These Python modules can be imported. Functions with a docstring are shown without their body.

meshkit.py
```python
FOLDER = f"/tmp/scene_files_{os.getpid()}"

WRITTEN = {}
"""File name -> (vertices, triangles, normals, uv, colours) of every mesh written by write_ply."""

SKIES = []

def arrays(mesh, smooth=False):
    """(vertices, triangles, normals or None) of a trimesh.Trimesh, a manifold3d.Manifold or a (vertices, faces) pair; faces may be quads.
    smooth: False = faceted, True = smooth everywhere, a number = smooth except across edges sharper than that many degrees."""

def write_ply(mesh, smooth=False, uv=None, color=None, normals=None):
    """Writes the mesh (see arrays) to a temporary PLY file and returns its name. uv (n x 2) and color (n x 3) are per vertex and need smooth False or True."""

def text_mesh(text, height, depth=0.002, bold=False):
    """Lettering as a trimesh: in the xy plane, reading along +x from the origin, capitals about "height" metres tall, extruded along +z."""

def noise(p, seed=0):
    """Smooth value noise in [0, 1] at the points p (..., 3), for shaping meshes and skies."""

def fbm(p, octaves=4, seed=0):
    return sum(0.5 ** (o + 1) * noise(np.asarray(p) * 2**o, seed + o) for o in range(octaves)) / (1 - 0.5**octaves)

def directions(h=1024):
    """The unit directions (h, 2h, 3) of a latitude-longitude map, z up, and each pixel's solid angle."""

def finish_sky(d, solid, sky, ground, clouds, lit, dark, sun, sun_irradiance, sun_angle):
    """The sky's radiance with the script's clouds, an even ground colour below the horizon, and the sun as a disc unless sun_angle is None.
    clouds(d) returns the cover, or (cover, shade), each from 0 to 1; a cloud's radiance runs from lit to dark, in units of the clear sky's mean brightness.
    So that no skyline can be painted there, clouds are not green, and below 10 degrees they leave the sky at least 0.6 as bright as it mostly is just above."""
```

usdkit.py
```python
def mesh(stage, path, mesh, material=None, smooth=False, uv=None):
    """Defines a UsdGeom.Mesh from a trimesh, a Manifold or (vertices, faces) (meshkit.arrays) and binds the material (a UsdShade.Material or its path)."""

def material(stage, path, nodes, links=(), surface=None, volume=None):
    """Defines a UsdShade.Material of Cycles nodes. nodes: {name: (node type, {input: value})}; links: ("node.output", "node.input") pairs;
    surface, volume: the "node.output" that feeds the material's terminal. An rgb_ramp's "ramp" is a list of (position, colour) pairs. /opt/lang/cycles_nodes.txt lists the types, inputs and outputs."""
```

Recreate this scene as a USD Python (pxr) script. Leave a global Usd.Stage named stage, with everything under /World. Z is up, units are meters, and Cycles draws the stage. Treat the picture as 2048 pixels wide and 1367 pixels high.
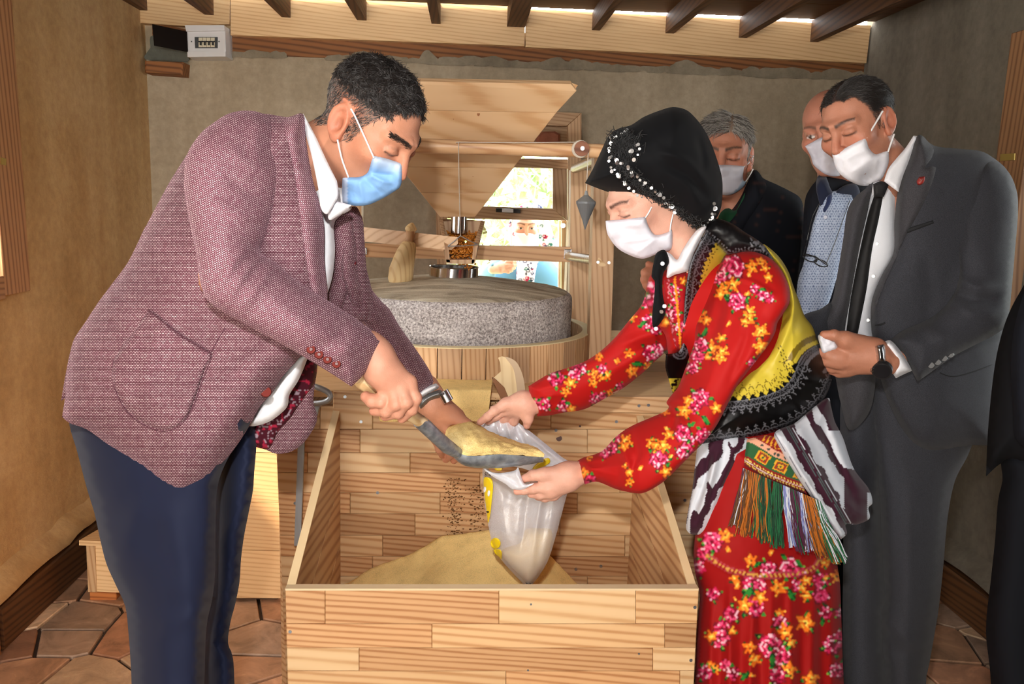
import math, random
import numpy as np, trimesh, usdkit, meshkit, shapely
from pxr import Usd, UsdGeom, UsdLux, UsdShade, Gf, Sdf, Vt
from scipy.spatial import Delaunay, cKDTree
from scipy.interpolate import RBFInterpolator, LinearNDInterpolator, NearestNDInterpolator
from shapely.geometry import Polygon

stage = Usd.Stage.CreateInMemory()
UsdGeom.SetStageUpAxis(stage, 'Z'); UsdGeom.SetStageMetersPerUnit(stage, 1.0)
UsdGeom.Xform.Define(stage, '/World'); UsdGeom.Scope.Define(stage, '/World/Looks')

# ------------------------------------------------------------------ camera
F, CX, CY = 1700.0, 1024.0, 683.5
CAM = np.array([0.0, 0.0, 1.5])
PITCH, YAW, ROLL = math.atan(.168), .055, .03
FWD = np.array([math.sin(YAW)*math.cos(PITCH), math.cos(YAW)*math.cos(PITCH), -math.sin(PITCH)])
_r = np.array([math.cos(YAW), -math.sin(YAW), 0.0]); _u = np.cross(_r, FWD)
RIGHT = _r*math.cos(ROLL) + _u*math.sin(ROLL)
UP = _u*math.cos(ROLL) - _r*math.sin(ROLL)
cam = UsdGeom.Camera.Define(stage, '/World/camera')
cam.AddTransformOp().Set(Gf.Matrix4d(*RIGHT, 0, *UP, 0, *(-FWD), 0, *CAM, 1))
cam.CreateHorizontalApertureAttr(36.0); cam.CreateFocalLengthAttr(36.0*F/2048)
cam.CreateVerticalApertureAttr(36.0*1367/2048)
cam.CreateClippingRangeAttr(Gf.Vec2f(.05, 200)); cam.CreateExposureAttr(0.0)
cam.CreateFStopAttr(0.0)

# ------------------------------------------------------------------ sky, sun, the photographer's flash
def light(cls, path, inten, color, **kw):
    L = cls.Define(stage, '/World/'+path)
    L.CreateIntensityAttr(inten); L.CreateColorAttr(Gf.Vec3f(*color))
    for k, v in kw.items(): getattr(L, 'Create%sAttr' % k)(v)
    return L
dome = light(UsdLux.DomeLight, 'sky', 2.6, (.95, .98, 1.0))
sun = light(UsdLux.DistantLight, 'sun', 800.0, (1.0, .80, .55), Angle=4.0)
def aim(L, pos, to):
    pos, to = np.array(pos, float), np.array(to, float)
    z = pos-to; z /= np.linalg.norm(z); x = np.cross([0, 0, 1], z); x /= np.linalg.norm(x); y = np.cross(z, x)
    UsdGeom.Xformable(L).AddTransformOp().Set(Gf.Matrix4d(*x, 0, *y, 0, *z, 0, *pos, 1))
aim(sun, (-1.70, 2.30, 1.80), (-.80, 3.0, .85))
flash = light(UsdLux.SphereLight, 'camera_flash', 3150.0, (1.0, .97, .94), Radius=.03)
aim(flash, (-.07, -.02, 1.80), (-.05, 2.2, 1.12))
_sh = UsdLux.ShapingAPI.Apply(flash.GetPrim()); _sh.CreateShapingConeAngleAttr(54.0); _sh.CreateShapingConeSoftnessAttr(1.0)
# daylight that comes in through the open door behind the photographer
door_light = light(UsdLux.RectLight, 'doorway_daylight', 12.0, (1.0, .86, .66), Width=.9, Height=1.9)
aim(door_light, (-.85, -1.58, 1.05), (-.75, 3.0, .9))

# ------------------------------------------------------------------ pixel -> world
def ray(px, py):
    px, py = np.asarray(px, float), np.asarray(py, float)
    return FWD + RIGHT*((px-CX)/F)[..., None] - UP*((py-CY)/F)[..., None]
def W(px, py, y):                    # the point seen at a pixel, on the plane y
    d = ray(px, py); return CAM + d*(np.asarray(y, float)/d[..., 1])[..., None]
def Wz(px, py, z):
    d = ray(px, py); return CAM + d*((np.asarray(z, float)-CAM[2])/d[..., 2])[..., None]
def Wx(px, py, x):
    d = ray(px, py); return CAM + d*(np.asarray(x, float)/d[..., 0])[..., None]
def pix(p):
    q = np.asarray(p, float)-CAM; w = q@FWD
    return np.stack([CX+F*(q@RIGHT)/w, CY-F*(q@UP)/w], -1)

# ------------------------------------------------------------------ naming
_used = {}
def number(parent, name):
    k = (parent, name); n = _used.get(k, 0); _used[k] = n+1
    return f'{parent}/{name}' + (f'_{n:03d}' if n else '')
def P(o): return '/World' if o is None else (o if isinstance(o, str) else str(o.GetPath()))
def tag(o, label=None, cat=None, group=None, kind=None):
    p = o if isinstance(o, Usd.Prim) else stage.GetPrimAtPath(P(o))
    for k, v in (('label', label), ('category', cat), ('group', group), ('kind', kind)):
        if v: p.SetCustomDataByKey(k, v)
    return p
def thing(name, label=None, cat=None, loc=(0, 0, 0), group=None, kind=None, parent=None):
    x = UsdGeom.Xform.Define(stage, number(P(parent), name))
    if any(loc): x.AddTranslateOp().Set(Gf.Vec3d(*map(float, loc)))
    return tag(x.GetPrim(), label, cat, group, kind)
def obj(name, mesh, mat, parent=None, label=None, cat=None, group=None, kind=None, smooth=False, uv=None, col=None, local=None):
    path = number(P(parent), name)
    if local is not None:
        v, f, _ = meshkit.arrays(mesh); mesh = (v-np.asarray(local), f)
    m = usdkit.mesh(stage, path, mesh, mat, smooth=smooth, uv=uv)
    if col is not None:
        UsdGeom.PrimvarsAPI(m).CreatePrimvar('col', Sdf.ValueTypeNames.Color3fArray, 'vertex').Set(Vt.Vec3fArray.FromNumpy(np.ascontiguousarray(col, np.float32)))
    return tag(m.GetPrim(), label, cat, group, kind)

# ------------------------------------------------------------------ materials
_mats = {}
def S(r, g=None, b=None):            # sRGB 0-255 -> linear
    c = np.array([r, g, b] if g is not None else r, float)/255
    return np.where(c <= .04045, c/12.92, ((c+.055)/1.055)**2.4)
def mat(name, nodes, links, surface='p.BSDF'):
    if name not in _mats: _mats[name] = usdkit.material(stage, '/World/Looks/'+name, nodes, links, surface=surface)
    return _mats[name]
def plain(name, col, rough=.6, **kw):
    return mat(name, {'p': ('principled_bsdf', {'base_color': tuple(col), 'roughness': rough, **kw})}, [])
def wood(name, light_c, dark_c, axis=0, rough=.55, scale=1.0, rings=5.5, contrast=1.0, vary=.14):
    """pine: growth lines stretched along the grain axis, a tone of its own for each board"""
    s = [16*scale]*3; s[axis] = 1.3*scale
    l, d = np.array(light_c), np.array(dark_c)
    mid = l*(1-.45*contrast)+d*.45*contrast
    nodes = {'tc': ('texture_coordinate', {}), 'oi': ('object_info', {}),
             'mul': ('vector_math', {'math_type': 'multiply', 'vector2': (37., 23., 51.)}),
             'cmb': ('combine_xyz', {}),
             'add': ('vector_math', {'math_type': 'add'}),
             'mp': ('mapping', {'scale': tuple(s)}),
             'wv': ('wave_texture', {'wave_type': 'bands', 'bands_direction': 'diagonal', 'scale': rings*.30, 'distortion': 7.0, 'detail': 2.0, 'detail_scale': .32, 'detail_roughness': .4}),
             'n': ('noise_texture', {'scale': 3.5, 'detail': 5.0, 'roughness': .65}),
             'mx': ('mix_float', {'fac': .42}),
             'r': ('rgb_ramp', {'ramp': [(0.25, tuple(l)), (.5, tuple(l*.9+d*.1)), (.64, tuple(mid)), (.8, tuple(mid*.25+d*.75))]}),
             'hs': ('hsv', {}), 'mr': ('map_range', {'to_min': 1-vary, 'to_max': 1+vary}),
             'b': ('bump', {'strength': .12, 'distance': .002}),
             'p': ('principled_bsdf', {'roughness': rough, 'specular_ior_level': .35})}
    links = [('oi.random', 'cmb.x'), ('oi.random', 'cmb.y'), ('oi.random', 'cmb.z'), ('cmb.vector', 'mul.vector1'), ('tc.object', 'add.vector1'), ('mul.vector', 'add.vector2'),
             ('add.vector', 'mp.vector'), ('mp.vector', 'wv.vector'), ('mp.vector', 'n.vector'), ('wv.fac', 'mx.a'), ('n.fac', 'mx.b'), ('mx.result', 'r.fac'),
             ('r.color', 'hs.color'), ('oi.random', 'mr.value'), ('mr.result', 'hs.value'), ('hs.color', 'p.base_color'), ('mx.result', 'b.height'), ('b.normal', 'p.normal')]
    return mat(name, nodes, links)
def vcol(name, rough=.8, weave=0, bump=.3, dist=.0006, sheen=0., spec=.3, sss=0., scale=900., metallic=0., mott=0.):
    """colour from the mesh's own print (primvar col), with a fine cloth or skin grain"""
    nodes = {'a': ('attribute', {'attribute': 'col'}), 'tc': ('texture_coordinate', {}),
             'n': ('noise_texture', {'scale': scale, 'detail': 2.0}), 'b': ('bump', {'strength': bump, 'distance': dist}),
             'p': ('principled_bsdf', {'roughness': rough, 'specular_ior_level': spec, 'sheen_weight': sheen, 'sheen_roughness': .4, 'metallic': metallic})}
    links = [('tc.object', 'n.vector'), ('n.fac', 'b.height'), ('b.normal', 'p.normal')]
    if sss:
        nodes['p'][1].update({'subsurface_weight': sss, 'subsurface_radius': (1., .35, .2), 'subsurface_scale': .006})
    if mott:
        nodes['n2'] = ('noise_texture', {'scale': 60., 'detail': 4.0}); nodes['mr'] = ('map_range', {'to_min': 1-mott, 'to_max': 1+mott}); nodes['hs'] = ('hsv', {})
        links += [('tc.object', 'n2.vector'), ('n2.fac', 'mr.value'), ('mr.result', 'hs.value'), ('a.color', 'hs.color'), ('hs.color', 'p.base_color')]
    else: links.append(('a.color', 'p.base_color'))
    return mat(name, nodes, links)
def plaster(name, c1, c2, c3):
    nodes = {'g': ('geometry', {}), 'n': ('noise_texture', {'scale': 1.7, 'detail': 6.0, 'roughness': .62}), 'n2': ('noise_texture', {'scale': 28., 'detail': 5.0, 'roughness': .7}),
             'mp': ('mapping', {'scale': (3., 3., .5)}), 'n3': ('noise_texture', {'scale': 2.2, 'detail': 4.0}),
             'r': ('rgb_ramp', {'ramp': [(.3, tuple(c1)), (.52, tuple(c2)), (.72, tuple(c3))]}), 'mx': ('mix_color', {'blend_type': 'overlay', 'fac': .35}), 'mx2': ('mix_color', {'blend_type': 'soft_light', 'fac': .5}),
             'b': ('bump', {'strength': .35, 'distance': .006}), 'p': ('principled_bsdf', {'roughness': .92, 'specular_ior_level': .15})}
    links = [('g.position', 'n.vector'), ('g.position', 'n2.vector'), ('g.position', 'mp.vector'), ('mp.vector', 'n3.vector'), ('n.fac', 'r.fac'), ('r.color', 'mx.a'), ('n2.fac', 'mx.b'),
             ('mx.result', 'mx2.a'), ('n3.fac', 'mx2.b'), ('mx2.result', 'p.base_color'), ('n2.fac', 'b.height'), ('b.normal', 'p.normal')]
    return mat(name, nodes, links)

# ------------------------------------------------------------------ solid helpers
import manifold3d as m3
def hull(pts):
    return m3.Manifold.hull_points(np.asarray(pts, float))
def slab(poly, vec, bev=.0015):
    """a board: the polygon (n x 3, planar, the seen face) and its depth vector, with the seen edges eased"""
    poly, vec = np.asarray(poly, float), np.asarray(vec, float)
    c = poly.mean(0); n = vec/np.linalg.norm(vec)
    ins = poly + (c-poly)/np.linalg.norm(c-poly, axis=1, keepdims=True)*bev*1.4
    return hull(np.vstack([ins, poly+n*bev, poly+vec-n*bev, ins+vec]))
def box(lo, hi, bev=.002):
    lo, hi = np.minimum(lo, hi).astype(float), np.maximum(lo, hi).astype(float)
    b = min(bev, .3*(hi-lo).min())
    pts = []
    for k in range(3):
        a, c = lo+b, hi-b; a[k], c[k] = lo[k], hi[k]
        pts += [[(a, c)[i][0], (a, c)[j][1], (a, c)[l][2]] for i in (0, 1) for j in (0, 1) for l in (0, 1)]
    return hull(pts)
def cyl(a, b, r, r2=None, n=20):
    a, b = np.asarray(a, float), np.asarray(b, float); t = (b-a)/np.linalg.norm(b-a)
    u = np.cross(t, [0, 0, 1.] if abs(t[2]) < .9 else [1., 0, 0]); u /= np.linalg.norm(u); w = np.cross(t, u)
    th = np.arange(n)*2*np.pi/n; ring = np.cos(th)[:, None]*u+np.sin(th)[:, None]*w
    return hull(np.vstack([a+ring*r, b+ring*(r if r2 is None else r2)]))
def lathe(c, prof, n=48):
    """a solid of revolution about a vertical axis through c; prof: closed loop of (radius, height)"""
    c = np.asarray(c, float); k = len(prof); th = np.arange(n)*2*np.pi/n
    v = np.array([[c[0]+r*math.cos(t), c[1]+r*math.sin(t), c[2]+z] for t in th for r, z in prof]); f = []
    for i in range(n):
        for j in range(k):
            a, b = i*k+j, i*k+(j+1) % k; a2, b2 = ((i+1) % n)*k+j, ((i+1) % n)*k+(j+1) % k
            f += [[a, a2, b2], [a, b2, b]]
    m = trimesh.Trimesh(v, f, process=True); m.update_faces(m.nondegenerate_faces()); trimesh.repair.fix_normals(m)
    return m
def tube(pts, r, n=10, closed=False, cap=True):
    p = np.asarray(pts, float); r = np.broadcast_to(r, (len(p),))
    t = np.gradient(p, axis=0)
    if closed: t = np.roll(p, -1, 0)-np.roll(p, 1, 0)
    t /= np.linalg.norm(t, axis=1, keepdims=True)+1e-12
    ref = np.array([.13, .21, .97]) if abs(t[0]@[.13, .21, .97]) < .95 else np.array([1., 0, 0])
    u = np.cross(t[0], ref); u /= np.linalg.norm(u); us = []
    for k in range(len(p)):
        u = u-t[k]*(u@t[k]); u /= np.linalg.norm(u)+1e-12; us.append(u)
    us = np.array(us); ws = np.cross(t, us); th = np.arange(n)*2*np.pi/n
    v = (p[:, None]+r[:, None, None]*(np.cos(th)[None, :, None]*us[:, None]+np.sin(th)[None, :, None]*ws[:, None])).reshape(-1, 3); f = []
    m = len(p)
    for i in range(m if closed else m-1):
        for j in range(n):
            a, b = i*n+j, i*n+(j+1) % n; a2, b2 = ((i+1) % m)*n+j, ((i+1) % m)*n+(j+1) % n
            f += [[a, b, b2], [a, b2, a2]]
    if cap and not closed:
        v = np.vstack([v, p[0], p[-1]]); q = len(v)
        for j in range(n):
            f += [[q-2, (j+1) % n, j], [q-1, (m-1)*n+j, (m-1)*n+(j+1) % n]]
    return trimesh.Trimesh(v, f, process=False)
def cat(*ms):
    out, n, fs = [], 0, []
    for m in ms:
        v, f, _ = meshkit.arrays(m); out.append(v); fs.append(f+n); n += len(v)
    return trimesh.Trimesh(np.vstack(out), np.vstack(fs), process=False)
def spline(pts, step, closed=False):
    """Catmull-Rom through the points, resampled at step"""
    p = np.asarray(pts, float); n = len(p); out = []
    for i in range(n if closed else n-1):
        if closed: a, b, c, d = p[(i-1) % n], p[i], p[(i+1) % n], p[(i+2) % n]
        else: a, b, c, d = p[max(i-1, 0)], p[i], p[i+1], p[min(i+2, n-1)]
        k = max(1, int(round(np.linalg.norm((c-b)[:2 if p.shape[1] == 2 else 3])/step)))
        for t in np.arange(k)/k:
            out.append(.5*(2*b+(c-a)*t+(2*a-5*b+4*c-d)*t*t+(3*b-a-3*c+d)*t**3))
    if not closed: out.append(p[-1])
    return np.array(out)
rng = np.random.default_rng(7)
# ================================================================== the room
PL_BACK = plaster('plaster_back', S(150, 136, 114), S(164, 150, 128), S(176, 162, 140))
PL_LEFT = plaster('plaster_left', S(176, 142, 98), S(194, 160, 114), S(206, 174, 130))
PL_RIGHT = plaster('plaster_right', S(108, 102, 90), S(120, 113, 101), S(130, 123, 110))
pine = [wood('pine_%s' % 'xyz'[a], (.66, .42, .225), (.44, .21, .08), a, contrast=.65, rings=8) for a in range(3)]
fresh = [wood('fresh_pine_%s' % 'xyz'[a], (.72, .485, .255), (.55, .31, .14), a, contrast=.35, rings=8) for a in range(3)]
brown = [wood('stained_wood_%s' % 'xyz'[a], (.125, .052, .018), (.05, .02, .008), a, rough=.6) for a in range(3)]
beamw = wood('old_beam_wood', (.26, .105, .035), (.10, .038, .014), 0, rough=.7)
aged = [wood('aged_pine_%s' % 'xyz'[a], (.52, .33, .185), (.34, .18, .085), a, contrast=.55, rings=8) for a in range(3)]
metal = plain('steel', (.55, .55, .56), .25, metallic=1.)
iron = plain('galvanised_iron', (.36, .37, .38), .5, metallic=.8)
screwm = plain('screw_metal', (.30, .32, .35), .4, metallic=.9)
black = plain('black_plastic', (.012, .012, .012), .4)
YB = 4.25                                            # the back wall
l0, l1 = Wz(0, 1290, 0.), Wz(165, 1128, 0.)         # foot of the left wall
XL = (l0[0]+l1[0])/2
r0, r1 = Wz(1883, 1190, 0.), Wz(1975, 1265, 0.)
XR = (r0[0]+r1[0])/2
XL, XR = -1.53, 1.92
CEIL = 2.62
def wall_with_hole(name, axis, at, u0, u1, z0, z1, hole, mat_, thick):
    """a wall slab on the plane axis=at, from u0 to u1, with one window opening hole=(u0,u1,z0,z1)"""
    o = thing(name, kind='structure'); a, b, c, d = hole
    for (p, q, r, s) in ((u0, a, z0, z1), (b, u1, z0, z1), (a, b, z0, c), (a, b, d, z1)):
        lo, hi = ([p, at, r], [q, at+thick, s]) if axis == 1 else ([at, p, r], [at+thick, q, s])
        obj('plaster', box(lo, hi, 0), mat_, o)
    return o
wu0, wu1 = W(882, 500, YB)[0], W(1136, 500, YB)[0]
wz1, wz0 = W(1130, 250, YB)[2], W(1000, 640, YB)[2]
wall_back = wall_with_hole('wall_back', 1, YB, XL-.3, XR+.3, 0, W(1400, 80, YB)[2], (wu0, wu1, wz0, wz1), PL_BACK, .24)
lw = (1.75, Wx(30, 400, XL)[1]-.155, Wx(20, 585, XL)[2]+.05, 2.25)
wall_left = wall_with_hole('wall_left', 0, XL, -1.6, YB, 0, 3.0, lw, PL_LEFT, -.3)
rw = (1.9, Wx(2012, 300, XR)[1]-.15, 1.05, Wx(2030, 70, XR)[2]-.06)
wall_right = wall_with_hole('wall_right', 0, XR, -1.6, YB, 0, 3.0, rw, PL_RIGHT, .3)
wall_front = thing('wall_front', kind='structure')
for lo, hi in (((XL-.3, -1.84, 0), (-1.35, -1.6, 3.)), ((-.35, -1.84, 0), (XR+.3, -1.6, 3.)), ((-1.35, -1.84, 2.05), (-.35, -1.6, 3.))): obj('plaster', box(lo, hi, 0), PL_RIGHT, wall_front)
# mortar smears at the top of the walls and in the corners
cement = plaster('cement', S(112, 102, 86), S(136, 126, 108), S(156, 146, 128))
grayc = plaster('grey_cement', S(86, 88, 80), S(102, 103, 94), S(118, 116, 106))
def blob(poly, y, t, name, mat_, parent, amp=.3, seed=0, n=160):
    p = spline(poly, 6, True); k = meshkit.fbm(np.c_[p/14., np.full(len(p), seed)], 3, seed)-.5
    c = p.mean(0); p = p+(p-c)/np.linalg.norm(p-c, axis=1, keepdims=True)*k[:, None]*amp*20
    q = Polygon(p).buffer(0).simplify(.8); q = max(getattr(q, 'geoms', [q]), key=lambda g: g.area)
    xy = np.array(q.exterior.coords)[:-1]; v2, f = trimesh.creation.triangulate_polygon(q, engine='earcut'); fr = W(v2[:, 0], v2[:, 1], y-t); bk = W(v2[:, 0], v2[:, 1], y+.01)
    m = len(v2); nb = len(xy); idx = cKDTree(v2).query(xy)[1]; side = []
    for i in range(nb):
        a, b = idx[i], idx[(i+1) % nb]; side += [[a, b, b+m], [a, b+m, a+m]]
    tm = trimesh.Trimesh(np.vstack([fr, bk]), np.vstack([f, f[:, ::-1]+m, side]), process=False); trimesh.repair.fix_normals(tm)
    return obj(name, tm, mat_, parent)
# beam under the boards, with plaster lapped over it
obj('beam', slab([W(x, y, YB-.012) for x, y in ((452, 70), (1735, 122), (1735, 154), (452, 108))], (0, .05, 0)), beamw, wall_back, label='dark brown wall beam under the light boards')
r_ = random.Random(3)
for x in range(470, 1730, 43):
    if 560 < x < 690 and r_.random() < .8: continue
    yb = 106+(x-452)*.0375; h = r_.choice([5, 7, 10, 14, 20]) if x > 700 else r_.choice([4, 6, 9]); w = r_.uniform(18, 44)
    blob([(x-w, yb+6), (x-w*.8, yb-h*.5), (x-w*.2, yb-h), (x+w*.3, yb-h*.8), (x+w*.9, yb-h*.3), (x+w, yb+6)], YB-.012, .008+.004*r_.random(), 'mortar_smear', cement, wall_back, .6, x)
blob([(288, 115), (300, 95), (306, 70), (372, 96), (376, 112), (374, 124), (340, 122), (300, 120)], YB-.01, .02, 'mortar_smear', grayc, wall_back, .2, 5)
obj('beam_stub', slab([W(x, y, YB-.10) for x, y in ((289, 121), (366, 124), (364, 150), (289, 145))], (0, .12, 0), .006), beamw, wall_back, label='brown sawn beam end in the left corner')
obj('beam', slab([W(x, y, YB-.02) for x, y in ((304, 45), (380, 60), (380, 100), (304, 96))], (0, .05, 0)), beamw, wall_back)
for poly in ([(276, -60), (460, -40), (459, 48), (372, 52), (280, 46)], [(461, -40), (1050, -6), (1049, 92), (461, 70)], [(1052, 18), (1742, 51), (1733, 126), (1051, 94)]):
    obj('fascia_board', slab([W(x, y, YB-.055) for x, y in poly], (0, .045, 0)), fresh[0], wall_back)
# ceiling boards and rafters
ceiling = thing('ceiling', kind='structure')
nb = 26; cw = (XR-XL+.6)/nb
zc = W(1400, 28, YB-.09)[2]
for k in range(19):                                 # boards across the rafters
    y0 = -1.6+k*.3035
    obj('ceiling_board', box((XL-.3, y0+.004, zc), (XR+.3, y0+.306, zc+.022)), brown[0], ceiling)
VPX, VPY = 985., 398.
for (xa, xb, yb) in ((278, 294, 20), (409, 427, 29), (563, 581, 34), (714, 733, 40), (863, 881, 47), (1014, 1050, 53), (1184, 1200, 60), (1331, 1348, 66), (1478, 1494, 75), (1621, 1637, 83)):
    pa, pb = W(xa, yb, YB-.06), W(xb, yb, YB-.06)
    dx = (pa[0]-(W(VPX, VPY, YB-.06)[0]))*.012
    obj('rafter', hull([[pa[0]+o, y, z] for o in (0, pb[0]-pa[0]) for y in (YB-.055, -1.2) for z in (pa[2], zc)]), brown[1], ceiling)
obj('roof_boarding', box((XL-.3, -1.6, zc+.03), (XR+.3, YB-.10, zc+.05), 0), brown[0], ceiling)
# ------------------------------------------------------------------ floor of crazy paving
floor = thing('floor', kind='structure')
obj('mortar_bed', box((XL-.3, -1.6, -.06), (XR+.3, YB+.2, -.012), 0), plain('joint_mortar', S(66, 52, 42), .95), floor)
def stone_mat(i, c):
    c = np.array(c)
    return mat('floor_stone_%d' % i, {'g': ('geometry', {}), 'n': ('noise_texture', {'scale': 9., 'detail': 7., 'roughness': .65, 'distortion': .8}), 'oi': ('object_info', {}),
        'r': ('rgb_ramp', {'ramp': [(.25, tuple(c*.45)), (.45, tuple(c*.9)), (.6, tuple(c*1.15)), (.75, tuple(np.minimum(c*1.7, .8)))]}), 'hs': ('hsv', {}), 'mr': ('map_range', {'to_min': .75, 'to_max': 1.25}),
        'b': ('bump', {'strength': .5, 'distance': .006}), 'p': ('principled_bsdf', {'roughness': .6})},
        [('g.position', 'n.vector'), ('n.fac', 'r.fac'), ('r.color', 'hs.color'), ('oi.random', 'mr.value'), ('mr.result', 'hs.value'), ('hs.color', 'p.base_color'), ('n.fac', 'b.height'), ('b.normal', 'p.normal')])
stone_mats = [stone_mat(i, c) for i, c in enumerate((S(170, 124, 96), S(204, 172, 140), S(162, 136, 116), S(188, 144, 112)))]
from scipy.spatial import Voronoi
g = np.random.default_rng(11)
sx, sy = np.meshgrid(np.arange(XL-.6, XR+.7, .21), np.arange(.8, YB+.6, .21)); sites = np.c_[sx.ravel(), sy.ravel()]+g.uniform(-.105, .105, (sx.size, 2))
vor = Voronoi(sites); room_poly = shapely.box(XL, 1.0, XR, YB)
for i, reg in enumerate(vor.point_region):
    reg = vor.regions[reg]
    if not reg or -1 in reg: continue
    q = Polygon(vor.vertices[reg]).intersection(room_poly).buffer(-.006, join_style=2)
    if q.is_empty or q.geom_type != 'Polygon' or q.area < 2e-3: continue
    xy = np.array(q.exterior.coords)[:-1]; c = xy.mean(0); zt = g.uniform(-.002, .002)
    pin = xy+(c-xy)/np.linalg.norm(c-xy, axis=1, keepdims=True)*.004
    obj('stone', hull(np.vstack([np.c_[pin, np.full(len(xy), zt)], np.c_[xy, np.full(len(xy), zt-.004)], np.c_[xy, np.full(len(xy), -.02)]])), stone_mats[g.integers(4)], floor)
# skirting: rough brown boards half covered with plaster
for nm, xw, sgn, m_ in (('baseboard_left', XL, 1, PL_LEFT), ('baseboard_right', XR, -1, PL_RIGHT)):
    bb = thing(nm, kind='structure')
    obj('board', box((xw, 1.0, 0), (xw+sgn*.055, 2.62, .17), .006), beamw, bb)
    obj('board', box((xw, 2.64, 0), (xw+sgn*.05, YB, .15), .006), brown[1], bb)
    ys = np.linspace(1.0, YB, 60); nz = meshkit.fbm(np.c_[ys*6, ys*0, ys*0], 3, 4)
    prof = [(y, .155+.05*n, .06+.012*n) for y, n in zip(ys, nz)]
    v, f = [], []
    for y, z, t in prof: v += [[xw, y, z+.06], [xw+sgn*.02, y, z+.045], [xw+sgn*t, y, z], [xw+sgn*.02, y, z-.03], [xw-sgn*.01, y, z-.03]]
    for i in range(len(prof)-1):
        for j in range(4): a = i*5+j; f += [[a, a+1, a+6], [a, a+6, a+5]]
    obj('plaster_lip', trimesh.Trimesh(v, f, process=False), m_, bb, smooth=True)
# ------------------------------------------------------------------ windows
def frame_boards(parent, name, px, y, depth, m_):
    return obj(name, slab([W(a, b, y) for a, b in px], (0, depth, 0), .002), m_, parent)
glass = mat('window_glass', {'t': ('transparent_bsdf', {'color': (.97, .99, .99)}), 'g': ('glossy_bsdf', {'roughness': .02}), 'f': ('fresnel', {'IOR': 1.45}), 'm': ('mix_closure', {})},
            [('f.fac', 'm.fac'), ('t.BSDF', 'm.closure1'), ('g.BSDF', 'm.closure2')], 'm.closure')
w1 = thing('window_1', kind='structure', label='wooden back window behind the millstone, lower sash open')
A = YB-.03
frame_boards(w1, 'casing', [(868, 213), (1163, 226), (1133, 252), (896, 242)], A, .035, aged[0])
frame_boards(w1, 'casing', [(1163, 226), (1161, 640), (1138, 640), (1136, 250)], A, .035, aged[2])
frame_boards(w1, 'casing', [(868, 213), (896, 240), (892, 640), (876, 640)], A, .035, aged[2])
frame_boards(w1, 'head_board', [(890, 244), (1136, 252), (1136, 306), (890, 300)], YB+.05, .03, aged[0])
frame_boards(w1, 'top_rail', [(890, 312), (1136, 319), (1136, 337), (890, 331)], YB+.03, .05, aged[0])
frame_boards(w1, 'sash_stile', [(1106, 337), (1134, 337), (1134, 440), (1106, 418)], YB+.06, .04, aged[2])
frame_boards(w1, 'sash_rail', [(890, 410), (1106, 417), (1133, 441), (890, 436)], YB+.06, .04, aged[0])
frame_boards(w1, 'jamb', [(1124, 441), (1137, 441), (1136, 640), (1122, 640)], YB+.12, .05, fresh[2])
frame_boards(w1, 'jamb', [(1118, 441), (1124, 441), (1122, 640), (1116, 640)], YB+.17, .04, plain('cream_paint', S(250, 246, 224), .5))
obj('pane', slab([W(x, y, YB+.08) for x, y in ((892, 330), (1108, 335), (1108, 419), (892, 412))], (0, .004, 0), .0005), glass, w1)
frame_boards(w1, 'latch', [(992, 416), (1041, 418), (1041, 426), (992, 424)], YB+.045, .018, black)
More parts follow.
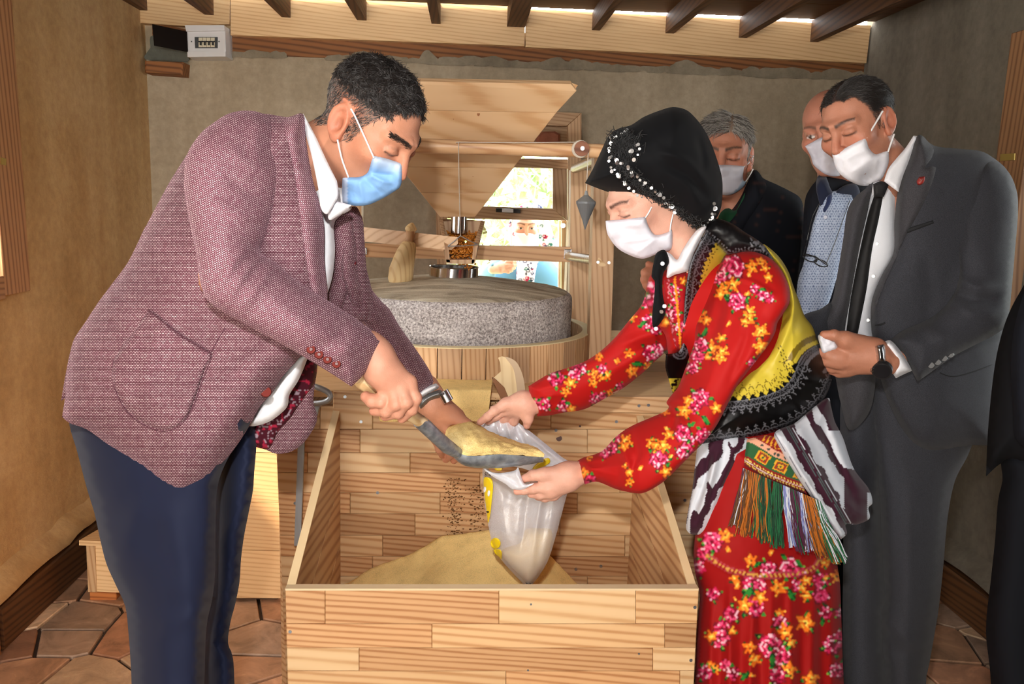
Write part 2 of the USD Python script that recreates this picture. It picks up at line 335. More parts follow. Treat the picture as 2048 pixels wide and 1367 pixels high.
frame_boards(w1, 'latch_plate', [(1004, 417), (1027, 418), (1027, 425), (1004, 424)], YB+.04, .01, plain('white_plastic', (.8, .8, .8), .4))
obj('hinge', cyl(W(1126, 451, YB-.04), W(1126, 451, YB+.02), .012), metal, w1)
lintel = obj('terracotta_brick', slab([W(x, y, YB-.02) for x, y in ((1072, 302), (1074, 272), (1084, 263), (1110, 262), (1120, 268), (1120, 304))], (0, .07, 0), .008), plaster('terracotta', S(150, 92, 70), S(172, 112, 88), S(190, 130, 104)), None,
             'small rounded terracotta brick in the back window head, above the wooden shaft', 'brick')
# left window: frame edge seen at a slant
w2 = thing('window_2', kind='structure', label='left window, only its brown frame edge in view')
y_l = Wx(47, 585, XL)[1]; zs = lw[2]
tanw = wood('frame_wood', (.42, .215, .10), (.20, .085, .035), 2); tanwy = wood('frame_wood_y', (.42, .215, .10), (.20, .085, .035), 1)
obj('frame', box((XL-.02, lw[1]-.005, zs-.05), (XL+.03, lw[1]+.16, 2.32)), tanw, w2)
obj('frame', box((XL-.02, lw[0]-.08, zs-.05), (XL+.03, lw[0]+.005, 2.32)), tanw, w2)
obj('frame', box((XL-.02, lw[0], zs-.06), (XL+.03, lw[1], zs+.015)), tanwy, w2)
obj('frame', box((XL-.02, lw[0], 2.24), (XL+.03, lw[1], 2.32)), tanwy, w2)
# the casement stands open, swung out against the far side
for lo, hi in (((-1.36, zs), (-1.30, 2.25)), ((-.36, zs), (-.30, 2.25)), ((-1.30, zs), (-.36, zs+.06)), ((-1.30, 2.19), (-.36, 2.25))): obj('sash', box((XL+lo[0], lw[1]-.045, lo[1]), (XL+hi[0], lw[1]-.005, hi[1])), fresh[2], w2)
obj('pane', box((XL-1.30, lw[1]-.028, zs+.06), (XL-.36, lw[1]-.024, 2.19), 0), glass, w2)
obj('hinge', slab([Wx(x, y, XL+.032) for x, y in ((2, 314), (13, 317), (13, 331), (2, 329))], (-.01, 0, 0)), plain('brass', (.6, .45, .15), .3, metallic=1.), w2)
w3 = thing('window_3', kind='structure', label='right window, only its frame edge in view')
obj('frame', box((XR-.03, rw[1]-.005, rw[2]-.05), (XR+.02, rw[1]+.155, rw[3]+.06)), tanw, w3)
obj('frame', box((XR-.03, rw[0], rw[3]-.01), (XR+.02, rw[1], rw[3]+.06)), tanwy, w3)
obj('frame', box((XR-.03, rw[0], rw[2]-.06), (XR+.02, rw[1], rw[2]+.01)), tanwy, w3)
obj('sash', box((XR+.08, rw[1]-.06, rw[2]), (XR+.12, rw[1], rw[3])), fresh[2], w3)
obj('pane', box((XR+.098, rw[0], rw[2]), (XR+.102, rw[1]-.06, rw[3]), 0), glass, w3)
obj('hinge', slab([Wx(x, y, XR-.034) for x, y in ((2000, 308), (2030, 306), (2029, 320), (1999, 322))], (.01, 0, 0)), plain('brass', (.6, .45, .15), .3, metallic=1.), w3)
# ------------------------------------------------------------------ outside: grass and trees
ground = obj('ground', box((-14, YB+.3, -.3), (14, 32, -.1), 0), plain('grass_field', S(214, 220, 170), .9), None, kind='structure')
leafm = mat('pale_leaves', {'d': ('diffuse_bsdf', {'color': (.60, .68, .46)}), 't': ('translucent_bsdf', {'color': (.62, .72, .46)}), 'm': ('mix_closure', {'fac': .4})}, [('d.BSDF', 'm.closure1'), ('t.BSDF', 'm.closure2')], 'm.closure')
def tree(px, py_base, y, h, w, label, seed, conifer=False):
    q = np.random.default_rng(seed); b = W(px, py_base, y); b[2] = -.1
    t = thing('tree', label, 'tree', b)
    obj('trunk', cyl((0, 0, 0), (0, 0, h*.8), .12, .05, 10), plain('bark', S(96, 78, 60), .9), t)
    n = 4200; z = q.uniform(.18, 1, n)**.8; rad = (1.05-z)*w if conifer else w*np.sqrt(np.clip(1-((z-.6)/.45)**2, .02, 1)); a = q.uniform(0, 2*np.pi, n); rr = rad*np.sqrt(q.uniform(.25, 1, n))
    c = np.c_[rr*np.cos(a), rr*np.sin(a), z*h]; d = q.normal(0, .085, (n, 3, 3)); v = (c[:, None]+d).reshape(-1, 3)
    obj('foliage', trimesh.Trimesh(v, np.arange(3*n).reshape(-1, 3), process=False), leafm, t)
tree(1075, 420, 17., 4.1, .7, 'slim conifer seen through the upper pane of the back window', 1, True)
tree(975, 470, 13., 2.3, 1.5, 'low bushy tree left of the woman outside the back window', 2)
tree(1000, 430, 24., 3.2, 2.2, 'broad pale tree far behind, low in the upper pane', 3)
# ------------------------------------------------------------------ fuse box
fb = thing('fuse_box', 'white plastic fuse box with open smoked cover, high in the left corner', 'fuse box')
white = plain('white_box_plastic', S(214, 214, 216), .4); Yf = YB-.13
def face(px, y, d, name, m_, par, bev=.002): return obj(name, slab([W(a, b, y) for a, b in px], (0, d, 0), bev), m_, par)
face([(372, 53), (450, 52), (452, 113), (374, 113)], Yf+.004, .12, 'body', white, fb)
face([(369, 50), (448, 50), (450, 61), (372, 63)], Yf-.008, .014, 'top_lip', white, fb)
face([(374, 103), (451, 103), (451, 113), (375, 114)], Yf-.008, .014, 'bottom_lip', white, fb)
face([(389, 74), (435, 74), (435, 96), (390, 96)], Yf-.001, .01, 'recess', plain('dark_recess', S(58, 62, 66), .6), fb)
for k in range(4):
    x = 397+k*8.2
    br = face([(x, 75), (x+7.6, 75), (x+7.6, 94), (x, 94)], Yf-.006, .012, 'breaker', plain('breaker_cream', S(208, 200, 176), .5), fb, .0008)
    face([(x+2.2, 82), (x+5.6, 82), (x+5.6, 90), (x+2.2, 90)], Yf-.014, .010, 'switch', black, br, .0008)
face([(397, 82), (430, 82), (430, 84), (397, 84)], Yf-.009, .006, 'bar', black, fb, .0005)
for x in (383, 438): obj('screw', cyl(W(x, 83, Yf-.002), W(x, 83, Yf+.01), .003, n=10), black, fb)
smoke = mat('smoked_cover', {'t': ('transparent_bsdf', {'color': (.22, .17, .14)}), 'p': ('principled_bsdf', {'base_color': (.012, .009, .008), 'roughness': .15}), 'm': ('mix_closure', {'fac': .55})}, [('t.BSDF', 'm.closure1'), ('p.BSDF', 'm.closure2')], 'm.closure')
cv = np.array([W(304, 48, Yf-.06), W(373, 63, Yf-.008), W(375, 104, Yf-.008), W(308, 91, Yf-.06)])
obj('cover', slab(cv, (.001, .005, 0), .0005), smoke, fb, label='smoked brown cover swung open')
# ================================================================== the mill table and the flour box under its chute
YT = 2.20                                            # front of the mill cabinet = back of the flour box
def quad(px, y): return [W(a, b, y) for a, b in px]
def planks(parent, px_rows, xs_of, y, d, mats, name='plank', gap=1.1):
    for k, (ta, tb) in enumerate(px_rows):           # row: left/right top y; next row gives the bottom
        pass
def plank_rows(parent, xl, xr, tops, splits, y, d, mats, name='plank', g=.7):
    """rows of glued boards: tops = row boundaries in y; splits[k] = where row k is butt-jointed; xl, xr = x limits as functions of y"""
    for k in range(len(tops)-1):
        a, b = tops[k], tops[k+1]; xs = [None]+list(splits[k % len(splits)])+[None]
        for i in range(len(xs)-1):
            f0 = (lambda yy: xl(yy)) if xs[i] is None else (lambda yy, v=xs[i]: v)
            f1 = (lambda yy: xr(yy)) if xs[i+1] is None else (lambda yy, v=xs[i+1]: v)
            jit = .0006*rng.random()
            obj(name, slab(quad([(f0(a)+g*.5, a+g*.5), (f1(a)-g*.5, a+g*.5), (f1(b)-g*.5, b-g*.5), (f0(b)+g*.5, b-g*.5)], y-jit), (0, d, 0), .0012), mats[rng.integers(len(mats))], parent)
lam = [wood('laminate_a', (.60, .375, .19), (.40, .19, .072), 0, vary=.16, rings=7, contrast=.85), wood('laminate_b', (.53, .30, .142), (.32, .13, .045), 0, vary=.16, rings=9, contrast=.85), wood('laminate_c', (.64, .43, .235), (.48, .26, .11), 0, rings=5, vary=.12, contrast=.7)]
flour_c = S(238, 206, 138)
flour = mat('flour', {'g': ('geometry', {}), 'n': ('noise_texture', {'scale': 420., 'detail': 4.}), 'n2': ('noise_texture', {'scale': 30., 'detail': 4.}), 'r': ('rgb_ramp', {'ramp': [(.3, tuple(flour_c*.72)), (.5, tuple(flour_c)), (.7, tuple(np.minimum(flour_c*1.12, .95)))]}),
      'mx': ('mix_float', {'fac': .4}), 'b': ('bump', {'strength': .5, 'distance': .002}), 'p': ('principled_bsdf', {'roughness': .95, 'specular_ior_level': .1})},
      [('g.position', 'n.vector'), ('g.position', 'n2.vector'), ('n.fac', 'mx.a'), ('n2.fac', 'mx.b'), ('mx.result', 'r.fac'), ('r.color', 'p.base_color'), ('n.fac', 'b.height'), ('b.normal', 'p.normal')])
table = thing('mill_cabinet', 'wide pine mill cabinet of glued boards carrying the millstone', 'cabinet')
xl_ = lambda yy: 552+(yy-890)*.042; xr_ = lambda yy: 1425-(yy-820)*.045
tops = [812, 858, 905, 945, 985, 1027, 1070, 1112, 1152, 1195, 1240, 1290, 1340, 1395, 1450, 1510, 1570]
spl = [(640, 745, 1102), (720, 1175), (615, 820, 1290), (672, 960, 1240), (700, 880, 1155), (660, 830, 1120, 1330), (595, 765, 1010, 1250)]
plank_rows(table, xl_, xr_, tops, spl, YT, .022, lam)
zt = W(905, 784, YT-.02)[2]; TZ = zt
xa, xb = W(552, 890, YT)[0], W(1425, 890, YT)[0]
obj('side_board', box((xa, YT+.022, .1), (xa+.02, 3.35, TZ-.03)), pine[1], table)
obj('side_board', box((xb-.02, YT+.022, .1), (xb, 3.35, TZ-.03)), pine[1], table)
obj('plinth', box((xa, YT+.02, 0), (xb, 3.35, .12)), pine[0], table)
for k in range(7):
    y0 = YT+.0+k*.165
    obj('top_board', box((xa-.01, y0, TZ-.024-.0004*(k % 2)), (xb+.01, y0+.163, TZ-.004-.0006*(k % 3))), fresh[0], table)
# the front rail under the top, in two lengths either side of the chute
obj('rail', slab(quad([(666, 783), (790, 787), (790, 817), (666, 816)], YT-.02), (0, .02, 0)), pine[0], table)
obj('rail', slab(quad([(1005, 791), (1420, 794.5), (1420, 826.5), (1005, 821)], YT-.02), (0, .02, 0)), pine[0], table)
for x, y in ((690, 793), (1278, 811), (1297, 810), (722, 843), (755, 985), (1112, 860), (1233, 843), (590, 1006), (1152, 1138), (1202, 1132), (1370, 1000), (860, 1130)):
    c = W(x, y, YT-(.021 if y < 820 else .002)); obj('screw', cyl(c, c+[0, .008, 0], .0042, n=10), screwm, table)
for x, y in ((1118, 876), (1160, 852)): obj('knot', cyl(W(x, y, YT-.0016), W(x, y, YT+.004), .008 if x < 1120 else .003, n=12), plain('knot_wood', S(74, 36, 18), .6), table)
# ------------------------------------------------------------------ flour box
YBX = 1.66
fbx = thing('flour_box', 'open pine flour box with low front, in front of the mill cabinet', 'box')
fl = lambda yy: 570+(yy-1180)*.027; fr = lambda yy: 1398-(yy-1180)*.053
zf = W(984, 1179, YBX)[2]; X0, X1 = W(570, 1180, YBX)[0], W(1398, 1180, YBX)[0]
tops = [1180, 1247, 1295, 1341, 1392, 1445, 1500, 1560, 1620, 1690, 1760, 1830, 1900]
spl = [(650, 998, 1272), (864, 1330), (718, 1306), (1012, 1360), (690, 1100), (830, 1230)]
plank_rows(fbx, fl, fr, tops, spl, YBX, .02, lam)
obj('front_cap', slab(quad([(570, 1176.5), (1398, 1176.5), (1398, 1180.5), (570, 1180.5)], YBX-.0005), (0, .021, 0), .001), plain('worn_edge', S(214, 188, 150), .7), fbx)
zb = W(672, 822, YT-.005)[2]
def side_panel(xf, xbk, t, nm):
    """side board in strips: straight from the low front up to the cabinet"""
    n = 5
    for k in range(n):
        u0, u1 = k/n, (k+1)/n-.004
        z = lambda u, top: .02+(top-.02)*u
        p = [[xf, YBX+.02, z(u0, zf)], [xf, YBX+.02, z(u1, zf)], [xbk, YT-.001, z(u1, zb)], [xbk, YT-.001, z(u0, zb)]]
        obj('side_board', hull(np.vstack([p, np.array(p)+[t, 0, 0]])), side_w, fbx)
side_w = wood('box_side', (.60, .36, .18), (.34, .15, .06), 1, scale=.8)
xi0, xi1 = W(666, 819, YT)[0], W(1285, 822, YT)[0]
side_panel(X0, xi0, .018, 'l'); side_panel(X1-.018, xi1-.016, .018, 'r')
edge_w = plain('cut_edge', S(222, 194, 150), .65)
for (a, b) in ((X0, xi0), (X1-.018, xi1-.016)):
    p = np.array([[a, YBX+.019, zf+.0008], [a+.018, YBX+.019, zf+.0008], [b+.018, YT-.001, zb+.0008], [b, YT-.001, zb+.0008]])
    obj('edge_strip', hull(np.vstack([p, p-[0, 0, .004]])), edge_w, fbx)
obj('bottom_board', box((X0+.018, YBX+.02, .05), (X1-.018, YT-.002, .07)), pine[0], fbx)
for x, y in ((580, 1263), (1390, 1214), (1382, 1320), (1062, 1208), (1278, 1307), (1056, 1340)):
    c = W(x, y, YBX-.0015); obj('screw', cyl(c, c+[0, .008, 0], .0036 if x in (580, 1390, 1382) else .0022, n=10), screwm, fbx)
# the heap of flour in the box
hx = np.linspace(X0+.02, X1-.02, 90); hy = np.linspace(YBX+.022, YT-.003, 54)
def heap_z(x, y):
    px = pix(np.array([x, 2.12, .6]))[0]
    top = np.interp(px, [600, 690, 735, 790, 850, 885, 920, 985, 1050, 1090, 1130, 1160, 1250, 1400], [1190, 1168, 1140, 1118, 1094, 1072, 1066, 1060, 1078, 1102, 1140, 1170, 1176, 1190])
    z0 = W(px, top, 2.12)[2]
    return z0-abs(y-2.12)*.42-.3*max(0, 2.0-y)**1.5
hz = np.array([[heap_z(x, y) for x in hx] for y in hy]); gx, gy = np.meshgrid(hx, hy)
hz += .016*(meshkit.fbm(np.stack([gx*14, gy*14, gx*0], -1), 4, 2)-.5)+.003*(meshkit.noise(np.stack([gx*150, gy*150, gx*0], -1), 3)-.5)
def grid_faces(n, m):
    i, j = np.meshgrid(np.arange(n-1), np.arange(m-1), indexing='ij'); a = (i*m+j).ravel()
    return np.vstack([np.c_[a, a+1, a+m+1], np.c_[a, a+m+1, a+m]])
obj('flour_heap', trimesh.Trimesh(np.stack([gx, gy, hz], -1).reshape(-1, 3), grid_faces(54, 90), process=False), flour, None, 'heap of yellow corn flour lying in the bottom of the pine box', 'flour', kind='stuff', smooth=True)
# bran flecks stuck to the boards under the chute
v = []; q = np.random.default_rng(5)
for k in range(430):
    if k < 250: x, y = q.normal(908, 11), q.uniform(955, 1112)
    elif k < 360: x, y = q.uniform(938, 968), q.uniform(970, 1075)
    else: x, y = q.normal(972, 16), q.normal(822, 12)
    c = W(x, y, YT-.004 if y > 900 else YT-.0); s = q.uniform(.0006, .0021)
    v.append(trimesh.creation.icosphere(0, 1.).apply_transform(np.diag([s*q.uniform(.8, 2.2), .0012, s, 1])).apply_translation(c) if y > 900 else trimesh.creation.icosphere(0, s*.9).apply_translation(W(x, y, YT-.012)))
obj('bran_flecks', cat(*v), plain('bran', S(96, 62, 26), .9), None, 'dark brown bran flecks stuck to the boards below the flour chute', 'bran', kind='stuff')
# ------------------------------------------------------------------ chute with its flour, in front of the stone casing
MC = np.array([W(907, 575, 2.72)[0], 2.72, 0.])
RS, RC = .38, .446
ZS = 1.213; ZR = W(905, 697, 2.72-RC)[2]
cx0, cx1 = W(742, 760, 2.27)[0], W(1003, 770, 2.25)[0]
u = np.linspace(0, 1, 40); w = np.linspace(0, 1, 40); uu, ww = np.meshgrid(u, w)
pxt = 742+uu*(985-742); pxb = 760+uu*(975-760)
px_ = pxt*(1-ww)+pxb*ww; py_ = (756+4*np.sin(uu*9))*(1-ww)+(838+5*np.sin(uu*7+1))*ww
yy_ = np.maximum(YT-.04, Wz(px_, py_, TZ+.012)[..., 1]-.0); yy_ = yy_-.010*np.sin(np.pi*uu)-.012*np.sin(np.pi*ww)*(.6+.8*meshkit.fbm(np.stack([uu*5, ww*5, uu*0], -1), 3, 8))
vf = W(px_, py_, yy_).reshape(-1, 3); bot = vf.copy(); bot[:, 1] += .03
ff = grid_faces(40, 40)[:, ::-1]
obj('chute_flour', cat((vf, ff)), flour, None, 'yellow flour sliding down the chute below the millstone casing', 'flour', kind='stuff', smooth=True)
ch = thing('flour_chute', 'pale wooden chute guide curving beside the flour, right of the casing mouth', 'chute')
guide = [(1011, 714), (1030, 721), (1041, 738), (1048, 761), (1050, 786), (1042, 798), (1034, 797), (1034, 780), (1027, 738)]
p2 = spline(guide, 5, True); q2 = Polygon(p2); vv, f2 = trimesh.creation.triangulate_polygon(q2, engine='earcut')
ex = trimesh.creation.extrude_polygon(q2, 1., engine='earcut')
def px_extrude(m, y, d): v, f, _ = meshkit.arrays(m); return trimesh.Trimesh(W(v[:, 0], v[:, 1], y+d*v[:, 2]), f[:, ::-1], process=False)
pale = wood('pale_guide_wood', S(240, 216, 170), S(224, 194, 146), 2, contrast=.25)
obj('guide_edge', px_extrude(ex, 2.17, .018), plain('guide_end_grain', S(196, 172, 142), .7), ch)
obj('guide_wall', px_extrude(trimesh.creation.extrude_polygon(Polygon([(996, 715), (1004, 712), (1013, 715), (1029, 737), (1036, 786), (1030, 798), (1016, 795), (1006, 774), (985, 757), (1002, 742), (1000, 724)]), 1., engine='earcut'), 2.175, .03), pale, ch)
obj('guide_foot', slab(quad([(984, 757), (990, 757), (1009, 775), (1017, 795), (1004, 802), (997, 785)], 2.17), (0, .02, 0), .001), plain('foot_wood', S(134, 88, 52), .6), ch)
obj('base_board', slab([W(748, 775, 2.27), W(1000, 775, 2.27), W(1000, 842, YT-.005), W(760, 842, YT-.005)], (0, .012, -.008)), pine[0], ch)
# ------------------------------------------------------------------ casing of staves, and the runner stone
cs = thing('stone_casing', 'round wooden casing of staves around the foot of the millstone', 'casing')
N = 42
for k in range(N):
    a0, a1 = 2*np.pi*k/N+.003, 2*np.pi*(k+1)/N-.003; pts = []
    for a in (a0, a1):
        for r in (RC-.026, RC):
            for z in (TZ-.004, ZR): pts.append([MC[0]+r*math.cos(a), MC[1]+r*math.sin(a), z])
    obj('stave', hull(pts), [pine[2], aged[2], pine[2]][k % 3], cs)
obj('rim', lathe(MC, [(RC-.028, ZR), (RC+.0015, ZR), (RC+.0015, ZR+.003), (RC-.028, ZR+.003)], 84), plain('dusty_rim', S(224, 208, 164), .95), cs)
stone_m = mat('granite', {'g': ('geometry', {}), 'n': ('noise_texture', {'scale': 170., 'detail': 3., 'roughness': .7}), 'n2': ('noise_texture', {'scale': 7., 'detail': 5.}), 'mp': ('mapping', {'scale': (3., 3., 26.)}), 'n3': ('noise_texture', {'scale': 3., 'detail': 3.}),
      'r': ('rgb_ramp', {'ramp': [(.32, tuple(S(112, 104, 100))), (.48, tuple(S(176, 168, 166))), (.64, tuple(S(226, 220, 216)))]}), 'mx': ('mix_color', {'blend_type': 'soft_light', 'fac': .7}), 'mx2': ('mix_color', {'blend_type': 'soft_light', 'fac': .6}),
      'b': ('bump', {'strength': .9, 'distance': .004}), 'p': ('principled_bsdf', {'roughness': .9, 'specular_ior_level': .2})},
      [('g.position', 'n.vector'), ('g.position', 'n2.vector'), ('g.position', 'mp.vector'), ('mp.vector', 'n3.vector'), ('n.fac', 'r.fac'), ('r.color', 'mx.a'), ('n2.fac', 'mx.b'), ('mx.result', 'mx2.a'), ('n3.fac', 'mx2.b'), ('mx2.result', 'p.base_color'), ('n.fac', 'b.height'), ('b.normal', 'p.normal')])
top_m = mat('granite_top', {'g': ('geometry', {}), 'n': ('noise_texture', {'scale': 200., 'detail': 3.}), 'mp': ('mapping', {'scale': (1.6, 6., 1.)}), 'n2': ('noise_texture', {'scale': 4.5, 'detail': 6., 'distortion': .6}),
      'r': ('rgb_ramp', {'ramp': [(.3, tuple(S(140, 128, 110))), (.5, tuple(S(186, 176, 154))), (.68, tuple(S(216, 208, 186)))]}), 'mx': ('mix_color', {'blend_type': 'soft_light', 'fac': .3}), 'b': ('bump', {'strength': .5, 'distance': .003}), 'p': ('principled_bsdf', {'roughness': .9, 'specular_ior_level': .2})},
      [('g.position', 'n.vector'), ('g.position', 'mp.vector'), ('mp.vector', 'n2.vector'), ('n2.fac', 'r.fac'), ('r.color', 'mx.a'), ('n.fac', 'mx.b'), ('mx.result', 'p.base_color'), ('n.fac', 'b.height'), ('b.normal', 'p.normal')])
ms = thing('millstone', 'big round grey granite millstone with a pan on top', 'millstone')
def rough_lathe(prof, n, amp, seed, sc=26):
    v, f, _ = meshkit.arrays(lathe(MC, prof, n)); m = trimesh.Trimesh(v, f); m.merge_vertices()
    v = np.array(m.vertices); d = v-[MC[0], MC[1], 1.1]; d /= np.linalg.norm(d, axis=1, keepdims=True)
    return trimesh.Trimesh(v+d*(amp*(meshkit.fbm(v*sc, 4, seed)-.5))[:, None], m.faces)
side_prof = [(RS-.05, TZ+.02), (RS, TZ+.022)]+[(RS, z) for z in np.linspace(TZ+.04, ZS-.018, 14)]+[(RS-.004, ZS-.009), (RS-.012, ZS-.003), (RS-.02, ZS), (RS-.04, ZS-.01), (RS-.05, ZS-.02)]
obj('stone_side', rough_lathe(side_prof, 220, .008, 1), stone_m, ms, smooth=50)
obj('stone_top', rough_lathe([(.08, ZS-.03), (RS-.02, ZS-.03), (RS-.016, ZS-.0005)]+[(r, ZS+.045*(1-(r/RS)**1.3)) for r in np.linspace(RS-.03, .08, 16)], 160, .005, 2), top_m, ms, smooth=50)
obj('hopper_eye', lathe(MC, [(.0, ZS-.02), (.086, ZS-.02), (.086, ZS+.036), (.0, ZS+.036)], 40), plain('eye_dark', S(60, 52, 46), .9), ms)
pan = thing('metal_pan', 'shiny round metal pan on the middle of the millstone', 'pan')
pr = 49/F*2.72
obj('ring', lathe(MC+[0, 0, ZS+.0385], [(pr-.0025, 0), (pr, 0), (pr, .028), (pr+.002, .030), (pr, .032), (pr-.003, .030), (pr-.0025, .028)], 72), plain('polished_steel', (.62, .61, .60), .16, metallic=1.), pan, smooth=40)
obj('tray', lathe(MC+[0, 0, ZS+.0385], [(0, 0), (pr-.001, 0), (pr-.001, .002), (0, .002)], 60), metal, pan)
kn = thing('wooden_clapper', 'carved bottle-shaped wooden clapper standing on the millstone', 'clapper')
yk = 2.64; kb = W(803, 560, yk); sc = 1/F*yk
def loft(secs, n=28):
    """rings: (center xyz, radius x, radius y)"""
    th = np.arange(n)*2*np.pi/n; v = np.vstack([np.c_[c[0]+a*np.cos(th), c[1]+b*np.sin(th), np.full(n, c[2])] for c, a, b in secs]); f = []
    for i in range(len(secs)-1):
        for j in range(n): a, b = i*n+j, i*n+(j+1) % n; f += [[a, b, b+n], [a, b+n, a+n]]
    v = np.vstack([v, secs[0][0], secs[-1][0]]); q = len(v)
    for j in range(n): f += [[q-2, (j+1) % n, j], [q-1, (len(secs)-1)*n+j, (len(secs)-1)*n+(j+1) % n]]
    return trimesh.Trimesh(v, f, process=False)
def ksec(rows): return loft([(W((a+b)/2, y, yk), (b-a)/2*sc, (b-a)/2*sc*.9) for a, b, y in rows])
cl_w = wood('carved_wood', S(226, 198, 146), S(200, 162, 112), 2, contrast=.3, scale=1.6)
obj('body', ksec([(779, 823, 566), (776, 826, 557), (779, 828, 535), (787, 830, 515), (795, 832, 498), (803, 831, 486), (808, 826, 482)]), cl_w, kn, smooth=40)
obj('neck', ksec([(806, 823, 503), (804, 824, 497), (808, 826, 484), (813, 829, 472), (812, 830, 463), (811, 831, 460)]), wood('carved_neck', S(196, 154, 112), S(150, 104, 70), 2, contrast=.6), kn, smooth=40)
obj('head', ksec([(812, 831, 462), (810, 834, 458), (811, 832, 454), (816, 829, 449), (822, 826, 445)]), cl_w, kn, smooth=40)
# ------------------------------------------------------------------ hopper with spout, shoe, grain, shake arm
hp = thing('grain_hopper', 'large funnel-shaped pine grain hopper above the millstone', 'hopper')
yt, yb_ = 2.377, 2.655
FA = [W(660, 160, yt), W(1142, 168, yt), W(1153, 182, yt+.008), W(950, 434, yb_), W(880, 434, yb_)]
FA = np.array(FA); nrm = np.cross(FA[1]-FA[0], FA[4]-FA[0]); nrm /= np.linalg.norm(nrm)
if nrm[1] < 0: nrm = -nrm
hop_w = wood('hopper_board', (.67, .445, .25), (.52, .29, .13), 0, contrast=.6, scale=1.2, vary=.05)
def lerp(a, b, t): return a+(b-a)*t
cuts = [0, .19, .40, .60, .80, 1.]
LE, RE = lambda t: lerp(FA[0], FA[4], t), lambda t: lerp(W(1157, 169, yt), FA[3], t)
for k in range(5):
    a, b = cuts[k]+.0012, cuts[k+1]-.0012
    poly = [LE(a), RE(a), RE(b), LE(b)] if k else [FA[0], FA[1], FA[2], RE(b), LE(b)]
    obj('front_board', slab(poly, nrm*.018, .0012), hop_w, hp)
tl, tr = FA[0], W(1157, 169, yt); ybk = 2.72*2-yt; ybb = 2.72*2-yb_
bl, br2 = FA[4], FA[3]
tlb, trb, blb, brb = [np.array([p[0], yy, p[2]]) for p, yy in ((tl, ybk), (tr, ybk), (bl, ybb), (br2, ybb))]
for nm, pp, vec in (('left_board', (tl, tlb, blb, bl), (.02, 0, .006)), ('right_board', (tr, trb, brb, br2), (-.02, 0, .006)), ('back_board', (tlb, trb, brb, blb), (0, -.02, .006))):
    pp = np.array(pp)+np.array([0, .012, 0])*(np.array([1, 0, 0, 1])[:, None] if nm != 'back_board' else 0)
    obj(nm, hull(np.vstack([pp, pp+np.array(vec)])), hop_w, hp)
for x, y, s in ((957, 225, 9), (951, 240, 4), (907, 236, 4), (946, 348, 8), (942, 372, 4), (890, 366, 4), (898, 373, 3), (1087, 239, 4), (855, 282, 4)):
    t = (y-165)/(434-165); yk_ = yt+(yb_-yt)*t; c = W(x, y, yk_-.006); obj('knot', slab([c+np.array([s*math.cos(a)*.0011*.45, s*math.sin(a)*.0004*0-s*math.sin(a)*.0008*.5, s*math.sin(a)*.0011]) for a in np.linspace(0, 2*np.pi, 11)[:-1]], nrm*.003, .0003), plain('hopper_knot', S(150, 92, 50), .6), hp)
sp = W(918, 434, 2.70); obj('spout', lathe([sp[0], 2.70, 0], [(.022, W(918, 466, 2.7)[2]), (.025, W(918, 466, 2.7)[2]), (.025, sp[2]+.02), (.022, sp[2]+.02)], 40), plain('polished_steel', (.62, .61, .60), .16, metallic=1.), hp, smooth=40, label='chromed metal spout')
sh = thing('feed_shoe', 'small tilted wooden feed shoe full of corn under the hopper spout', 'feed shoe')
yf, ybk = 2.56, 2.78
sw = wood('shoe_wood', S(206, 170, 132), S(160, 116, 80), 2, contrast=.7)
def ppx(px, y): return W(px[0], px[1], y)
obj('back_wall', hull([ppx(p, y) for p in ((884, 437), (966, 441), (956, 480), (894, 480)) for y in (ybk, ybk+.012)]), sw, sh)
obj('side_wall', hull([ppx((878, 438), ybk), ppx((886, 438), ybk), ppx((889, 490), yf), ppx((897, 492), yf), ppx((892, 524), yf), ppx((900, 524), yf), ppx((888, 505), ybk), ppx((895, 505), ybk)]), sw, sh)
obj('side_wall', hull([ppx((962, 441), ybk), ppx((970, 442), ybk), ppx((947, 490), yf), ppx((956, 489), yf), ppx((943, 527), yf), ppx((950, 525), yf), ppx((946, 505), ybk), ppx((954, 505), ybk)]), sw, sh)
obj('floor_board', hull([ppx((892, 519), yf), ppx((949, 519), yf), ppx((947, 528), yf), ppx((894, 527), yf), ppx((896, 508), ybk), ppx((950, 508), ybk), ppx((950, 512), ybk), ppx((896, 512), ybk)]), sw, sh)
# grain: long kernels
q = np.random.default_rng(9); ks = []; ell = trimesh.creation.icosphere(1, 1.)
for k in range(560):
    t = q.random()**.8; y = lerp(yf+.012, ybk-.004, t); xa_, xb_ = lerp(900, 893, t), lerp(944, 959, t); ytop, ybot = lerp(500, 461, t), lerp(523, 505, t)
    c = W(q.uniform(xa_, xb_), ytop+(ybot-ytop)*q.random()**1.6, y); R_ = trimesh.transformations.random_rotation_matrix(q.random(3))
    ks.append(ell.copy().apply_transform(R_@np.diag([.0062, .0032, .0026, 1])).apply_translation(c))
cornm = mat('corn', {'g': ('geometry', {}), 'r': ('rgb_ramp', {'ramp': [(0, tuple(S(200, 124, 40))), (.5, tuple(S(240, 178, 76))), (1, tuple(S(248, 208, 120)))]}), 'p': ('principled_bsdf', {'roughness': .35})}, [('g.random_per_island', 'r.fac'), ('r.color', 'p.base_color')])
obj('corn_grain', cat(*ks), cornm, None, 'golden brown corn kernels filling the feed shoe', 'corn', kind='stuff', smooth=True)
ks = [ell.copy().apply_transform(trimesh.transformations.random_rotation_matrix(q.random(3))@np.diag([.006, .0035, .0025, 1])).apply_translation(W(q.normal(930, 9), q.uniform(527, 538), 2.66)) for k in range(14)]
obj('falling_grain', cat(*ks), cornm, None, 'few corn kernels dropping from the shoe into the metal pan', 'corn', kind='stuff', smooth=True)
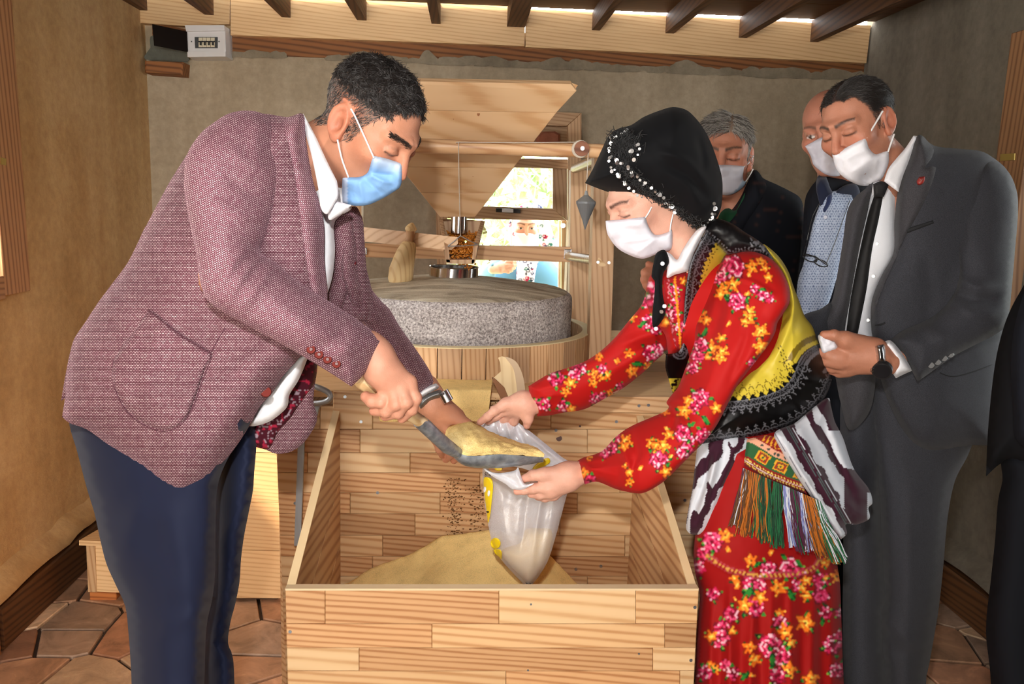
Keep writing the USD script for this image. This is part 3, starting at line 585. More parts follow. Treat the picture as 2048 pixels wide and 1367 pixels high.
ARM = [(560, 436), (735, 457), (880, 470), (914, 474), (916, 487), (903, 500), (885, 499), (735, 485), (560, 466)]
obj('shake_arm', hull([W(x, y, yy+d) for x, y, yy in ((560, 436, 2.98), (916, 474, 2.552), (916, 487, 2.552), (903, 500, 2.566), (560, 466, 2.98)) for d in (0, .012)]), wood('arm_wood', S(216, 180, 142), S(190, 148, 110), 0, contrast=.3), None, 'flat pale wooden arm reaching from the left into the feed shoe', 'arm')
# ------------------------------------------------------------------ frame of posts, rails and round rungs
fm = thing('mill_stand', 'pine post and rail frame standing around the millstone', 'frame')
def hexpx(name, px, y, d, m_, par=fm, bev=.002): return obj(name, slab([W(a, b, y) for a, b in px], (0, d, 0), bev), m_, par)
pz = lambda p: p
def post(xc_top, xc_bot, wpx, ytop, y, d, m_):
    b = W(xc_bot, 700, y); t = W(xc_top, ytop, y); w_ = wpx/F*y/2
    return obj('post', hull([[p[0]+sx*w_, y+dy, z] for p, z in ((t, t[2]), (t+(b-t)*((t[2]-TZ)/(t[2]-b[2])), TZ-.004)) for sx in (-1, 1) for dy in (0, d)]), m_, fm)
post(1212, 1200, 44, 288, 2.52, .06, aged[2])
post(1162, 1157, 40, 340, 3.16, .06, aged[2])
post(703, 700, 40, 330, 3.16, .06, aged[2])
post(560, 572, 44, 285, 2.52, .06, aged[2])
rw_ = wood('rail_wood', S(198, 156, 116), S(166, 120, 82), 0, contrast=.4)
hexpx('rail', [(690, 486), (1143, 494), (1143, 524), (690, 513)], 3.15, .03, rw_)
def pole(a, b, r, nm='rung', m_=None): return obj(nm, cyl(a, b, r, n=24), m_ or wood('round_pole', S(220, 190, 148), S(176, 138, 92), 0, contrast=.5, rough=.4), fm, smooth=40)
pole(W(1150, 337, 3.16), W(1222, 306, 2.52), .017)
pole(W(1136, 512, 3.16), W(1205, 522, 2.52), .016)
hexpx('bracket', [(1129, 498), (1143, 498), (1141, 516), (1128, 517)], 3.145, .003, metal)
hexpx('bracket', [(724, 494), (734, 495), (734, 509), (724, 508)], 3.145, .003, metal)
for x, y in ((1196, 524), (1218, 525), (1136, 506)): obj('screw', cyl(W(x, y, 2.518 if x > 1150 else 3.143), W(x, y, 2.53 if x > 1150 else 3.15), .0045, n=10), screwm, fm)
shaft = obj('shaft', cyl(W(520, 282, 2.33), W(1240, 303, 2.36), 14/F*2.34, n=28), wood('shaft_wood', S(222, 180, 136), S(182, 130, 88), 0, contrast=.6, rough=.4), None, 'round wooden shaft lying across the front of the hopper', 'shaft', smooth=40)
pu = thing('pulley', 'small round brown pulley disc screwed to the end of the shaft', 'pulley')
yp = 2.335
obj('rim', cyl(W(1161, 298, yp-.012), W(1160, 297, yp-.003), 17/F*yp, n=32), plain('pulley_rim', S(190, 180, 165), .4), pu, smooth=30)
obj('disc', cyl(W(1164, 297, yp-.022), W(1163, 297, yp-.012), 14.5/F*yp, n=32), wood('pulley_wood', S(130, 82, 58), S(92, 52, 34), 0), pu, smooth=30)
obj('screw', cyl(W(1165, 296.5, yp-.026), W(1165, 296.5, yp-.018), 4/F*yp, n=14), metal, pu)
cordm = plain('white_cord', S(196, 190, 178), .8)
def cord(pts, label, r=.0011): return obj('cord', tube(np.array(pts), r, 6), cordm, None, label, 'cord')
cord([W(912, 285, yp-.022), W(917, 284, yp-.024), W(1030, 285.5, yp-.018), W(1156, 284, yp-.008), W(1164, 282, yp-.008)], 'white cord stretched along the top of the wooden shaft')
cord([W(1177, 300, yp-.008), W(1175, 330, yp-.008), W(1173, 384, yp-.008)], 'white cord hanging from the pulley to the grey plumb weight')
cord([W(917, 284, yp-.024), W(918, 360, 2.40), W(920, 440, 2.47), W(921, 472, 2.53)], 'white cord hanging down the hopper front to the feed shoe')
tr_ = thing('wire_hanger', 'twisted wire triangle holding up the front of the feed shoe', 'wire')
for a, b in (((921, 471), (897, 491)), ((921, 471), (955, 488)), ((895, 492), (955, 489))): obj('wire', tube([W(*a, 2.535), W((a[0]+b[0])/2, (a[1]+b[1])/2+1, 2.533), W(*b, 2.545)], .0016, 6), iron, tr_)
pb = thing('plumb_weight', 'grey metal plumb weight hanging below the pulley', 'weight')
yw = yp-.008
lead = plain('lead_grey', S(104, 106, 108), .55, metallic=.3)
def at(x, y): return W(x, y, yw)
obj('cone', loft([(at(1170, 459), .001, .001), (at(1171, 440), .009, .009), (at(1172, 407), .0268, .0268), (at(1172, 403), .0268, .0268)][::1], 4+20), lead, pb)
obj('shoulder', loft([(at(1172, 403), .0272, .0272), (at(1172.5, 390), .006, .006), (at(1172.5, 381), .003, .003)], 24), plain('lead_light', S(132, 134, 134), .5, metallic=.3), pb)
# ------------------------------------------------------------------ the iron clamp on the cabinet edge
ic = thing('iron_clamp', 'grey iron bar clamp with loop handle, left of the flour box', 'clamp')
obj('loop_handle', tube(spline([W(600, 768, 2.16), W(632, 773, 2.14), W(655, 783, 2.13), W(661, 792, 2.13), W(655, 801, 2.13), W(630, 806, 2.14), W(598, 803, 2.16)], .006), .0075, 12), iron, ic, smooth=True)
obj('bar', slab([W(598, 820, 2.15), W(611, 820, 2.15), W(601, 1092, 2.15), W(588, 1092, 2.15)], (.0, .012, 0)), iron, ic)
obj('jaw', slab([W(628, 810, 2.15), W(640, 812, 2.15), W(634, 832, 2.15), W(598, 836, 2.15), W(598, 812, 2.15)], (0, .014, 0)), iron, ic)
# ------------------------------------------------------------------ pine step and tall bin at the back left
ys = 2.99
st = thing('pine_step', 'low pale pine step box on the floor by the left wall', 'step')
hexpx('front_board', [(174, 1088), (392, 1096), (392, 1192), (177, 1182)], ys, .02, fresh[0], st)
hexpx('corner_board', [(172, 1088), (190, 1088), (193, 1184), (176, 1184)], ys-.004, .006, pine[2], st)
tp = np.array([W(158, 1080, ys-.02), W(394, 1090, ys-.02), W(394, 1045, ys+.55), W(205, 1040, ys+.35)]); tp[:, 2] = tp[0][2]
obj('top_board', hull(np.vstack([[W(158, 1080, ys-.025), W(394, 1088, ys-.025)], [[XL+.25, ys+.4, W(158, 1080, ys-.02)[2]], [W(394, 1088, ys)[0], ys+.4, W(158, 1080, ys-.02)[2]]], [W(158, 1090, ys-.025), W(394, 1098, ys-.025)], [[XL+.25, ys+.4, W(158, 1090, ys-.02)[2]], [W(394, 1088, ys)[0], ys+.4, W(158, 1090, ys-.02)[2]]]])), fresh[0], st)
ft = W(175, 1184, ys); obj('foot', box((ft[0]+.002, ys+.01, 0), (W(230, 1184, ys)[0], ys+.07, ft[2])), wood('foot_pine', S(196, 120, 62), S(140, 74, 32), 0), st)
obj('side_board', box((ft[0]+.0, ys+.02, ft[2]), (ft[0]+.02, ys+.38, W(175, 1090, ys)[2])), fresh[1], st)
bn = thing('pine_bin', 'tall pale pine board bin left of the mill cabinet, glowing in the sun', 'bin')
for a, b in ((800, 905), (906, 1004), (1005, 1100), (1101, 1196)):
    hexpx('front_board', [(400, a-3), (562, a), (562, b), (400, b-2)], ys-.006, .02, fresh[0], bn, .0012)
bx = W(562, 1100, ys)[0]; obj('side_board', box((bx-.02, ys+.014, .03), (bx, ys+.6, W(500, 800, ys)[2])), fresh[1], bn)
obj('plinth', box((W(400, 1190, ys)[0], ys+.02, 0), (bx-.02, ys+.55, .06)), brown[0], bn)
# ================================================================== tools for people: clothes, heads, hands
def resample(outline, step):
    """closed outline in pixels; plain points are joined smoothly, points with a third value are corners"""
    n = len(outline); cor = [i for i, p in enumerate(outline) if len(p) > 2]
    xy = [np.array(p[:2], float) for p in outline]
    if not cor: return spline(np.array(xy), step, True)
    out = []
    for a, b in zip(cor, cor[1:]+[cor[0]+n]):
        run = np.array([xy[i % n] for i in range(a, b+1)])
        out.append(spline(run, step)[:-1])
    return np.vstack(out)
def depth_fn(y):
    if callable(y): return y
    if np.isscalar(y): return lambda x, p: np.full(np.shape(x), float(y))
    c = np.array(y, float)
    if len(c) < 3: 
        d = c[1, :2]-c[0, :2]; L = d@d
        return lambda x, p: c[0, 2]+(c[1, 2]-c[0, 2])*np.clip(((np.asarray(x)-c[0, 0])*d[0]+(np.asarray(p)-c[0, 1])*d[1])/L, -.3, 1.3)
    rb = RBFInterpolator(c[:, :2]/100., c[:, 2], kernel='linear' if len(c) > 3 else 'thin_plate_spline', degree=1 if len(c) > 3 else 1)
    return lambda x, p: rb(np.c_[np.ravel(x), np.ravel(p)]/100.).reshape(np.shape(x))
class Piece:
    def __init__(s, pts, tri, yf, yb, nb, rot=0.):
        m = len(pts); s.pts, s.yf = pts, yf
        v = np.vstack([W(pts[:, 0], pts[:, 1], yf), W(pts[:, 0], pts[:, 1], yb)])
        a, b, c = (W(*pts[tri[0, k]], yf[tri[0, k]]) for k in range(3))
        tri = np.array(tri); nn = np.cross(pts[tri[:, 1]]-pts[tri[:, 0]], pts[tri[:, 2]]-pts[tri[:, 0]]); tri[nn > 0] = tri[nn > 0][:, ::-1]
        sd = [[i, (i+1) % nb, (i+1) % nb+m] for i in range(nb)]+[[i, (i+1) % nb+m, i+m] for i in range(nb)]
        s.mesh = trimesh.Trimesh(v, np.vstack([tri, tri[:, ::-1]+m, sd]), process=False)
        s.px = np.vstack([pts, pts]); s.nfront = m
        ca, sa = math.cos(rot), math.sin(rot); q = (s.px-pts.mean(0))*(np.median(yf)/F)
        s.uv = np.c_[q[:, 0]*ca+q[:, 1]*sa, -q[:, 0]*sa+q[:, 1]*ca]
        s.poly = Polygon(pts[:nb]).buffer(0); s._f = None
    def front(s, x, y, extend=True):
        if s._f is None: s._f = (LinearNDInterpolator(s.pts, s.yf), NearestNDInterpolator(s.pts, s.yf))
        r = s._f[0](x, y); bad = np.isnan(r)
        if not extend: r = np.where(shapely.contains_xy(s.poly, x, y), r, np.inf); return np.where(np.isnan(r), np.inf, r)
        return np.where(bad, s._f[1](x, y), r)
class Over:
    """the nearest of several surfaces"""
    def __init__(s, *ps): s.ps = ps
    def front(s, x, y):
        r = np.min([p.front(x, y, False) for p in s.ps], 0); bad = ~np.isfinite(r)
        if bad.any():
            alt = np.min([p.front(x, y) for p in s.ps], 0); r = np.where(bad, alt, r)
        return r
def inner_points(outline, sp):
    b = resample(outline, sp); poly = Polygon(b)
    if not poly.is_valid:
        poly = poly.buffer(0); poly = max(getattr(poly, 'geoms', [poly]), key=lambda g: g.area); b = np.array(poly.exterior.coords)[:-1]
    x0, y0, x1, y1 = poly.bounds
    gx, gy = np.meshgrid(np.arange(x0, x1, sp), np.arange(y0, y1, sp*.866)); gx = gx+(np.arange(gx.shape[0]) % 2)[:, None]*sp*.5
    g = np.c_[gx.ravel(), gy.ravel()]; g = g[shapely.contains_xy(poly.buffer(-.55*sp), g[:, 0], g[:, 1])]
    pts = np.vstack([b, g]); tri = Delaunay(pts).simplices; c = pts[tri].mean(1); tri = tri[shapely.contains_xy(poly.buffer(.02), c[:, 0], c[:, 1])]
    e = np.cross(pts[tri[:, 1]]-pts[tri[:, 0]], pts[tri[:, 2]]-pts[tri[:, 0]]); tri = tri[np.abs(e) > 1e-3]
    ring = shapely.LinearRing(b); d = shapely.distance(shapely.points(pts), ring); d[:len(b)] = 0
    return pts, tri, d, len(b)
def fold_disp(pts, folds):
    r = np.zeros(len(pts))
    for ln, amp, w in folds:
        q = shapely.LineString(spline(np.array(ln, float), 4)); d = shapely.distance(shapely.points(pts), q); s = shapely.line_locate_point(q, shapely.points(pts))/q.length
        r += amp*np.exp(-(d/w)**2)*np.clip(4*s*(1-s)+.25, 0, 1)
    return r
def wrinkle(pts, amp, s, seed):
    q = np.c_[pts/s, np.full(len(pts), seed*3.7)]; return amp*(meshkit.fbm(q, 3, seed)-.5)
def pillow(outline, y, T, R=70, sp=7, back=.7, folds=(), wr=.004, ws=55, seed=1, edge=.003, prof=.5, rot=0.):
    """a rounded, stuffed piece: its outline in the photograph, its own distance y and its own thickness T"""
    pts, tri, d, nb = inner_points(outline, sp); R = min(R, d.max()); t = np.clip(d/R, 0, 1); pr = np.clip(1-(1-t)**2, 0, 1)**prof
    yc = depth_fn(y)(pts[:, 0], pts[:, 1]); soft = np.clip(d/12, 0, 1)
    yf = yc-T*pr-edge/2-soft*(fold_disp(pts, folds)+wrinkle(pts, wr, ws, seed)); yb = yc+T*back*pr+edge/2
    return Piece(pts, tri, yf, yb, nb, rot)
def drape(outline, base, T=.004, off=.001, R=20, sp=5, sink=.006, folds=(), wr=0., ws=40, seed=1, edge=.001, prof=.5, smooth_n=0, rot=0.):
    """a piece that lies on another surface"""
    pts, tri, d, nb = inner_points(outline, sp); R = min(R, d.max()); pr = np.clip(1-(1-np.clip(d/R, 0, 1))**2, 0, 1)**prof
    yc = base.front(pts[:, 0], pts[:, 1])
    if smooth_n:
        tr = cKDTree(pts); _, ix = tr.query(pts, smooth_n); yc = yc[ix].mean(1)
    soft = np.clip(d/8, 0, 1)
    yf = yc-off-edge-T*pr-soft*(fold_disp(pts, folds)+wrinkle(pts, wr, ws, seed)); return Piece(pts, tri, yf, np.maximum(yc+sink, yf+.001), nb, rot)
def put(name, pc, m_, parent, col=None, label=None, smooth=True, kind=None):
    c = None
    if col is not None:
        c = col(pc.px[:, 0], pc.px[:, 1]) if callable(col) else np.tile(np.asarray(col, float), (len(pc.px), 1))
    return obj(name, pc.mesh, m_, parent, label, smooth=smooth, uv=pc.uv, col=c, kind=kind)

# ---- distance fields
def smin(a, b, k): h = np.clip(.5+.5*(b-a)/k, 0, 1); return b+(a-b)*h-k*h*(1-h)
def smax(a, b, k): return -smin(-a, -b, k)
def ell(p, c, r): q = p-np.array(c); r = np.array(r, float); k0 = np.linalg.norm(q/r, axis=-1); k1 = np.linalg.norm(q/r**2, axis=-1); return k0*(k0-1)/np.maximum(k1, 1e-9)
def cone(p, a, b, ra, rb):
    a, b = np.asarray(a, float), np.asarray(b, float); ba = b-a; h = np.clip(((p-a)@ba)/max(ba@ba, 1e-12), 0, 1)
    return np.linalg.norm(p-a-h[..., None]*ba, axis=-1)-(ra+(rb-ra)*h)
def surfnet(fn, lo, hi, h):
    lo, hi = np.asarray(lo, float), np.asarray(hi, float); n = np.ceil((hi-lo)/h).astype(int)+1
    ax = [lo[k]+h*np.arange(n[k]) for k in range(3)]; g = np.stack(np.meshgrid(*ax, indexing='ij'), -1); d = fn(g.reshape(-1, 3)).reshape(n)
    s = d < 0; acc = np.zeros(tuple(n-1)+(3,)); cnt = np.zeros(tuple(n-1))
    for k in range(3):
        a = [slice(None)]*3; b = [slice(None)]*3; a[k] = slice(0, -1); b[k] = slice(1, None)
        cr = s[tuple(a)] != s[tuple(b)]; t = np.where(cr, d[tuple(a)]/(d[tuple(a)]-d[tuple(b)]+1e-30), 0)
        pt = g[tuple(a)].copy(); pt[..., k] += t*h; o = [i for i in range(3) if i != k]
        for du in (0, 1):
            for dv in (0, 1):
                sl = [slice(None)]*3; sl[o[0]] = slice(du, n[o[0]]-1+du); sl[o[1]] = slice(dv, n[o[1]]-1+dv); sl = tuple(sl)
                acc += np.where(cr[sl][..., None], pt[sl], 0); cnt += cr[sl]
    on = cnt > 0; idx = np.full(on.shape, -1); idx[on] = np.arange(on.sum()); v = acc[on]/cnt[on][:, None]; faces = []
    for k in range(3):
        o = [i for i in range(3) if i != k]; u_, w_ = o if k != 1 else o[::-1]
        a = [slice(None)]*3; b = [slice(None)]*3; a[k] = slice(0, -1); b[k] = slice(1, None); cr = (s[tuple(a)] != s[tuple(b)]); fl = s[tuple(a)]
        ii = np.argwhere(cr); ok = np.all([(ii[:, q] > 0) & (ii[:, q] < n[q]-1) for q in o], 0); ii = ii[ok]
        e = np.zeros(3, int); eu, ew = e.copy(), e.copy(); eu[u_] = 1; ew[w_] = 1
        q = np.stack([idx[tuple((ii-eu-ew).T)], idx[tuple((ii-ew).T)], idx[tuple(ii.T)], idx[tuple((ii-eu).T)]], 1)
        f = fl[tuple(ii.T)]; q[~f] = q[~f][:, ::-1]; faces.append(q)
    q = np.vstack(faces); q = q[(q >= 0).all(1)]
    return v, np.vstack([q[:, [0, 1, 2]], q[:, [0, 2, 3]]])
def head_sdf(q, o):
    """q in head space: x to the person's right, y forward, z up, origin between the ears at eye level"""
    p = q.copy(); ax = np.abs(p[:, 0]); m = p.copy(); m[:, 0] = ax
    wf = o.get('wide', 1.)
    d = ell(p, (0, -.018, .034), (.077*wf, .100, .083)); d = smin(d, ell(p, (0, .022, -.035), (.062*wf, .066, .082)), .035)
    jw = o.get('jaw', 1.)
    d = smin(d, cone(m, (.046*jw*wf, -.008, -.058), (.018, .060, -.100), .020, .018), .03)
    d = smin(d, ell(p, (0, .074, -.100), (.020, .018, .017)), .02)
    d = smin(d, ell(m, (.046*wf, .056, -.022), (.022, .022, .018)), .03)
    d = smin(d, cone(m, (.006, .091, .024), (.046*wf, .070, .024), .011, .008), .018)
    d = smax(d, -ell(m, (.032, .106, .003), (.021, .020, .014)), .014)
    d = smin(d, ell(m, (.032, .0765, .002), (.0155, .0145, .0135)), .005)
    d = smin(d, cone(m, (.018, .0905, -.0005), (.046, .0795, -.001), .0022, .002), .004)
    d = smin(d, cone(p, (0, .090, .010), (0, .109, -.034), .0085, .0112), .012)
    d = smin(d, ell(m, (.012, .098, -.038), (.008, .010, .008)), .008)
    d = smin(d, ell(p, (0, .090, -.070), (.026, .012, .013)), .012)
    ea = m-np.array([.079*wf, -.016, -.010]); c_, s_ = math.cos(.35), math.sin(.35); er = np.stack([ea[:, 0]*c_-ea[:, 1]*s_*0-ea[:, 0]*0, ea[:, 1], ea[:, 2]], -1)
    t = .22; ey = er[:, 1]*math.cos(t)+er[:, 2]*math.sin(t); ez = -er[:, 1]*math.sin(t)+er[:, 2]*math.cos(t); ex = er[:, 0]-.35*np.maximum(-ey, 0)
    e3 = np.stack([ex, ey, ez], -1)
    outer = np.sqrt((np.sqrt((ey/.0185)**2+((ez-.002)/.031)**2)-.86)**2*.018**2+ex**2)-.0046
    ear = smin(outer, ell(e3, (-.003, 0, 0), (.006, .017, .029)), .004); ear = smin(ear, ell(e3, (0, .004, -.028), (.006, .010, .011)), .006)
    ear = smax(ear, -ell(e3, (.007, .003, -.003), (.0095, .009, .015)), .003)
    if o.get('ears', True): d = smin(d, ear, .006)
    ne = np.array(o['neck']); d = smin(d, cone(p, (0, -.030, -.062), ne, o.get('neck_r', .056), o.get('neck_r', .056)*1.08), .03)
    return d
class Head:
    def __init__(s, anchor_px, y, anchor_local, az, pitch, roll, scale=1., neck_to=None, h=.0042, **o):
        """az: 0 faces +x of the picture, 90 faces the camera, 180 faces -x"""
        a, p_, r_ = np.radians([az, pitch, roll]); f = np.array([math.cos(a)*math.cos(p_), -math.sin(a)*math.cos(p_), -math.sin(p_)])
        rt = np.cross(f, [0, 0, 1.]); rt /= np.linalg.norm(rt); u = np.cross(rt, f)
        rt, u = rt*math.cos(r_)+u*math.sin(r_), u*math.cos(r_)-rt*math.sin(r_)
        s.M = np.stack([rt, f, u]); s.sc = scale; s.o = W(*anchor_px, y)-scale*(np.array(anchor_local)@s.M)
        o['neck'] = s.local(neck_to) if neck_to is not None else np.array([0, -.05, -.18]); s.opt = o
        lo = np.minimum([-.105, -.135, -.14], o['neck']-.07); hi = np.maximum([.105, .145, .145], o['neck']+.07)
        v, f_ = surfnet(lambda q: head_sdf(q, o), lo, hi, h); s.lv, s.f = v, f_
        s.v = s.o+scale*(v@s.M)
        s.mesh = trimesh.Trimesh(s.v, s.f, process=False)
    def local(s, w): return (np.asarray(w)-s.o)@s.M.T/s.sc
    def world(s, l): return s.o+s.sc*(np.asarray(l, float)@s.M)
    def front(s, x, y, extend=True):
        if not hasattr(s, '_fi'):
            vn = s.mesh.vertex_normals; vis = ((s.v-CAM)*vn).sum(1) < 0; q = pix(s.v[vis]); yy = s.v[vis][:, 1]
            # keep the nearest of what falls on the same pixel cell
            key = np.round(q/2.5).astype(int); order = np.lexsort((yy, key[:, 1], key[:, 0])); key, q, yy = key[order], q[order], yy[order]
            keep = np.r_[True, np.any(key[1:] != key[:-1], 1)]; q, yy = q[keep], yy[keep]; s._fi = (LinearNDInterpolator(q, yy), NearestNDInterpolator(q, yy)); s.hull = None
        r = s._fi[0](x, y); return np.where(np.isnan(r), s._fi[1](x, y), r)
def skin_paint(hd, base, hair=None, brow=None, hairfn=None, shade=1., lip=True, eye='down', stubble=0., seed=0, iris=(.03, .015, .008)):
    """vertex colours of a head: skin, brows, eyes, hair roots, beard shadow"""
    q = hd.lv; b = np.asarray(base, float); c = np.tile(b, (len(q), 1)); ax = np.abs(q[:, 0])
    nz = meshkit.fbm(q*60, 3, seed)[:, None]-.5; c *= 1+.22*nz
    red = np.exp(-((q[:, 1]-.105)/.02)**2-((q[:, 2]+.03)/.025)**2)+.8*np.exp(-((ax-.046)/.022)**2-((q[:, 2]+.03)/.02)**2)*(q[:, 1] > .02)+1.0*(ax > .074)*(np.abs(q[:, 2]) < .045)*(np.abs(q[:, 1]+.014) < .03)
    c = c*(1-red[:, None]*.35)+(b*np.array([1.05, .62, .58]))*red[:, None]*.35
    def blend(w, col):
        nonlocal c; w = np.clip(w, 0, 1)[:, None]; c = c*(1-w)+np.asarray(col)*w
    if stubble:
        w = stubble*np.clip((-.028-q[:, 2])/.03, 0, 1)*(q[:, 1] > -.02)*(q[:, 2] > -.13); blend(w, b*.35)
    if brow is not None:
        t = np.clip((ax-.012)/.038, 0, 1); zc = .0235+.006*np.sin(t*2.3); w = np.exp(-((q[:, 2]-zc)/(.0052-.0022*t))**4)*(ax > .009)*(ax < .052)*(q[:, 1] > .04); blend(w*.92, brow)
    ey = (np.abs(q[:, 2]+.0005) < .0075)*(np.abs(ax-.032) < .016)*(q[:, 1] > .05)
    if eye == 'down':
        w = np.exp(-((q[:, 2]+.006-.12*(ax-.032)**2/.016)/.0024)**2)*(np.abs(ax-.032) < .0175)*(q[:, 1] > .05); blend(w*.9, (.012, .008, .006))
        w = np.exp(-((q[:, 2]-.0085)/.0022)**2)*(np.abs(ax-.032) < .016)*(q[:, 1] > .05); blend(w*.35, b*.4)
    else:
        r = ((ax-.032)/.0125)**2+((q[:, 2]-.0005)/.0048)**2; w = np.clip((1.15-r)/.3, 0, 1)*(q[:, 1] > .06); blend(w, (.62, .58, .55))
        r = np.hypot(ax-.032, q[:, 2]-.001); blend((r < .0052)*(q[:, 1] > .06)*1., iris)
        w = np.exp(-((q[:, 2]-.0062)/.0018)**2)*(np.abs(ax-.032) < .016)*(q[:, 1] > .05); blend(w*.85, (.012, .008, .006))
    if hd.opt.get('ears', True):  # shade of the ear hollow and rim groove, painted into the skin colour
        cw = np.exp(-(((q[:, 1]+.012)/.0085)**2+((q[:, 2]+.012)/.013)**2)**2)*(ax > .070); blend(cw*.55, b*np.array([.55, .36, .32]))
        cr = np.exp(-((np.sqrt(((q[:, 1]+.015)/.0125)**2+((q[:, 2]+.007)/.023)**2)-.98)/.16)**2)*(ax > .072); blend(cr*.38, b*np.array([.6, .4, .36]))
    if lip: blend(np.exp(-((q[:, 2]+.072)/.008)**4)*(ax < .024)*(q[:, 1] > .07)*.6, b*np.array([.9, .45, .42]))
    if hairfn is not None: blend(hairfn(q), hair)
    return c
def hair_curves(name, hd, fn, parent, m_, n, length, comb, curl=.3, width=.0011, seed=0, label=None, lift=.5):
    """strands rooted where fn(head point) says there is hair; comb: head-space direction function"""
    q = np.random.default_rng(seed); tri = hd.lv[hd.f]; ar = np.linalg.norm(np.cross(tri[:, 1]-tri[:, 0], tri[:, 2]-tri[:, 0]), axis=1); c = tri.mean(1); w = ar*np.clip(fn(c), 0, 1); w /= w.sum()
    k = q.choice(len(c), n, p=w); b = q.dirichlet((1, 1, 1), n); root = (tri[k]*b[:, :, None]).sum(1)
    nm = np.cross(tri[k][:, 1]-tri[k][:, 0], tri[k][:, 2]-tri[k][:, 0]); nm /= np.linalg.norm(nm, axis=1, keepdims=True)
    cd = comb(root)+q.normal(0, curl, (n, 3)); cd -= nm*(cd*nm).sum(1)[:, None]; cd /= np.linalg.norm(cd, axis=1, keepdims=True)+1e-9
    L = (length(root) if callable(length) else np.full(n, length))*q.uniform(.7, 1.25, n)
    P_ = [root-nm*.001]; d = nm*lift+cd*(1-lift); bend = q.normal(0, curl, (n, 3))
    for s in range(4):
        P_.append(P_[-1]+d/np.linalg.norm(d, axis=1, keepdims=True)*(L/4)[:, None]); d = d*.6+cd*.6-nm*.10+bend*.35
    pts = hd.world(np.stack(P_, 1).reshape(-1, 3))
    cu = UsdGeom.BasisCurves.Define(stage, number(P(parent), name)); cu.CreateTypeAttr('linear'); cu.CreateCurveVertexCountsAttr([5]*n)
    cu.CreatePointsAttr(Vt.Vec3fArray.FromNumpy(pts.astype(np.float32))); wd = np.tile(np.array([1, 1, .9, .7, .3])*width, n); cu.CreateWidthsAttr(Vt.FloatArray.FromNumpy(wd.astype(np.float32))); cu.SetWidthsInterpolation('vertex')
    UsdShade.MaterialBindingAPI.Apply(cu.GetPrim()).Bind(m_); tag(cu.GetPrim(), label, kind='stuff'); return cu
def strands(name, lines, width, m_, parent, label=None):
    cu = UsdGeom.BasisCurves.Define(stage, number(P(parent), name)); cu.CreateTypeAttr('linear'); cu.CreateCurveVertexCountsAttr([len(l) for l in lines]); p = np.vstack(lines)
    cu.CreatePointsAttr(Vt.Vec3fArray.FromNumpy(p.astype(np.float32))); cu.CreateWidthsAttr(Vt.FloatArray.FromNumpy(np.full(len(p), width, np.float32))); cu.SetWidthsInterpolation('vertex')
    UsdShade.MaterialBindingAPI.Apply(cu.GetPrim()).Bind(m_); tag(cu.GetPrim(), label, kind='stuff'); return cu
def hand_mesh(palm, fingers, h=.0028, k=.010, pk=.014):
    """palm: bones ((px,py,y),(px,py,y),r1,r2) that blend; fingers: chains of (px,py,y,r). Returns vertices, faces, and a per-vertex fingertip weight."""
    w = lambda a: W(a[0], a[1], a[2]); pb = [(w(a), w(b), r1, r2) for a, b, r1, r2 in palm]; fc = [[(w(a), a[3]) for a in f] for f in fingers]
    allp = np.array([p for b in pb for p in b[:2]]+[p for f in fc for p, _ in f]); lo, hi = allp.min(0)-.04, allp.max(0)+.04
    def fn(p):
        d = None
        for a, b, r1, r2 in pb: e = cone(p, a, b, r1, r2); d = e if d is None else smin(d, e, pk)
        out = d
        for f in fc:
            e = None
            for (a, ra), (b, rb) in zip(f, f[1:]):
                g_ = cone(p, a, b, ra, rb); e = g_ if e is None else smin(e, g_, .003)
            for (a, ra) in f[1:-1]: e = smin(e, np.linalg.norm(p-a, axis=-1)-ra*1.06, .004)
            out = np.minimum(out, smin(d, e, k))
        return out
    v, f_ = surfnet(fn, lo, hi, h); tips = np.array([f[-1][0] for f in fc]) if fc else np.zeros((1, 3)); td = np.min(np.linalg.norm(v[:, None]-tips[None], axis=2), 1)
    kn = np.array([p for f in fc for p, _ in f[:-1]]) if fc else tips; kd = np.min(np.linalg.norm(v[:, None]-kn[None], axis=2), 1)
    return v, f_, np.clip(1-td/.022, 0, 1), np.clip(1-kd/.016, 0, 1)
def hand_paint(hm, base, seed=0):
    v, _, t, kn = hm; b = np.asarray(base); c = np.tile(b, (len(v), 1))*(1+.25*(meshkit.fbm(v*70, 3, seed)[:, None]-.5)); t = t[:, None]*.45; c = c*(1-t)+b*np.array([1.12, .80, .78])*t; kn = kn[:, None]*.3; return c*(1-kn)+b*np.array([.95, .72, .68])*kn
def body(parent, parts, mat_, label=None):
    """head, neck, hands and the hidden trunk and limbs as one mesh; parts: (vertices, faces, colours)"""
    vs, fs, cs, n = [], [], [], 0
    for v, f, c in parts: vs.append(v); fs.append(np.asarray(f)+n); cs.append(np.broadcast_to(c, (len(v), 3))); n += len(v)
    return obj('body', trimesh.Trimesh(np.vstack(vs), np.vstack(fs), process=False), mat_, parent, label, smooth=True, col=np.vstack(cs))
def trunk(bones, col, h=.022):
    """low-detail inner body: world-space bones (a, b, ra, rb), blended"""
    p = np.array([q for b in bones for q in b[:2]]); r = max(max(b[2:]) for b in bones)+.03
    def fn(x):
        d = None
        for a, b, ra, rb in bones: e = cone(x, a, b, ra, rb); d = e if d is None else smin(d, e, .05)
        return d
    v, f = surfnet(fn, p.min(0)-r, p.max(0)+r, h); return v, f, np.asarray(col)
SKIN = vcol('skin', .55, bump=.25, dist=.0012, spec=.4, sss=.06, scale=420.)
CLOTH = vcol('cloth', .85, bump=.35, dist=.0007, sheen=.1, scale=1200.)
MASKM = vcol('mask_fabric', .9, bump=.2, dist=.0006, scale=1500., spec=.15)
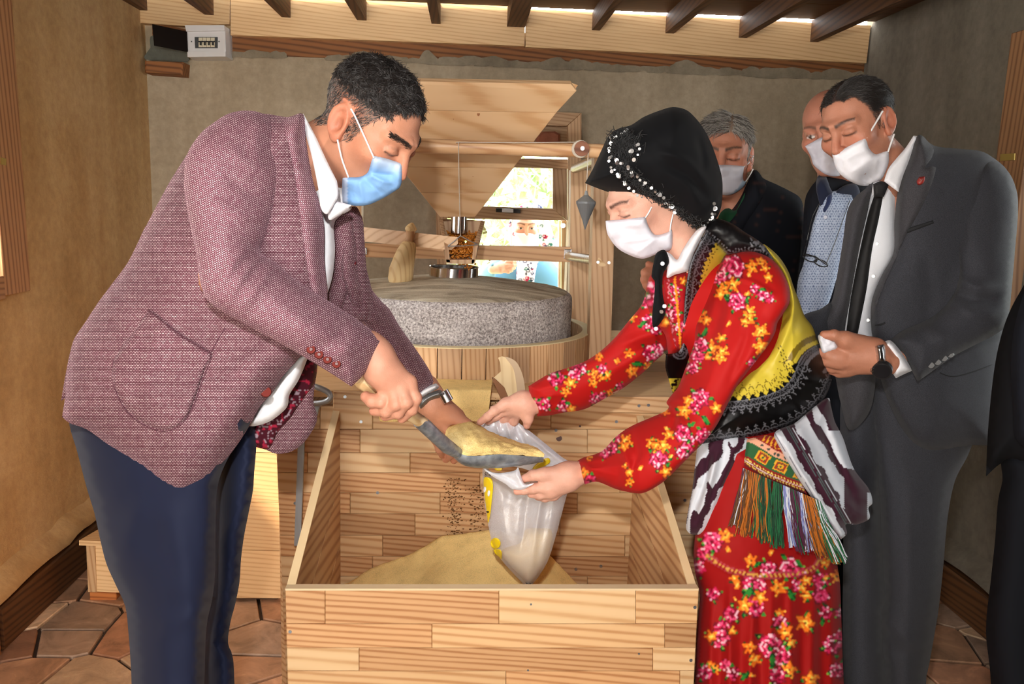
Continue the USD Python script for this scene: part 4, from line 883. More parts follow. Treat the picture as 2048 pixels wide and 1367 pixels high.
SATIN = vcol('satin', .42, bump=.12, dist=.0006, spec=.25, sheen=.0, scale=500.)
LEATH = vcol('smooth_dark', .4, bump=.05)
def mask_strap(parent, pts, r=.0016, col=(.75, .75, .76)): return obj('ear_loop', tube(spline(np.array(pts), .006), r, 6), plain('mask_elastic', col, .8), parent, smooth=True)
def button(parent, c, r, m_, name='button', t=.004):
    """a small sewn button facing the camera"""
    d = (CAM-c)/np.linalg.norm(CAM-c); o = obj(name, cyl(c-d*.001, c+d*t, r, r*.86, 16), m_, parent, smooth=30); return o
# ================================================================== man in the mauve tweed jacket
def tweed(name, c1, c2, c3, sc=112., rot=0.):
    nodes = {'u': ('uvmap', {'attribute': 'st'}), 'mp': ('mapping', {'rotation': (0, 0, rot)}), 'br': ('brick_texture', {'scale': sc, 'color1': tuple(c1), 'color2': tuple(c2), 'mortar': tuple(c3), 'mortar_size': .085, 'mortar_smooth': .25, 'brick_width': .5, 'row_height': .29, 'offset': .5}),
             'n': ('noise_texture', {'scale': 9., 'detail': 3.}), 'mr': ('map_range', {'from_min': .3, 'from_max': .7, 'to_min': .86, 'to_max': 1.14}), 'hs': ('hsv', {}),
             'b': ('bump', {'strength': .5, 'distance': .0008}), 'p': ('principled_bsdf', {'roughness': .85, 'specular_ior_level': .2, 'sheen_weight': .25, 'sheen_roughness': .35, 'sheen_tint': (.8, .5, .6)})}
    return mat(name, nodes, [('u.UV', 'mp.vector'), ('mp.vector', 'br.vector'), ('u.UV', 'n.vector'), ('n.fac', 'mr.value'), ('mr.result', 'hs.value'), ('br.color', 'hs.color'), ('hs.color', 'p.base_color'), ('br.fac', 'b.height'), ('b.normal', 'p.normal')])
TW = tweed('mauve_tweed', S(192, 166, 170), S(150, 112, 122), S(78, 42, 52))
TW2 = tweed('mauve_tweed_sleeve', S(210, 182, 188), S(170, 130, 142), S(94, 52, 64), rot=-.55)
TW3 = tweed('mauve_tweed_far_sleeve', S(188, 162, 166), S(146, 108, 118), S(76, 40, 50), rot=-1.0)
LIN = vcol('lining', .5); seam = plain('seam_thread', S(84, 46, 58), .9)
skinA = S(182, 126, 99)
man1 = thing('person', 'man in mauve tweed jacket and blue mask bending over the flour box with a scoop', 'person')
def line_on(base, pts, r, m_, parent, name, off=.001):
    p = spline(np.array(pts, float), 5); y = base.front(p[:, 0], p[:, 1])-off
    return obj(name, tube(W(p[:, 0], p[:, 1], y), r, 6), m_, parent, smooth=True)
torso = pillow([(607, 229), (575, 234), (527, 227), (480, 230), (421, 256), (388, 289), (347, 351), (322, 395), (293, 450), (257, 522), (232, 562), (206, 591), (188, 617), (169, 646), (149, 676), (140, 705), (133, 745), (131, 790, 1), (124, 833, 1), (140, 846), (173, 858), (210, 884), (246, 910), (283, 935), (319, 965), (341, 979), (363, 984), (389, 975), (418, 957), (447, 924), (473, 891), (499, 851), (521, 811), (545, 784), (566, 752), (590, 725), (618, 690), (650, 640), (655, 590), (649, 520), (648, 451), (638, 400), (628, 372), (620, 345), (612, 290)],
    [(500, 240, 1.52), (600, 250, 1.50), (300, 450, 1.54), (130, 800, 1.50), (350, 970, 1.46), (560, 760, 1.47), (640, 450, 1.50), (640, 600, 1.49), (400, 600, 1.52)], .125, R=150, sp=8, wr=.012, ws=70, seed=3,
    folds=[([(330, 640), (300, 720), (290, 800)], .008, 16), ([(400, 700), (430, 640), (440, 600)], -.006, 14), ([(190, 650), (260, 700), (330, 720)], .006, 18), ([(420, 880), (480, 800), (520, 700)], .006, 22), ([(250, 870), (280, 780), (290, 680)], -.005, 16), ([(450, 760), (520, 700), (580, 640)], -.007, 16)], edge=.006)
put('jacket', torso, TW, man1, label='mauve and grey birdseye tweed jacket')
vent = pillow([(293, 450), (257, 522), (206, 591), (169, 646), (149, 676), (140, 705), (131, 749), (122, 801, 1), (137, 792, 1), (150, 740), (175, 680), (230, 600), (290, 500)], [(200, 600, 1.56), (120, 800, 1.56), (290, 460, 1.57)], .02, R=14, sp=5, edge=.004)
put('vent_flap', vent, TW, man1)
nsleeve = pillow([(455, 228), (490, 221), (527, 228), (556, 258), (568, 310), (562, 370), (549, 420), (532, 470), (521, 504), (554, 526), (612, 573), (673, 611), (728, 648), (765, 680, 1), (757, 699), (732, 743), (703, 773, 1), (649, 738), (612, 716), (575, 694), (521, 665), (466, 635), (422, 606), (403, 575), (391, 500), (376, 430), (368, 370), (374, 310), (400, 268), (425, 247)],
    [(490, 240, 1.45), (460, 400, 1.38), (430, 590, 1.32), (600, 650, 1.37), (735, 720, 1.46)], .075, R=85, sp=7, wr=.010, ws=48, seed=8,
    folds=[([(505, 500), (470, 520), (440, 570)], .010, 10), ([(520, 508), (490, 545), (455, 600)], .009, 9), ([(545, 525), (520, 565), (480, 620)], .007, 10), ([(540, 430), (480, 430), (420, 400)], .006, 13), ([(545, 400), (500, 385), (450, 345)], -.006, 12), ([(555, 350), (500, 330), (450, 290)], .006, 14), ([(720, 650), (700, 690), (660, 720)], .005, 12), ([(690, 640), (670, 680), (620, 690)], -.005, 12), ([(520, 240), (510, 290), (530, 340)], .006, 14)], edge=.006, rot=0)
put('near_sleeve', nsleeve, TW2, man1)
fsleeve = pillow([(690, 470), (722, 430), (730, 500), (737, 564), (761, 600), (779, 618), (801, 655), (827, 691), (856, 735), (873, 768, 1), (834, 788, 1), (800, 745), (765, 700), (735, 655), (700, 610), (680, 540)],
    [(705, 450, 1.62), (740, 600, 1.66), (855, 775, 1.84)], .05, R=48, sp=6, wr=.008, ws=36, seed=12, folds=[([(690, 560), (740, 590), (765, 605)], .006, 8), ([(730, 640), (780, 640), (800, 655)], .006, 8), ([(760, 690), (810, 690), (830, 700)], .005, 8)])
put('far_sleeve', fsleeve, TW3, man1)
fchest = pillow([(655, 438), (700, 414), (718, 420), (728, 470), (732, 530), (745, 590), (740, 640), (700, 650), (660, 640), (650, 600), (662, 540), (664, 480)], [(690, 430, 1.60), (740, 600, 1.62), (660, 620, 1.58)], .035, R=40, sp=6, wr=.006)
put('far_front', fchest, TW, man1)
put('far_lapel', drape([(664, 442), (690, 420), (704, 440), (708, 520), (690, 600), (668, 640), (655, 620), (664, 540)], fchest, .006, .002, 14), TW3, man1)
put('pocket_square', drape([(698, 527, 1), (712, 522, 1), (714, 528, 1), (699, 535, 1)], fchest, .004, .004, 4, 3), plain('burgundy_silk', S(120, 26, 44), .5), man1)
lap = drape([(607, 230), (590, 236), (566, 240), (572, 270), (585, 330), (596, 400), (606, 480), (618, 560), (636, 630), (650, 640), (653, 590), (648, 520), (647, 451), (637, 400), (627, 365), (620, 330), (612, 280)], torso, .012, .001, 22, 6, rot=.3)
put('lapel', lap, TW2, man1, label='near lapel and collar of the jacket')
pk = drape([(296, 620, 1), (318, 632), (360, 668), (421, 706), (410, 735), (395, 780), (375, 830), (352, 852), (325, 858), (290, 846), (258, 820), (235, 785), (224, 755), (228, 720), (245, 690), (270, 660)], torso, .005, .001, 9, 7)
put('patch_pocket', pk, TW, man1)
line_on(torso, [(296, 619), (340, 655), (395, 692), (424, 708)], .001, seam, man1, 'seam', .006)
line_on(torso, [(421, 706), (435, 680), (450, 655)], .0008, seam, man1, 'seam')
line_on(torso, [(424, 712), (405, 760), (385, 815), (360, 850), (325, 862), (285, 848), (250, 818), (226, 765), (226, 720)], .0008, seam, man1, 'seam')
btn = plain('red_brown_button', S(104, 36, 30), .6, specular_ior_level=.1)
for x, y in ((622, 698), (638, 708), (655, 718), (673, 727)):
    c = W(x, y, nsleeve.front(np.array([x]), np.array([y]))[0]); o = button(man1, c, .0075, btn); button(o, c+(CAM-c)*.004, .0028, plain('button_dent', S(86, 30, 26), .4), 'button_dent', .0012)
c = W(532, 783, torso.front(np.array([532.]), np.array([783.]))[0]-.003); button(man1, c, .0095, btn)
fflap = pillow([(612, 716), (634, 727), (629, 774), (627, 804), (634, 829), (630, 851), (608, 884), (583, 902), (554, 907), (532, 899), (508, 891, 1), (506, 860), (540, 800), (580, 740)], [(600, 740, 1.60), (620, 850, 1.62), (510, 890, 1.56)], .012, R=16, sp=5, edge=.004)
put('far_flap', fflap, TW, man1)
def lining_col(x, y):
    n = meshkit.fbm(np.c_[x/9., y/9., x*0], 3, 4); w = (np.abs(n-.5) < .035)*(y > 770); w2 = meshkit.noise(np.c_[x/6., y/6., x*0], 9) > .72
    c = np.where(w[:, None], S(150, 130, 140), np.where(w2[:, None], S(150, 30, 56), S(64, 14, 28))); return c
put('lining', drape([(612, 716), (633, 728), (628, 765), (604, 800), (580, 835), (556, 862), (545, 885), (535, 897), (508, 890), (507, 862), (545, 810), (585, 750)], fflap, .002, .002, 8, 3), LIN, man1, lining_col)
shirtc = (.80, .81, .84)
belly = pillow([(618, 700), (613, 722), (597, 760), (579, 789), (573, 815), (540, 842), (505, 852), (495, 845), (520, 800), (560, 745), (590, 712)], [(600, 730, 1.54), (510, 850, 1.51)], .03, R=26, sp=5, wr=.008, ws=24)
put('shirt', belly, CLOTH, man1, shirtc, 'white shirt')
shirt = pillow([(606, 232), (640, 288), (672, 358), (704, 411), (680, 432), (668, 450), (670, 502), (664, 557), (647, 602), (636, 590), (640, 520), (640, 440), (626, 372), (612, 300)], [(620, 260, 1.545), (690, 410, 1.56), (650, 590, 1.53)], .02, R=22, sp=5, wr=.008, ws=20)
put('shirt_front', shirt, CLOTH, man1, shirtc)
put('collar_leaf', pillow([(606, 226, 1), (630, 270), (652, 318), (674, 362, 1), (677, 389), (669, 407), (654, 428), (641, 414), (637, 380), (624, 315), (612, 270)], [(606, 230, 1.50), (660, 380, 1.455)], .010, R=9, sp=4, wr=.003, ws=20), CLOTH, man1, (.86, .87, .90))
put('collar_leaf', pillow([(668, 401, 1), (704, 410, 1), (690, 422), (672, 434), (660, 440), (656, 430)], 1.465, .010, R=9, sp=4, wr=.003, ws=20), CLOTH, man1, (.80, .81, .85))
c = W(662, 377, 1.512); button(man1, c, .0045, plain('shirt_button', (.7, .7, .68), .3))
# trousers
nav = vcol('navy_wool', .8, bump=.2, sheen=.08, scale=1400.)
nleg = pillow([(138, 838), (155, 905), (174, 977), (189, 1026), (201, 1081), (213, 1127), (232, 1170), (250, 1210), (256, 1255), (262, 1340), (268, 1500), (276, 1700), (282, 1960), (300, 2010), (390, 2010), (412, 1960), (414, 1700), (410, 1480), (409, 1367), (413, 1255), (424, 1200), (430, 1148), (431, 1072), (436, 968), (470, 890), (500, 845), (480, 800), (300, 780), (160, 800)], [(300, 900, 1.53), (330, 1300, 1.52), (340, 1900, 1.52)], .095, R=110, sp=13, wr=.010, ws=90, seed=5,
    folds=[([(330, 1000), (370, 1150), (385, 1320)], .010, 26), ([(300, 980), (260, 1060), (240, 1140)], .006, 20), ([(424, 1240), (380, 1230), (320, 1260)], .006, 14), ([(330, 1367), (335, 1700), (340, 1950)], .008, 12)])
def navy(x, y): return S(14, 22, 48)*np.ones((len(x), 1))
put('trousers', nleg, nav, man1, navy, 'navy blue trousers')
fleg = pillow([(420, 800), (495, 820), (513, 862), (508, 950), (506, 980), (497, 1026), (488, 1072), (482, 1118), (479, 1163), (470, 1209), (461, 1243), (456, 1285), (466, 1316), (470, 1400), (478, 1700), (480, 1900), (470, 1940), (400, 1940), (392, 1900), (385, 1600), (390, 1367), (400, 1255), (412, 1148), (415, 1000)], [(460, 900, 1.64), (440, 1300, 1.66), (440, 1900, 1.64)], .085, R=70, sp=13, wr=.010, ws=80, seed=6, folds=[([(500, 1010), (460, 1060), (430, 1120)], .008, 12), ([(460, 1250), (440, 1270), (415, 1265)], .008, 10), ([(468, 1316), (440, 1330), (415, 1370)], -.008, 12)])
put('trousers', fleg, nav, man1, navy)
for x, yy, pyb in ((345, 1.52, 2010), (436, 1.66, 1935)):
    b = W(x, pyb-30, yy); b[2] = 0
    obj('shoe', loft([(b+[.03, 0, 0], .15, .05), (b+[.03, 0, .025], .148, .05), (b+[.02, 0, .05], .12, .045), (b+[-.02, 0, .085], .065, .05), (b+[-.035, 0, .11], .055, .055)], 24), plain('black_leather', (.015, .013, .012), .35), man1, smooth=40)
# head
hd1 = Head((679, 243), 1.47, (.080, -.016, -.010), 28, 37, 0, .89, neck_to=W(628, 322, 1.56), neck_r=.066, wide=1.03, h=.0038)
def hair1(q):
    y, z, ax = q[:, 1], q[:, 2], np.abs(q[:, 0])
    hz = np.interp(y, [-.14, -.09, -.06, -.04, -.032, 0., .004, .018, .028, .040, .055, .068, .078, .095], [-.05, -.055, -.05, -.03, .032, .030, -.035, -.035, .008, .035, .058, .088, .100, .13])
    nz = (meshkit.noise(q*150, 5)-.5)*.012
    return np.clip((z-hz+nz)/.006, 0, 1)*(1-(ax > .078)*(z < .034)*(np.abs(y+.016) < .03))
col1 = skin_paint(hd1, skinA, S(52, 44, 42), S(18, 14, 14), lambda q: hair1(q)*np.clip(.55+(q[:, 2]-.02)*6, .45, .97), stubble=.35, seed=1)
HAIRD = mat('dark_hair', {'p': ('principled_bsdf', {'base_color': (.014, .011, .010), 'roughness': .42, 'specular_ior_level': .5})}, [])
HAIRG = mat('greying_hair', {'p': ('principled_bsdf', {'base_color': (.11, .095, .085), 'roughness': .5})}, [])
def comb_fwd(r): return np.c_[np.sign(r[:, 0])*.25, .55+0*r[:, 0], .15-.6*(r[:, 2] < .05)]
def combcurl(r): t = meshkit.noise(r*45, 2)*14; return np.c_[np.cos(t), np.sin(t)+.35, np.sin(t*1.3)*.6]
hair_curves('hair', hd1, lambda c: hair1(c)*(c[:, 2] > .045), man1, HAIRD, 9000, lambda r: np.interp(r[:, 2], [.04, .08, .12], [.010, .020, .026]), combcurl, .45, .0010, 1, 'short curly black hair', .55)
hair_curves('hair_side', hd1, lambda c: hair1(c)*(c[:, 2] < .075), man1, HAIRG, 3600, .0075, lambda r: np.c_[0*r[:, 0], -.4+0*r[:, 0], -.8+0*r[:, 0]], .25, .0007, 2, 'clipped greying hair at the side', .4)
hair_curves('hair_side', hd1, lambda c: hair1(c)*(c[:, 2] < .085), man1, HAIRD, 5200, .0085, lambda r: np.c_[0*r[:, 0], -.4+0*r[:, 0], -.8+0*r[:, 0]], .25, .0008, 3, None, .4)
hair_curves('eyebrow', hd1, lambda c: (np.abs(c[:, 2]-.0235-.006*np.sin(np.clip((np.abs(c[:, 0])-.012)/.038, 0, 1)*2.3)) < .0045)*(np.abs(c[:, 0]) > .010)*(np.abs(c[:, 0]) < .050)*(c[:, 1] > .04)*1., man1, HAIRD, 500, .009, lambda r: np.c_[np.sign(r[:, 0]), -.3+0*r[:, 0], .15+0*r[:, 0]], .2, .0008, 4, None, .3)
# mask
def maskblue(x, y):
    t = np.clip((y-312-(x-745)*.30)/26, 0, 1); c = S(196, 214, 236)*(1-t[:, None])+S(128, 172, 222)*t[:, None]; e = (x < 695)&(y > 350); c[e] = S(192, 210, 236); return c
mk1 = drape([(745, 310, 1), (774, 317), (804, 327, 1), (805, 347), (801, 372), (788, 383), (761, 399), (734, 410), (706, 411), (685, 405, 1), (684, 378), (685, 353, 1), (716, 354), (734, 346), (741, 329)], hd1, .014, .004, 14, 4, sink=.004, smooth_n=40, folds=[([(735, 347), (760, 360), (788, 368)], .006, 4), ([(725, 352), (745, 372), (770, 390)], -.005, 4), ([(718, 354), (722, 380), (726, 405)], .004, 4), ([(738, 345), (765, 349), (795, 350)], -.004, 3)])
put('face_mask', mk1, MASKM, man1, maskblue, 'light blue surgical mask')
yE = hd1.front(np.array([700.]), np.array([232.]))[0]
mask_strap(man1, [W(748, 316, mk1.front(748., 316.)-.003), W(731, 278, hd1.front(731., 278.)-.003), W(709, 230, hd1.front(709., 230.)-.004), W(702, 218, hd1.front(702., 218.)-.0)])
mask_strap(man1, [W(697, 354, mk1.front(697., 354.)-.003), W(684, 318, hd1.front(684., 318.)-.004), W(675, 279, hd1.front(675., 279.)-.006)])
# hands
rh = hand_mesh([((748, 706, 1.475), (768, 742, 1.475), .030, .031), ((764, 735, 1.47), (818, 764, 1.475), .026, .014), ((762, 738, 1.47), (800, 775, 1.468), .026, .014), ((760, 742, 1.47), (782, 782, 1.468), .024, .013), ((735, 690, 1.47), (752, 712, 1.475), .027, .030)],
    [[(816, 766, 1.475, .0125), (830, 796, 1.468, .0115), (823, 818, 1.475, .0105), (804, 836, 1.49, .0092)], [(803, 776, 1.466, .0125), (812, 803, 1.458, .0118), (796, 824, 1.468, .0108), (770, 831, 1.485, .0095)], [(789, 782, 1.464, .012), (792, 807, 1.456, .0115), (772, 822, 1.466, .0105), (748, 821, 1.483, .0092)], [(772, 788, 1.468, .0125), (762, 802, 1.462, .0118), (744, 801, 1.466, .0112), (732, 793, 1.474, .0102)]])
skinH = S(194, 138, 114)
lh = hand_mesh([((852, 775, 1.86), (868, 805, 1.86), .030, .031), ((862, 800, 1.86), (912, 832, 1.88), .030, .020), ((858, 812, 1.86), (895, 850, 1.88), .028, .020), ((870, 812, 1.86), (935, 850, 1.86), .022, .014)],
    [[(915, 835, 1.90, .013), (935, 858, 1.90, .012), (940, 885, 1.93, .011), (930, 905, 1.95, .009)], [(900, 850, 1.90, .013), (915, 878, 1.90, .012), (920, 905, 1.93, .011), (908, 920, 1.95, .009)], [(885, 855, 1.90, .013), (893, 885, 1.90, .012), (900, 908, 1.93, .011), (892, 918, 1.94, .009)], [(868, 850, 1.90, .012), (872, 878, 1.90, .011), (880, 898, 1.91, .010), (884, 910, 1.93, .008)]])
def wb(a): return W(*a)
tk1 = trunk([(wb((620, 320, 1.60)), wb((520, 420, 1.58)), .06, .10), (wb((520, 420, 1.58)), wb((340, 760, 1.58)), .10, .07), (wb((340, 760, 1.58)), wb((335, 1200, 1.56)), .06, .045), (wb((335, 1200, 1.56)), wb((345, 1950, 1.55)), .045, .035), (wb((440, 900, 1.68)), wb((424, 1200, 1.68)), .03, .02), (wb((424, 1200, 1.68)), wb((430, 1880, 1.68)), .02, .02),
    (wb((490, 300, 1.48)), wb((450, 560, 1.38)), .035, .03), (wb((450, 560, 1.38)), wb((742, 706, 1.475)), .03, .026), (wb((690, 480, 1.66)), wb((750, 650, 1.72)), .018, .018), (wb((750, 650, 1.72)), wb((852, 775, 1.86)), .018, .022)], skinA)
body(man1, [(hd1.v, hd1.f, col1), (rh[0], rh[1], hand_paint(rh, skinH, 3)), (lh[0], lh[1], hand_paint(lh, skinA, 4)), tk1], SKIN)
# shirt cuff and watch on the far wrist
cuff = pillow([(872, 766, 1), (876, 776), (836, 797), (833, 787, 1), (850, 774)], 1.84, .036, R=10, sp=3, wr=0.)
put('cuff', cuff, CLOTH, man1, shirtc)
wt = thing('wristwatch', parent=man1)
a, b = W(838, 812, 1.772), W(876, 788, 1.772)
obj('strap', pillow([(837, 800), (856, 786), (880, 779), (886, 792), (862, 802), (842, 818)], 1.845, .040, R=9, sp=3, wr=0.).mesh, plain('steel_mesh', (.20, .20, .20), .45, metallic=.7), wt, smooth=True)
obj('case', cyl(W(886, 782, 1.825), W(897, 802, 1.822), .012, .012, 20), metal, wt, smooth=30)
obj('crown', cyl(W(884, 786, 1.81), W(886, 789, 1.808), .004, n=12), metal, wt)
# ------------------------------------------------------------------ the scoop full of flour
scp = thing('flour_scoop', 'metal scoop with pale wooden handle in the hand of the man in the mauve jacket', 'scoop')
hw = wood('handle_wood', S(226, 202, 160), S(196, 160, 112), 0, contrast=.5, rough=.45)
obj('handle', tube(np.array([W(716, 757, 1.49), W(722, 762, 1.495), W(790, 806, 1.56), W(845, 845, 1.625), W(849, 848, 1.63)]), [.011, .0135, .0125, .0125, .011], 20), hw, scp, smooth=40)
zinc = mat('zinc', {'g': ('geometry', {}), 'n': ('noise_texture', {'scale': 60., 'detail': 4.}), 'r': ('rgb_ramp', {'ramp': [(.3, tuple(S(112, 120, 128))), (.7, tuple(S(168, 176, 184)))]}), 'p': ('principled_bsdf', {'metallic': .55, 'roughness': .42})}, [('g.position', 'n.vector'), ('n.fac', 'r.fac'), ('r.color', 'p.base_color')])
obj('socket', tube(np.array([W(838, 841, 1.618), W(852, 853, 1.635), W(872, 872, 1.66), W(895, 893, 1.70), W(915, 905, 1.74)]), [.0135, .0145, .014, .015, .012], 20), zinc, scp, smooth=40)
L = 46
def pl(pts, y): p = spline(np.array(pts, float), 2); s = np.r_[0, np.cumsum(np.linalg.norm(np.diff(p, axis=0), axis=1))]; u = np.linspace(0, s[-1], L); return np.array([W(np.interp(t, s, p[:, 0]), np.interp(t, s, p[:, 1]), y0) for t, y0 in zip(u, np.interp(np.linspace(0, 1, L), np.linspace(0, 1, len(y)), y))])
near = pl([(892, 882), (908, 898), (930, 910), (960, 911), (1000, 908), (1045, 911), (1087, 914)], [1.74, 1.73, 1.735, 1.75, 1.78]); botm = pl([(893, 892), (915, 915), (945, 928), (985, 933), (1020, 932), (1055, 928), (1087, 923)], [1.79, 1.80, 1.81, 1.82, 1.82]); far = pl([(892, 872), (912, 868), (940, 866), (985, 880), (1030, 893), (1060, 902), (1087, 910)], [1.84, 1.88, 1.90, 1.90, 1.87])
K = 16; a_ = np.linspace(0, np.pi, K); rows = []
for t in a_:
    mid = (near+far)/2; rows.append(mid+(near-mid)*math.cos(t)+(botm-mid)*math.sin(t))
sv = np.array(rows); inner = sv+np.array([0, 0, .0022])*np.sin(a_)[:, None, None]+((near+far)/2-sv)*.012
gf = grid_faces(K, L); m_ = K*L; rim = []
for i in range(L-1): rim += [[i, i+1, m_+i+1], [i, m_+i+1, m_+i], [(K-1)*L+i, m_+(K-1)*L+i+1, (K-1)*L+i+1], [(K-1)*L+i, m_+(K-1)*L+i, m_+(K-1)*L+i+1]]
bowl = trimesh.Trimesh(np.vstack([sv.reshape(-1, 3), inner.reshape(-1, 3)]), np.vstack([gf, gf[:, ::-1]+m_, rim]), process=False); trimesh.repair.fix_normals(bowl)
obj('bowl', bowl, zinc, scp, smooth=50)
topl = pl([(890, 872), (893, 858), (906, 849), (926, 842), (945, 843), (962, 851), (1000, 870), (1032, 882), (1062, 890), (1080, 901), (1087, 913)], [1.84, 1.86, 1.87, 1.87, 1.84]); K2 = 22; mound = []
for t in np.linspace(0, 1, K2): mound.append(near*(1-t)+topl*t+np.array([0, -.0, .012])*math.sin(np.pi*t)+np.array([0, -.02, 0])*math.sin(np.pi*t))
for t in (.5, 1.): mound.append(topl*(1-t)+(botm+np.array([0, 0, .006]))*t+np.array([0, .03*(1-t), 0]))
mv = np.array(mound); nzm = (meshkit.fbm(mv.reshape(-1, 3)*70, 4, 3)-.5)*.012+(meshkit.noise(mv.reshape(-1, 3)*260, 4)-.5)*.003
mv = mv.reshape(-1, 3)+np.c_[0*nzm, -nzm*.6, nzm]
fine_flour = mat('fresh_flour', {'g': ('geometry', {}), 'n': ('noise_texture', {'scale': 300., 'detail': 4.}), 'n2': ('noise_texture', {'scale': 22., 'detail': 3.}), 'mx': ('mix_float', {'fac': .5}), 'r': ('rgb_ramp', {'ramp': [(.34, tuple(S(222, 192, 124))), (.5, tuple(S(240, 212, 142))), (.66, tuple(S(248, 226, 164)))]}), 'b': ('bump', {'strength': .6, 'distance': .002}), 'p': ('principled_bsdf', {'roughness': .95, 'specular_ior_level': .1})},
     [('g.position', 'n.vector'), ('g.position', 'n2.vector'), ('n.fac', 'mx.a'), ('n2.fac', 'mx.b'), ('mx.result', 'r.fac'), ('r.color', 'p.base_color'), ('n.fac', 'b.height'), ('b.normal', 'p.normal')])
fm_ = trimesh.Trimesh(mv, grid_faces(len(mound), L), process=False)
obj('scoop_flour', cat(fm_), fine_flour, None, 'heaped yellow corn flour on the metal scoop', 'flour', kind='stuff', smooth=True)
# ================================================================== woman in the red flowered dress
def floral(flowers, base, seed=0):
    """printed cloth: flowers = (kind, x, y, r, turn) in the pixels of the picture, painted on the cloth"""
    base = np.asarray(base, float); q = np.random.default_rng(seed); fl = [(k, x, y, r*.86, q.uniform(0, 6.28), q.integers(1000)) for k, x, y, r in flowers]
    def paint(x, y):
        c = np.tile(base, (len(x), 1))
        for k, fx, fy, r, ph, sd in fl:
            m = np.nonzero((np.abs(x-fx) < r*2.1)&(np.abs(y-fy) < r*2.1))[0]
            if not len(m): continue
            dx, dy = (x[m]-fx)/r, (y[m]-fy)/r; d = np.hypot(dx, dy); a = np.arctan2(dy, dx)+ph; cc = c[m]
            if k in 'RO':
                for j in range(3 if k == 'R' else 2):          # leaves round the bloom
                    t = ph*2+j*2.3; lx, ly = math.cos(t), math.sin(t); u = dx*lx+dy*ly-1.15; w = -dx*ly+dy*lx; e = (u/.52)**2+(w/.24)**2
                    cc[e < 1] = S(8, 60, 22); cc[e < .55] = S(44, 132, 48); cc[(e < .5)&(np.abs(w) < .03)] = S(120, 180, 70)
            if k == 'R':
                n = meshkit.noise(np.c_[dx*2.6, dy*2.6, np.full(len(m), sd)], 3); e = d*(1+.13*np.sin(a*6+n*3)); sw = np.sin(d*11+a*2+n*7)
                on = e < 1; cc[on] = S(206, 30, 84); cc[on&(sw > .15)] = S(232, 82, 130); cc[on&(sw > .8)&(d > .35)] = S(248, 190, 206); cc[on&(sw < -.72)] = S(140, 10, 44); cc[on&(d < .22)] = S(120, 8, 36)
                cc[(e >= 1)&(e < 1.1)] = S(110, 14, 30)
            elif k == 'O':
                e = d*(1-.32*np.cos(a*5)); on = e < .95; sw = np.sin(a*5+d*5)
                cc[on] = S(240, 120, 30); cc[on&(sw > .2)] = S(250, 176, 60); cc[on&(d < .3)] = S(252, 222, 96); cc[on&(d < .13)] = S(120, 60, 20); cc[(e >= .95)&(e < 1.12)] = S(140, 40, 14)
            elif k == 'P':                                      # loose petal
                e = (dx*math.cos(ph)+dy*math.sin(ph))**2+((-dx*math.sin(ph)+dy*math.cos(ph))/.55)**2; cc[e < 1] = S(240, 134, 40); cc[e < .35] = S(250, 204, 90)
            elif k == 'L':
                u = dx*math.cos(ph)+dy*math.sin(ph); w = -dx*math.sin(ph)+dy*math.cos(ph); e = u*u+(w/.4)**2; cc[e < 1] = S(8, 60, 22); cc[e < .6] = S(40, 126, 46)
            c[m] = cc
        return c
    return paint
RED = S(168, 18, 16)
def cluster(x, y, n, seed, s=11):
    q = np.random.default_rng(seed); return [('O', x+q.uniform(-20, 20), y+q.uniform(-18, 18), s*q.uniform(.75, 1.1)) for _ in range(n)]
DRESS = vcol('dress_cloth', .7, bump=.2, dist=.0005, sheen=.02, spec=.2, scale=1500.)
skinW = S(206, 156, 136)
wom = thing('person', 'woman in black headscarf, red flowered dress and yellow vest holding a plastic bag open', 'person')
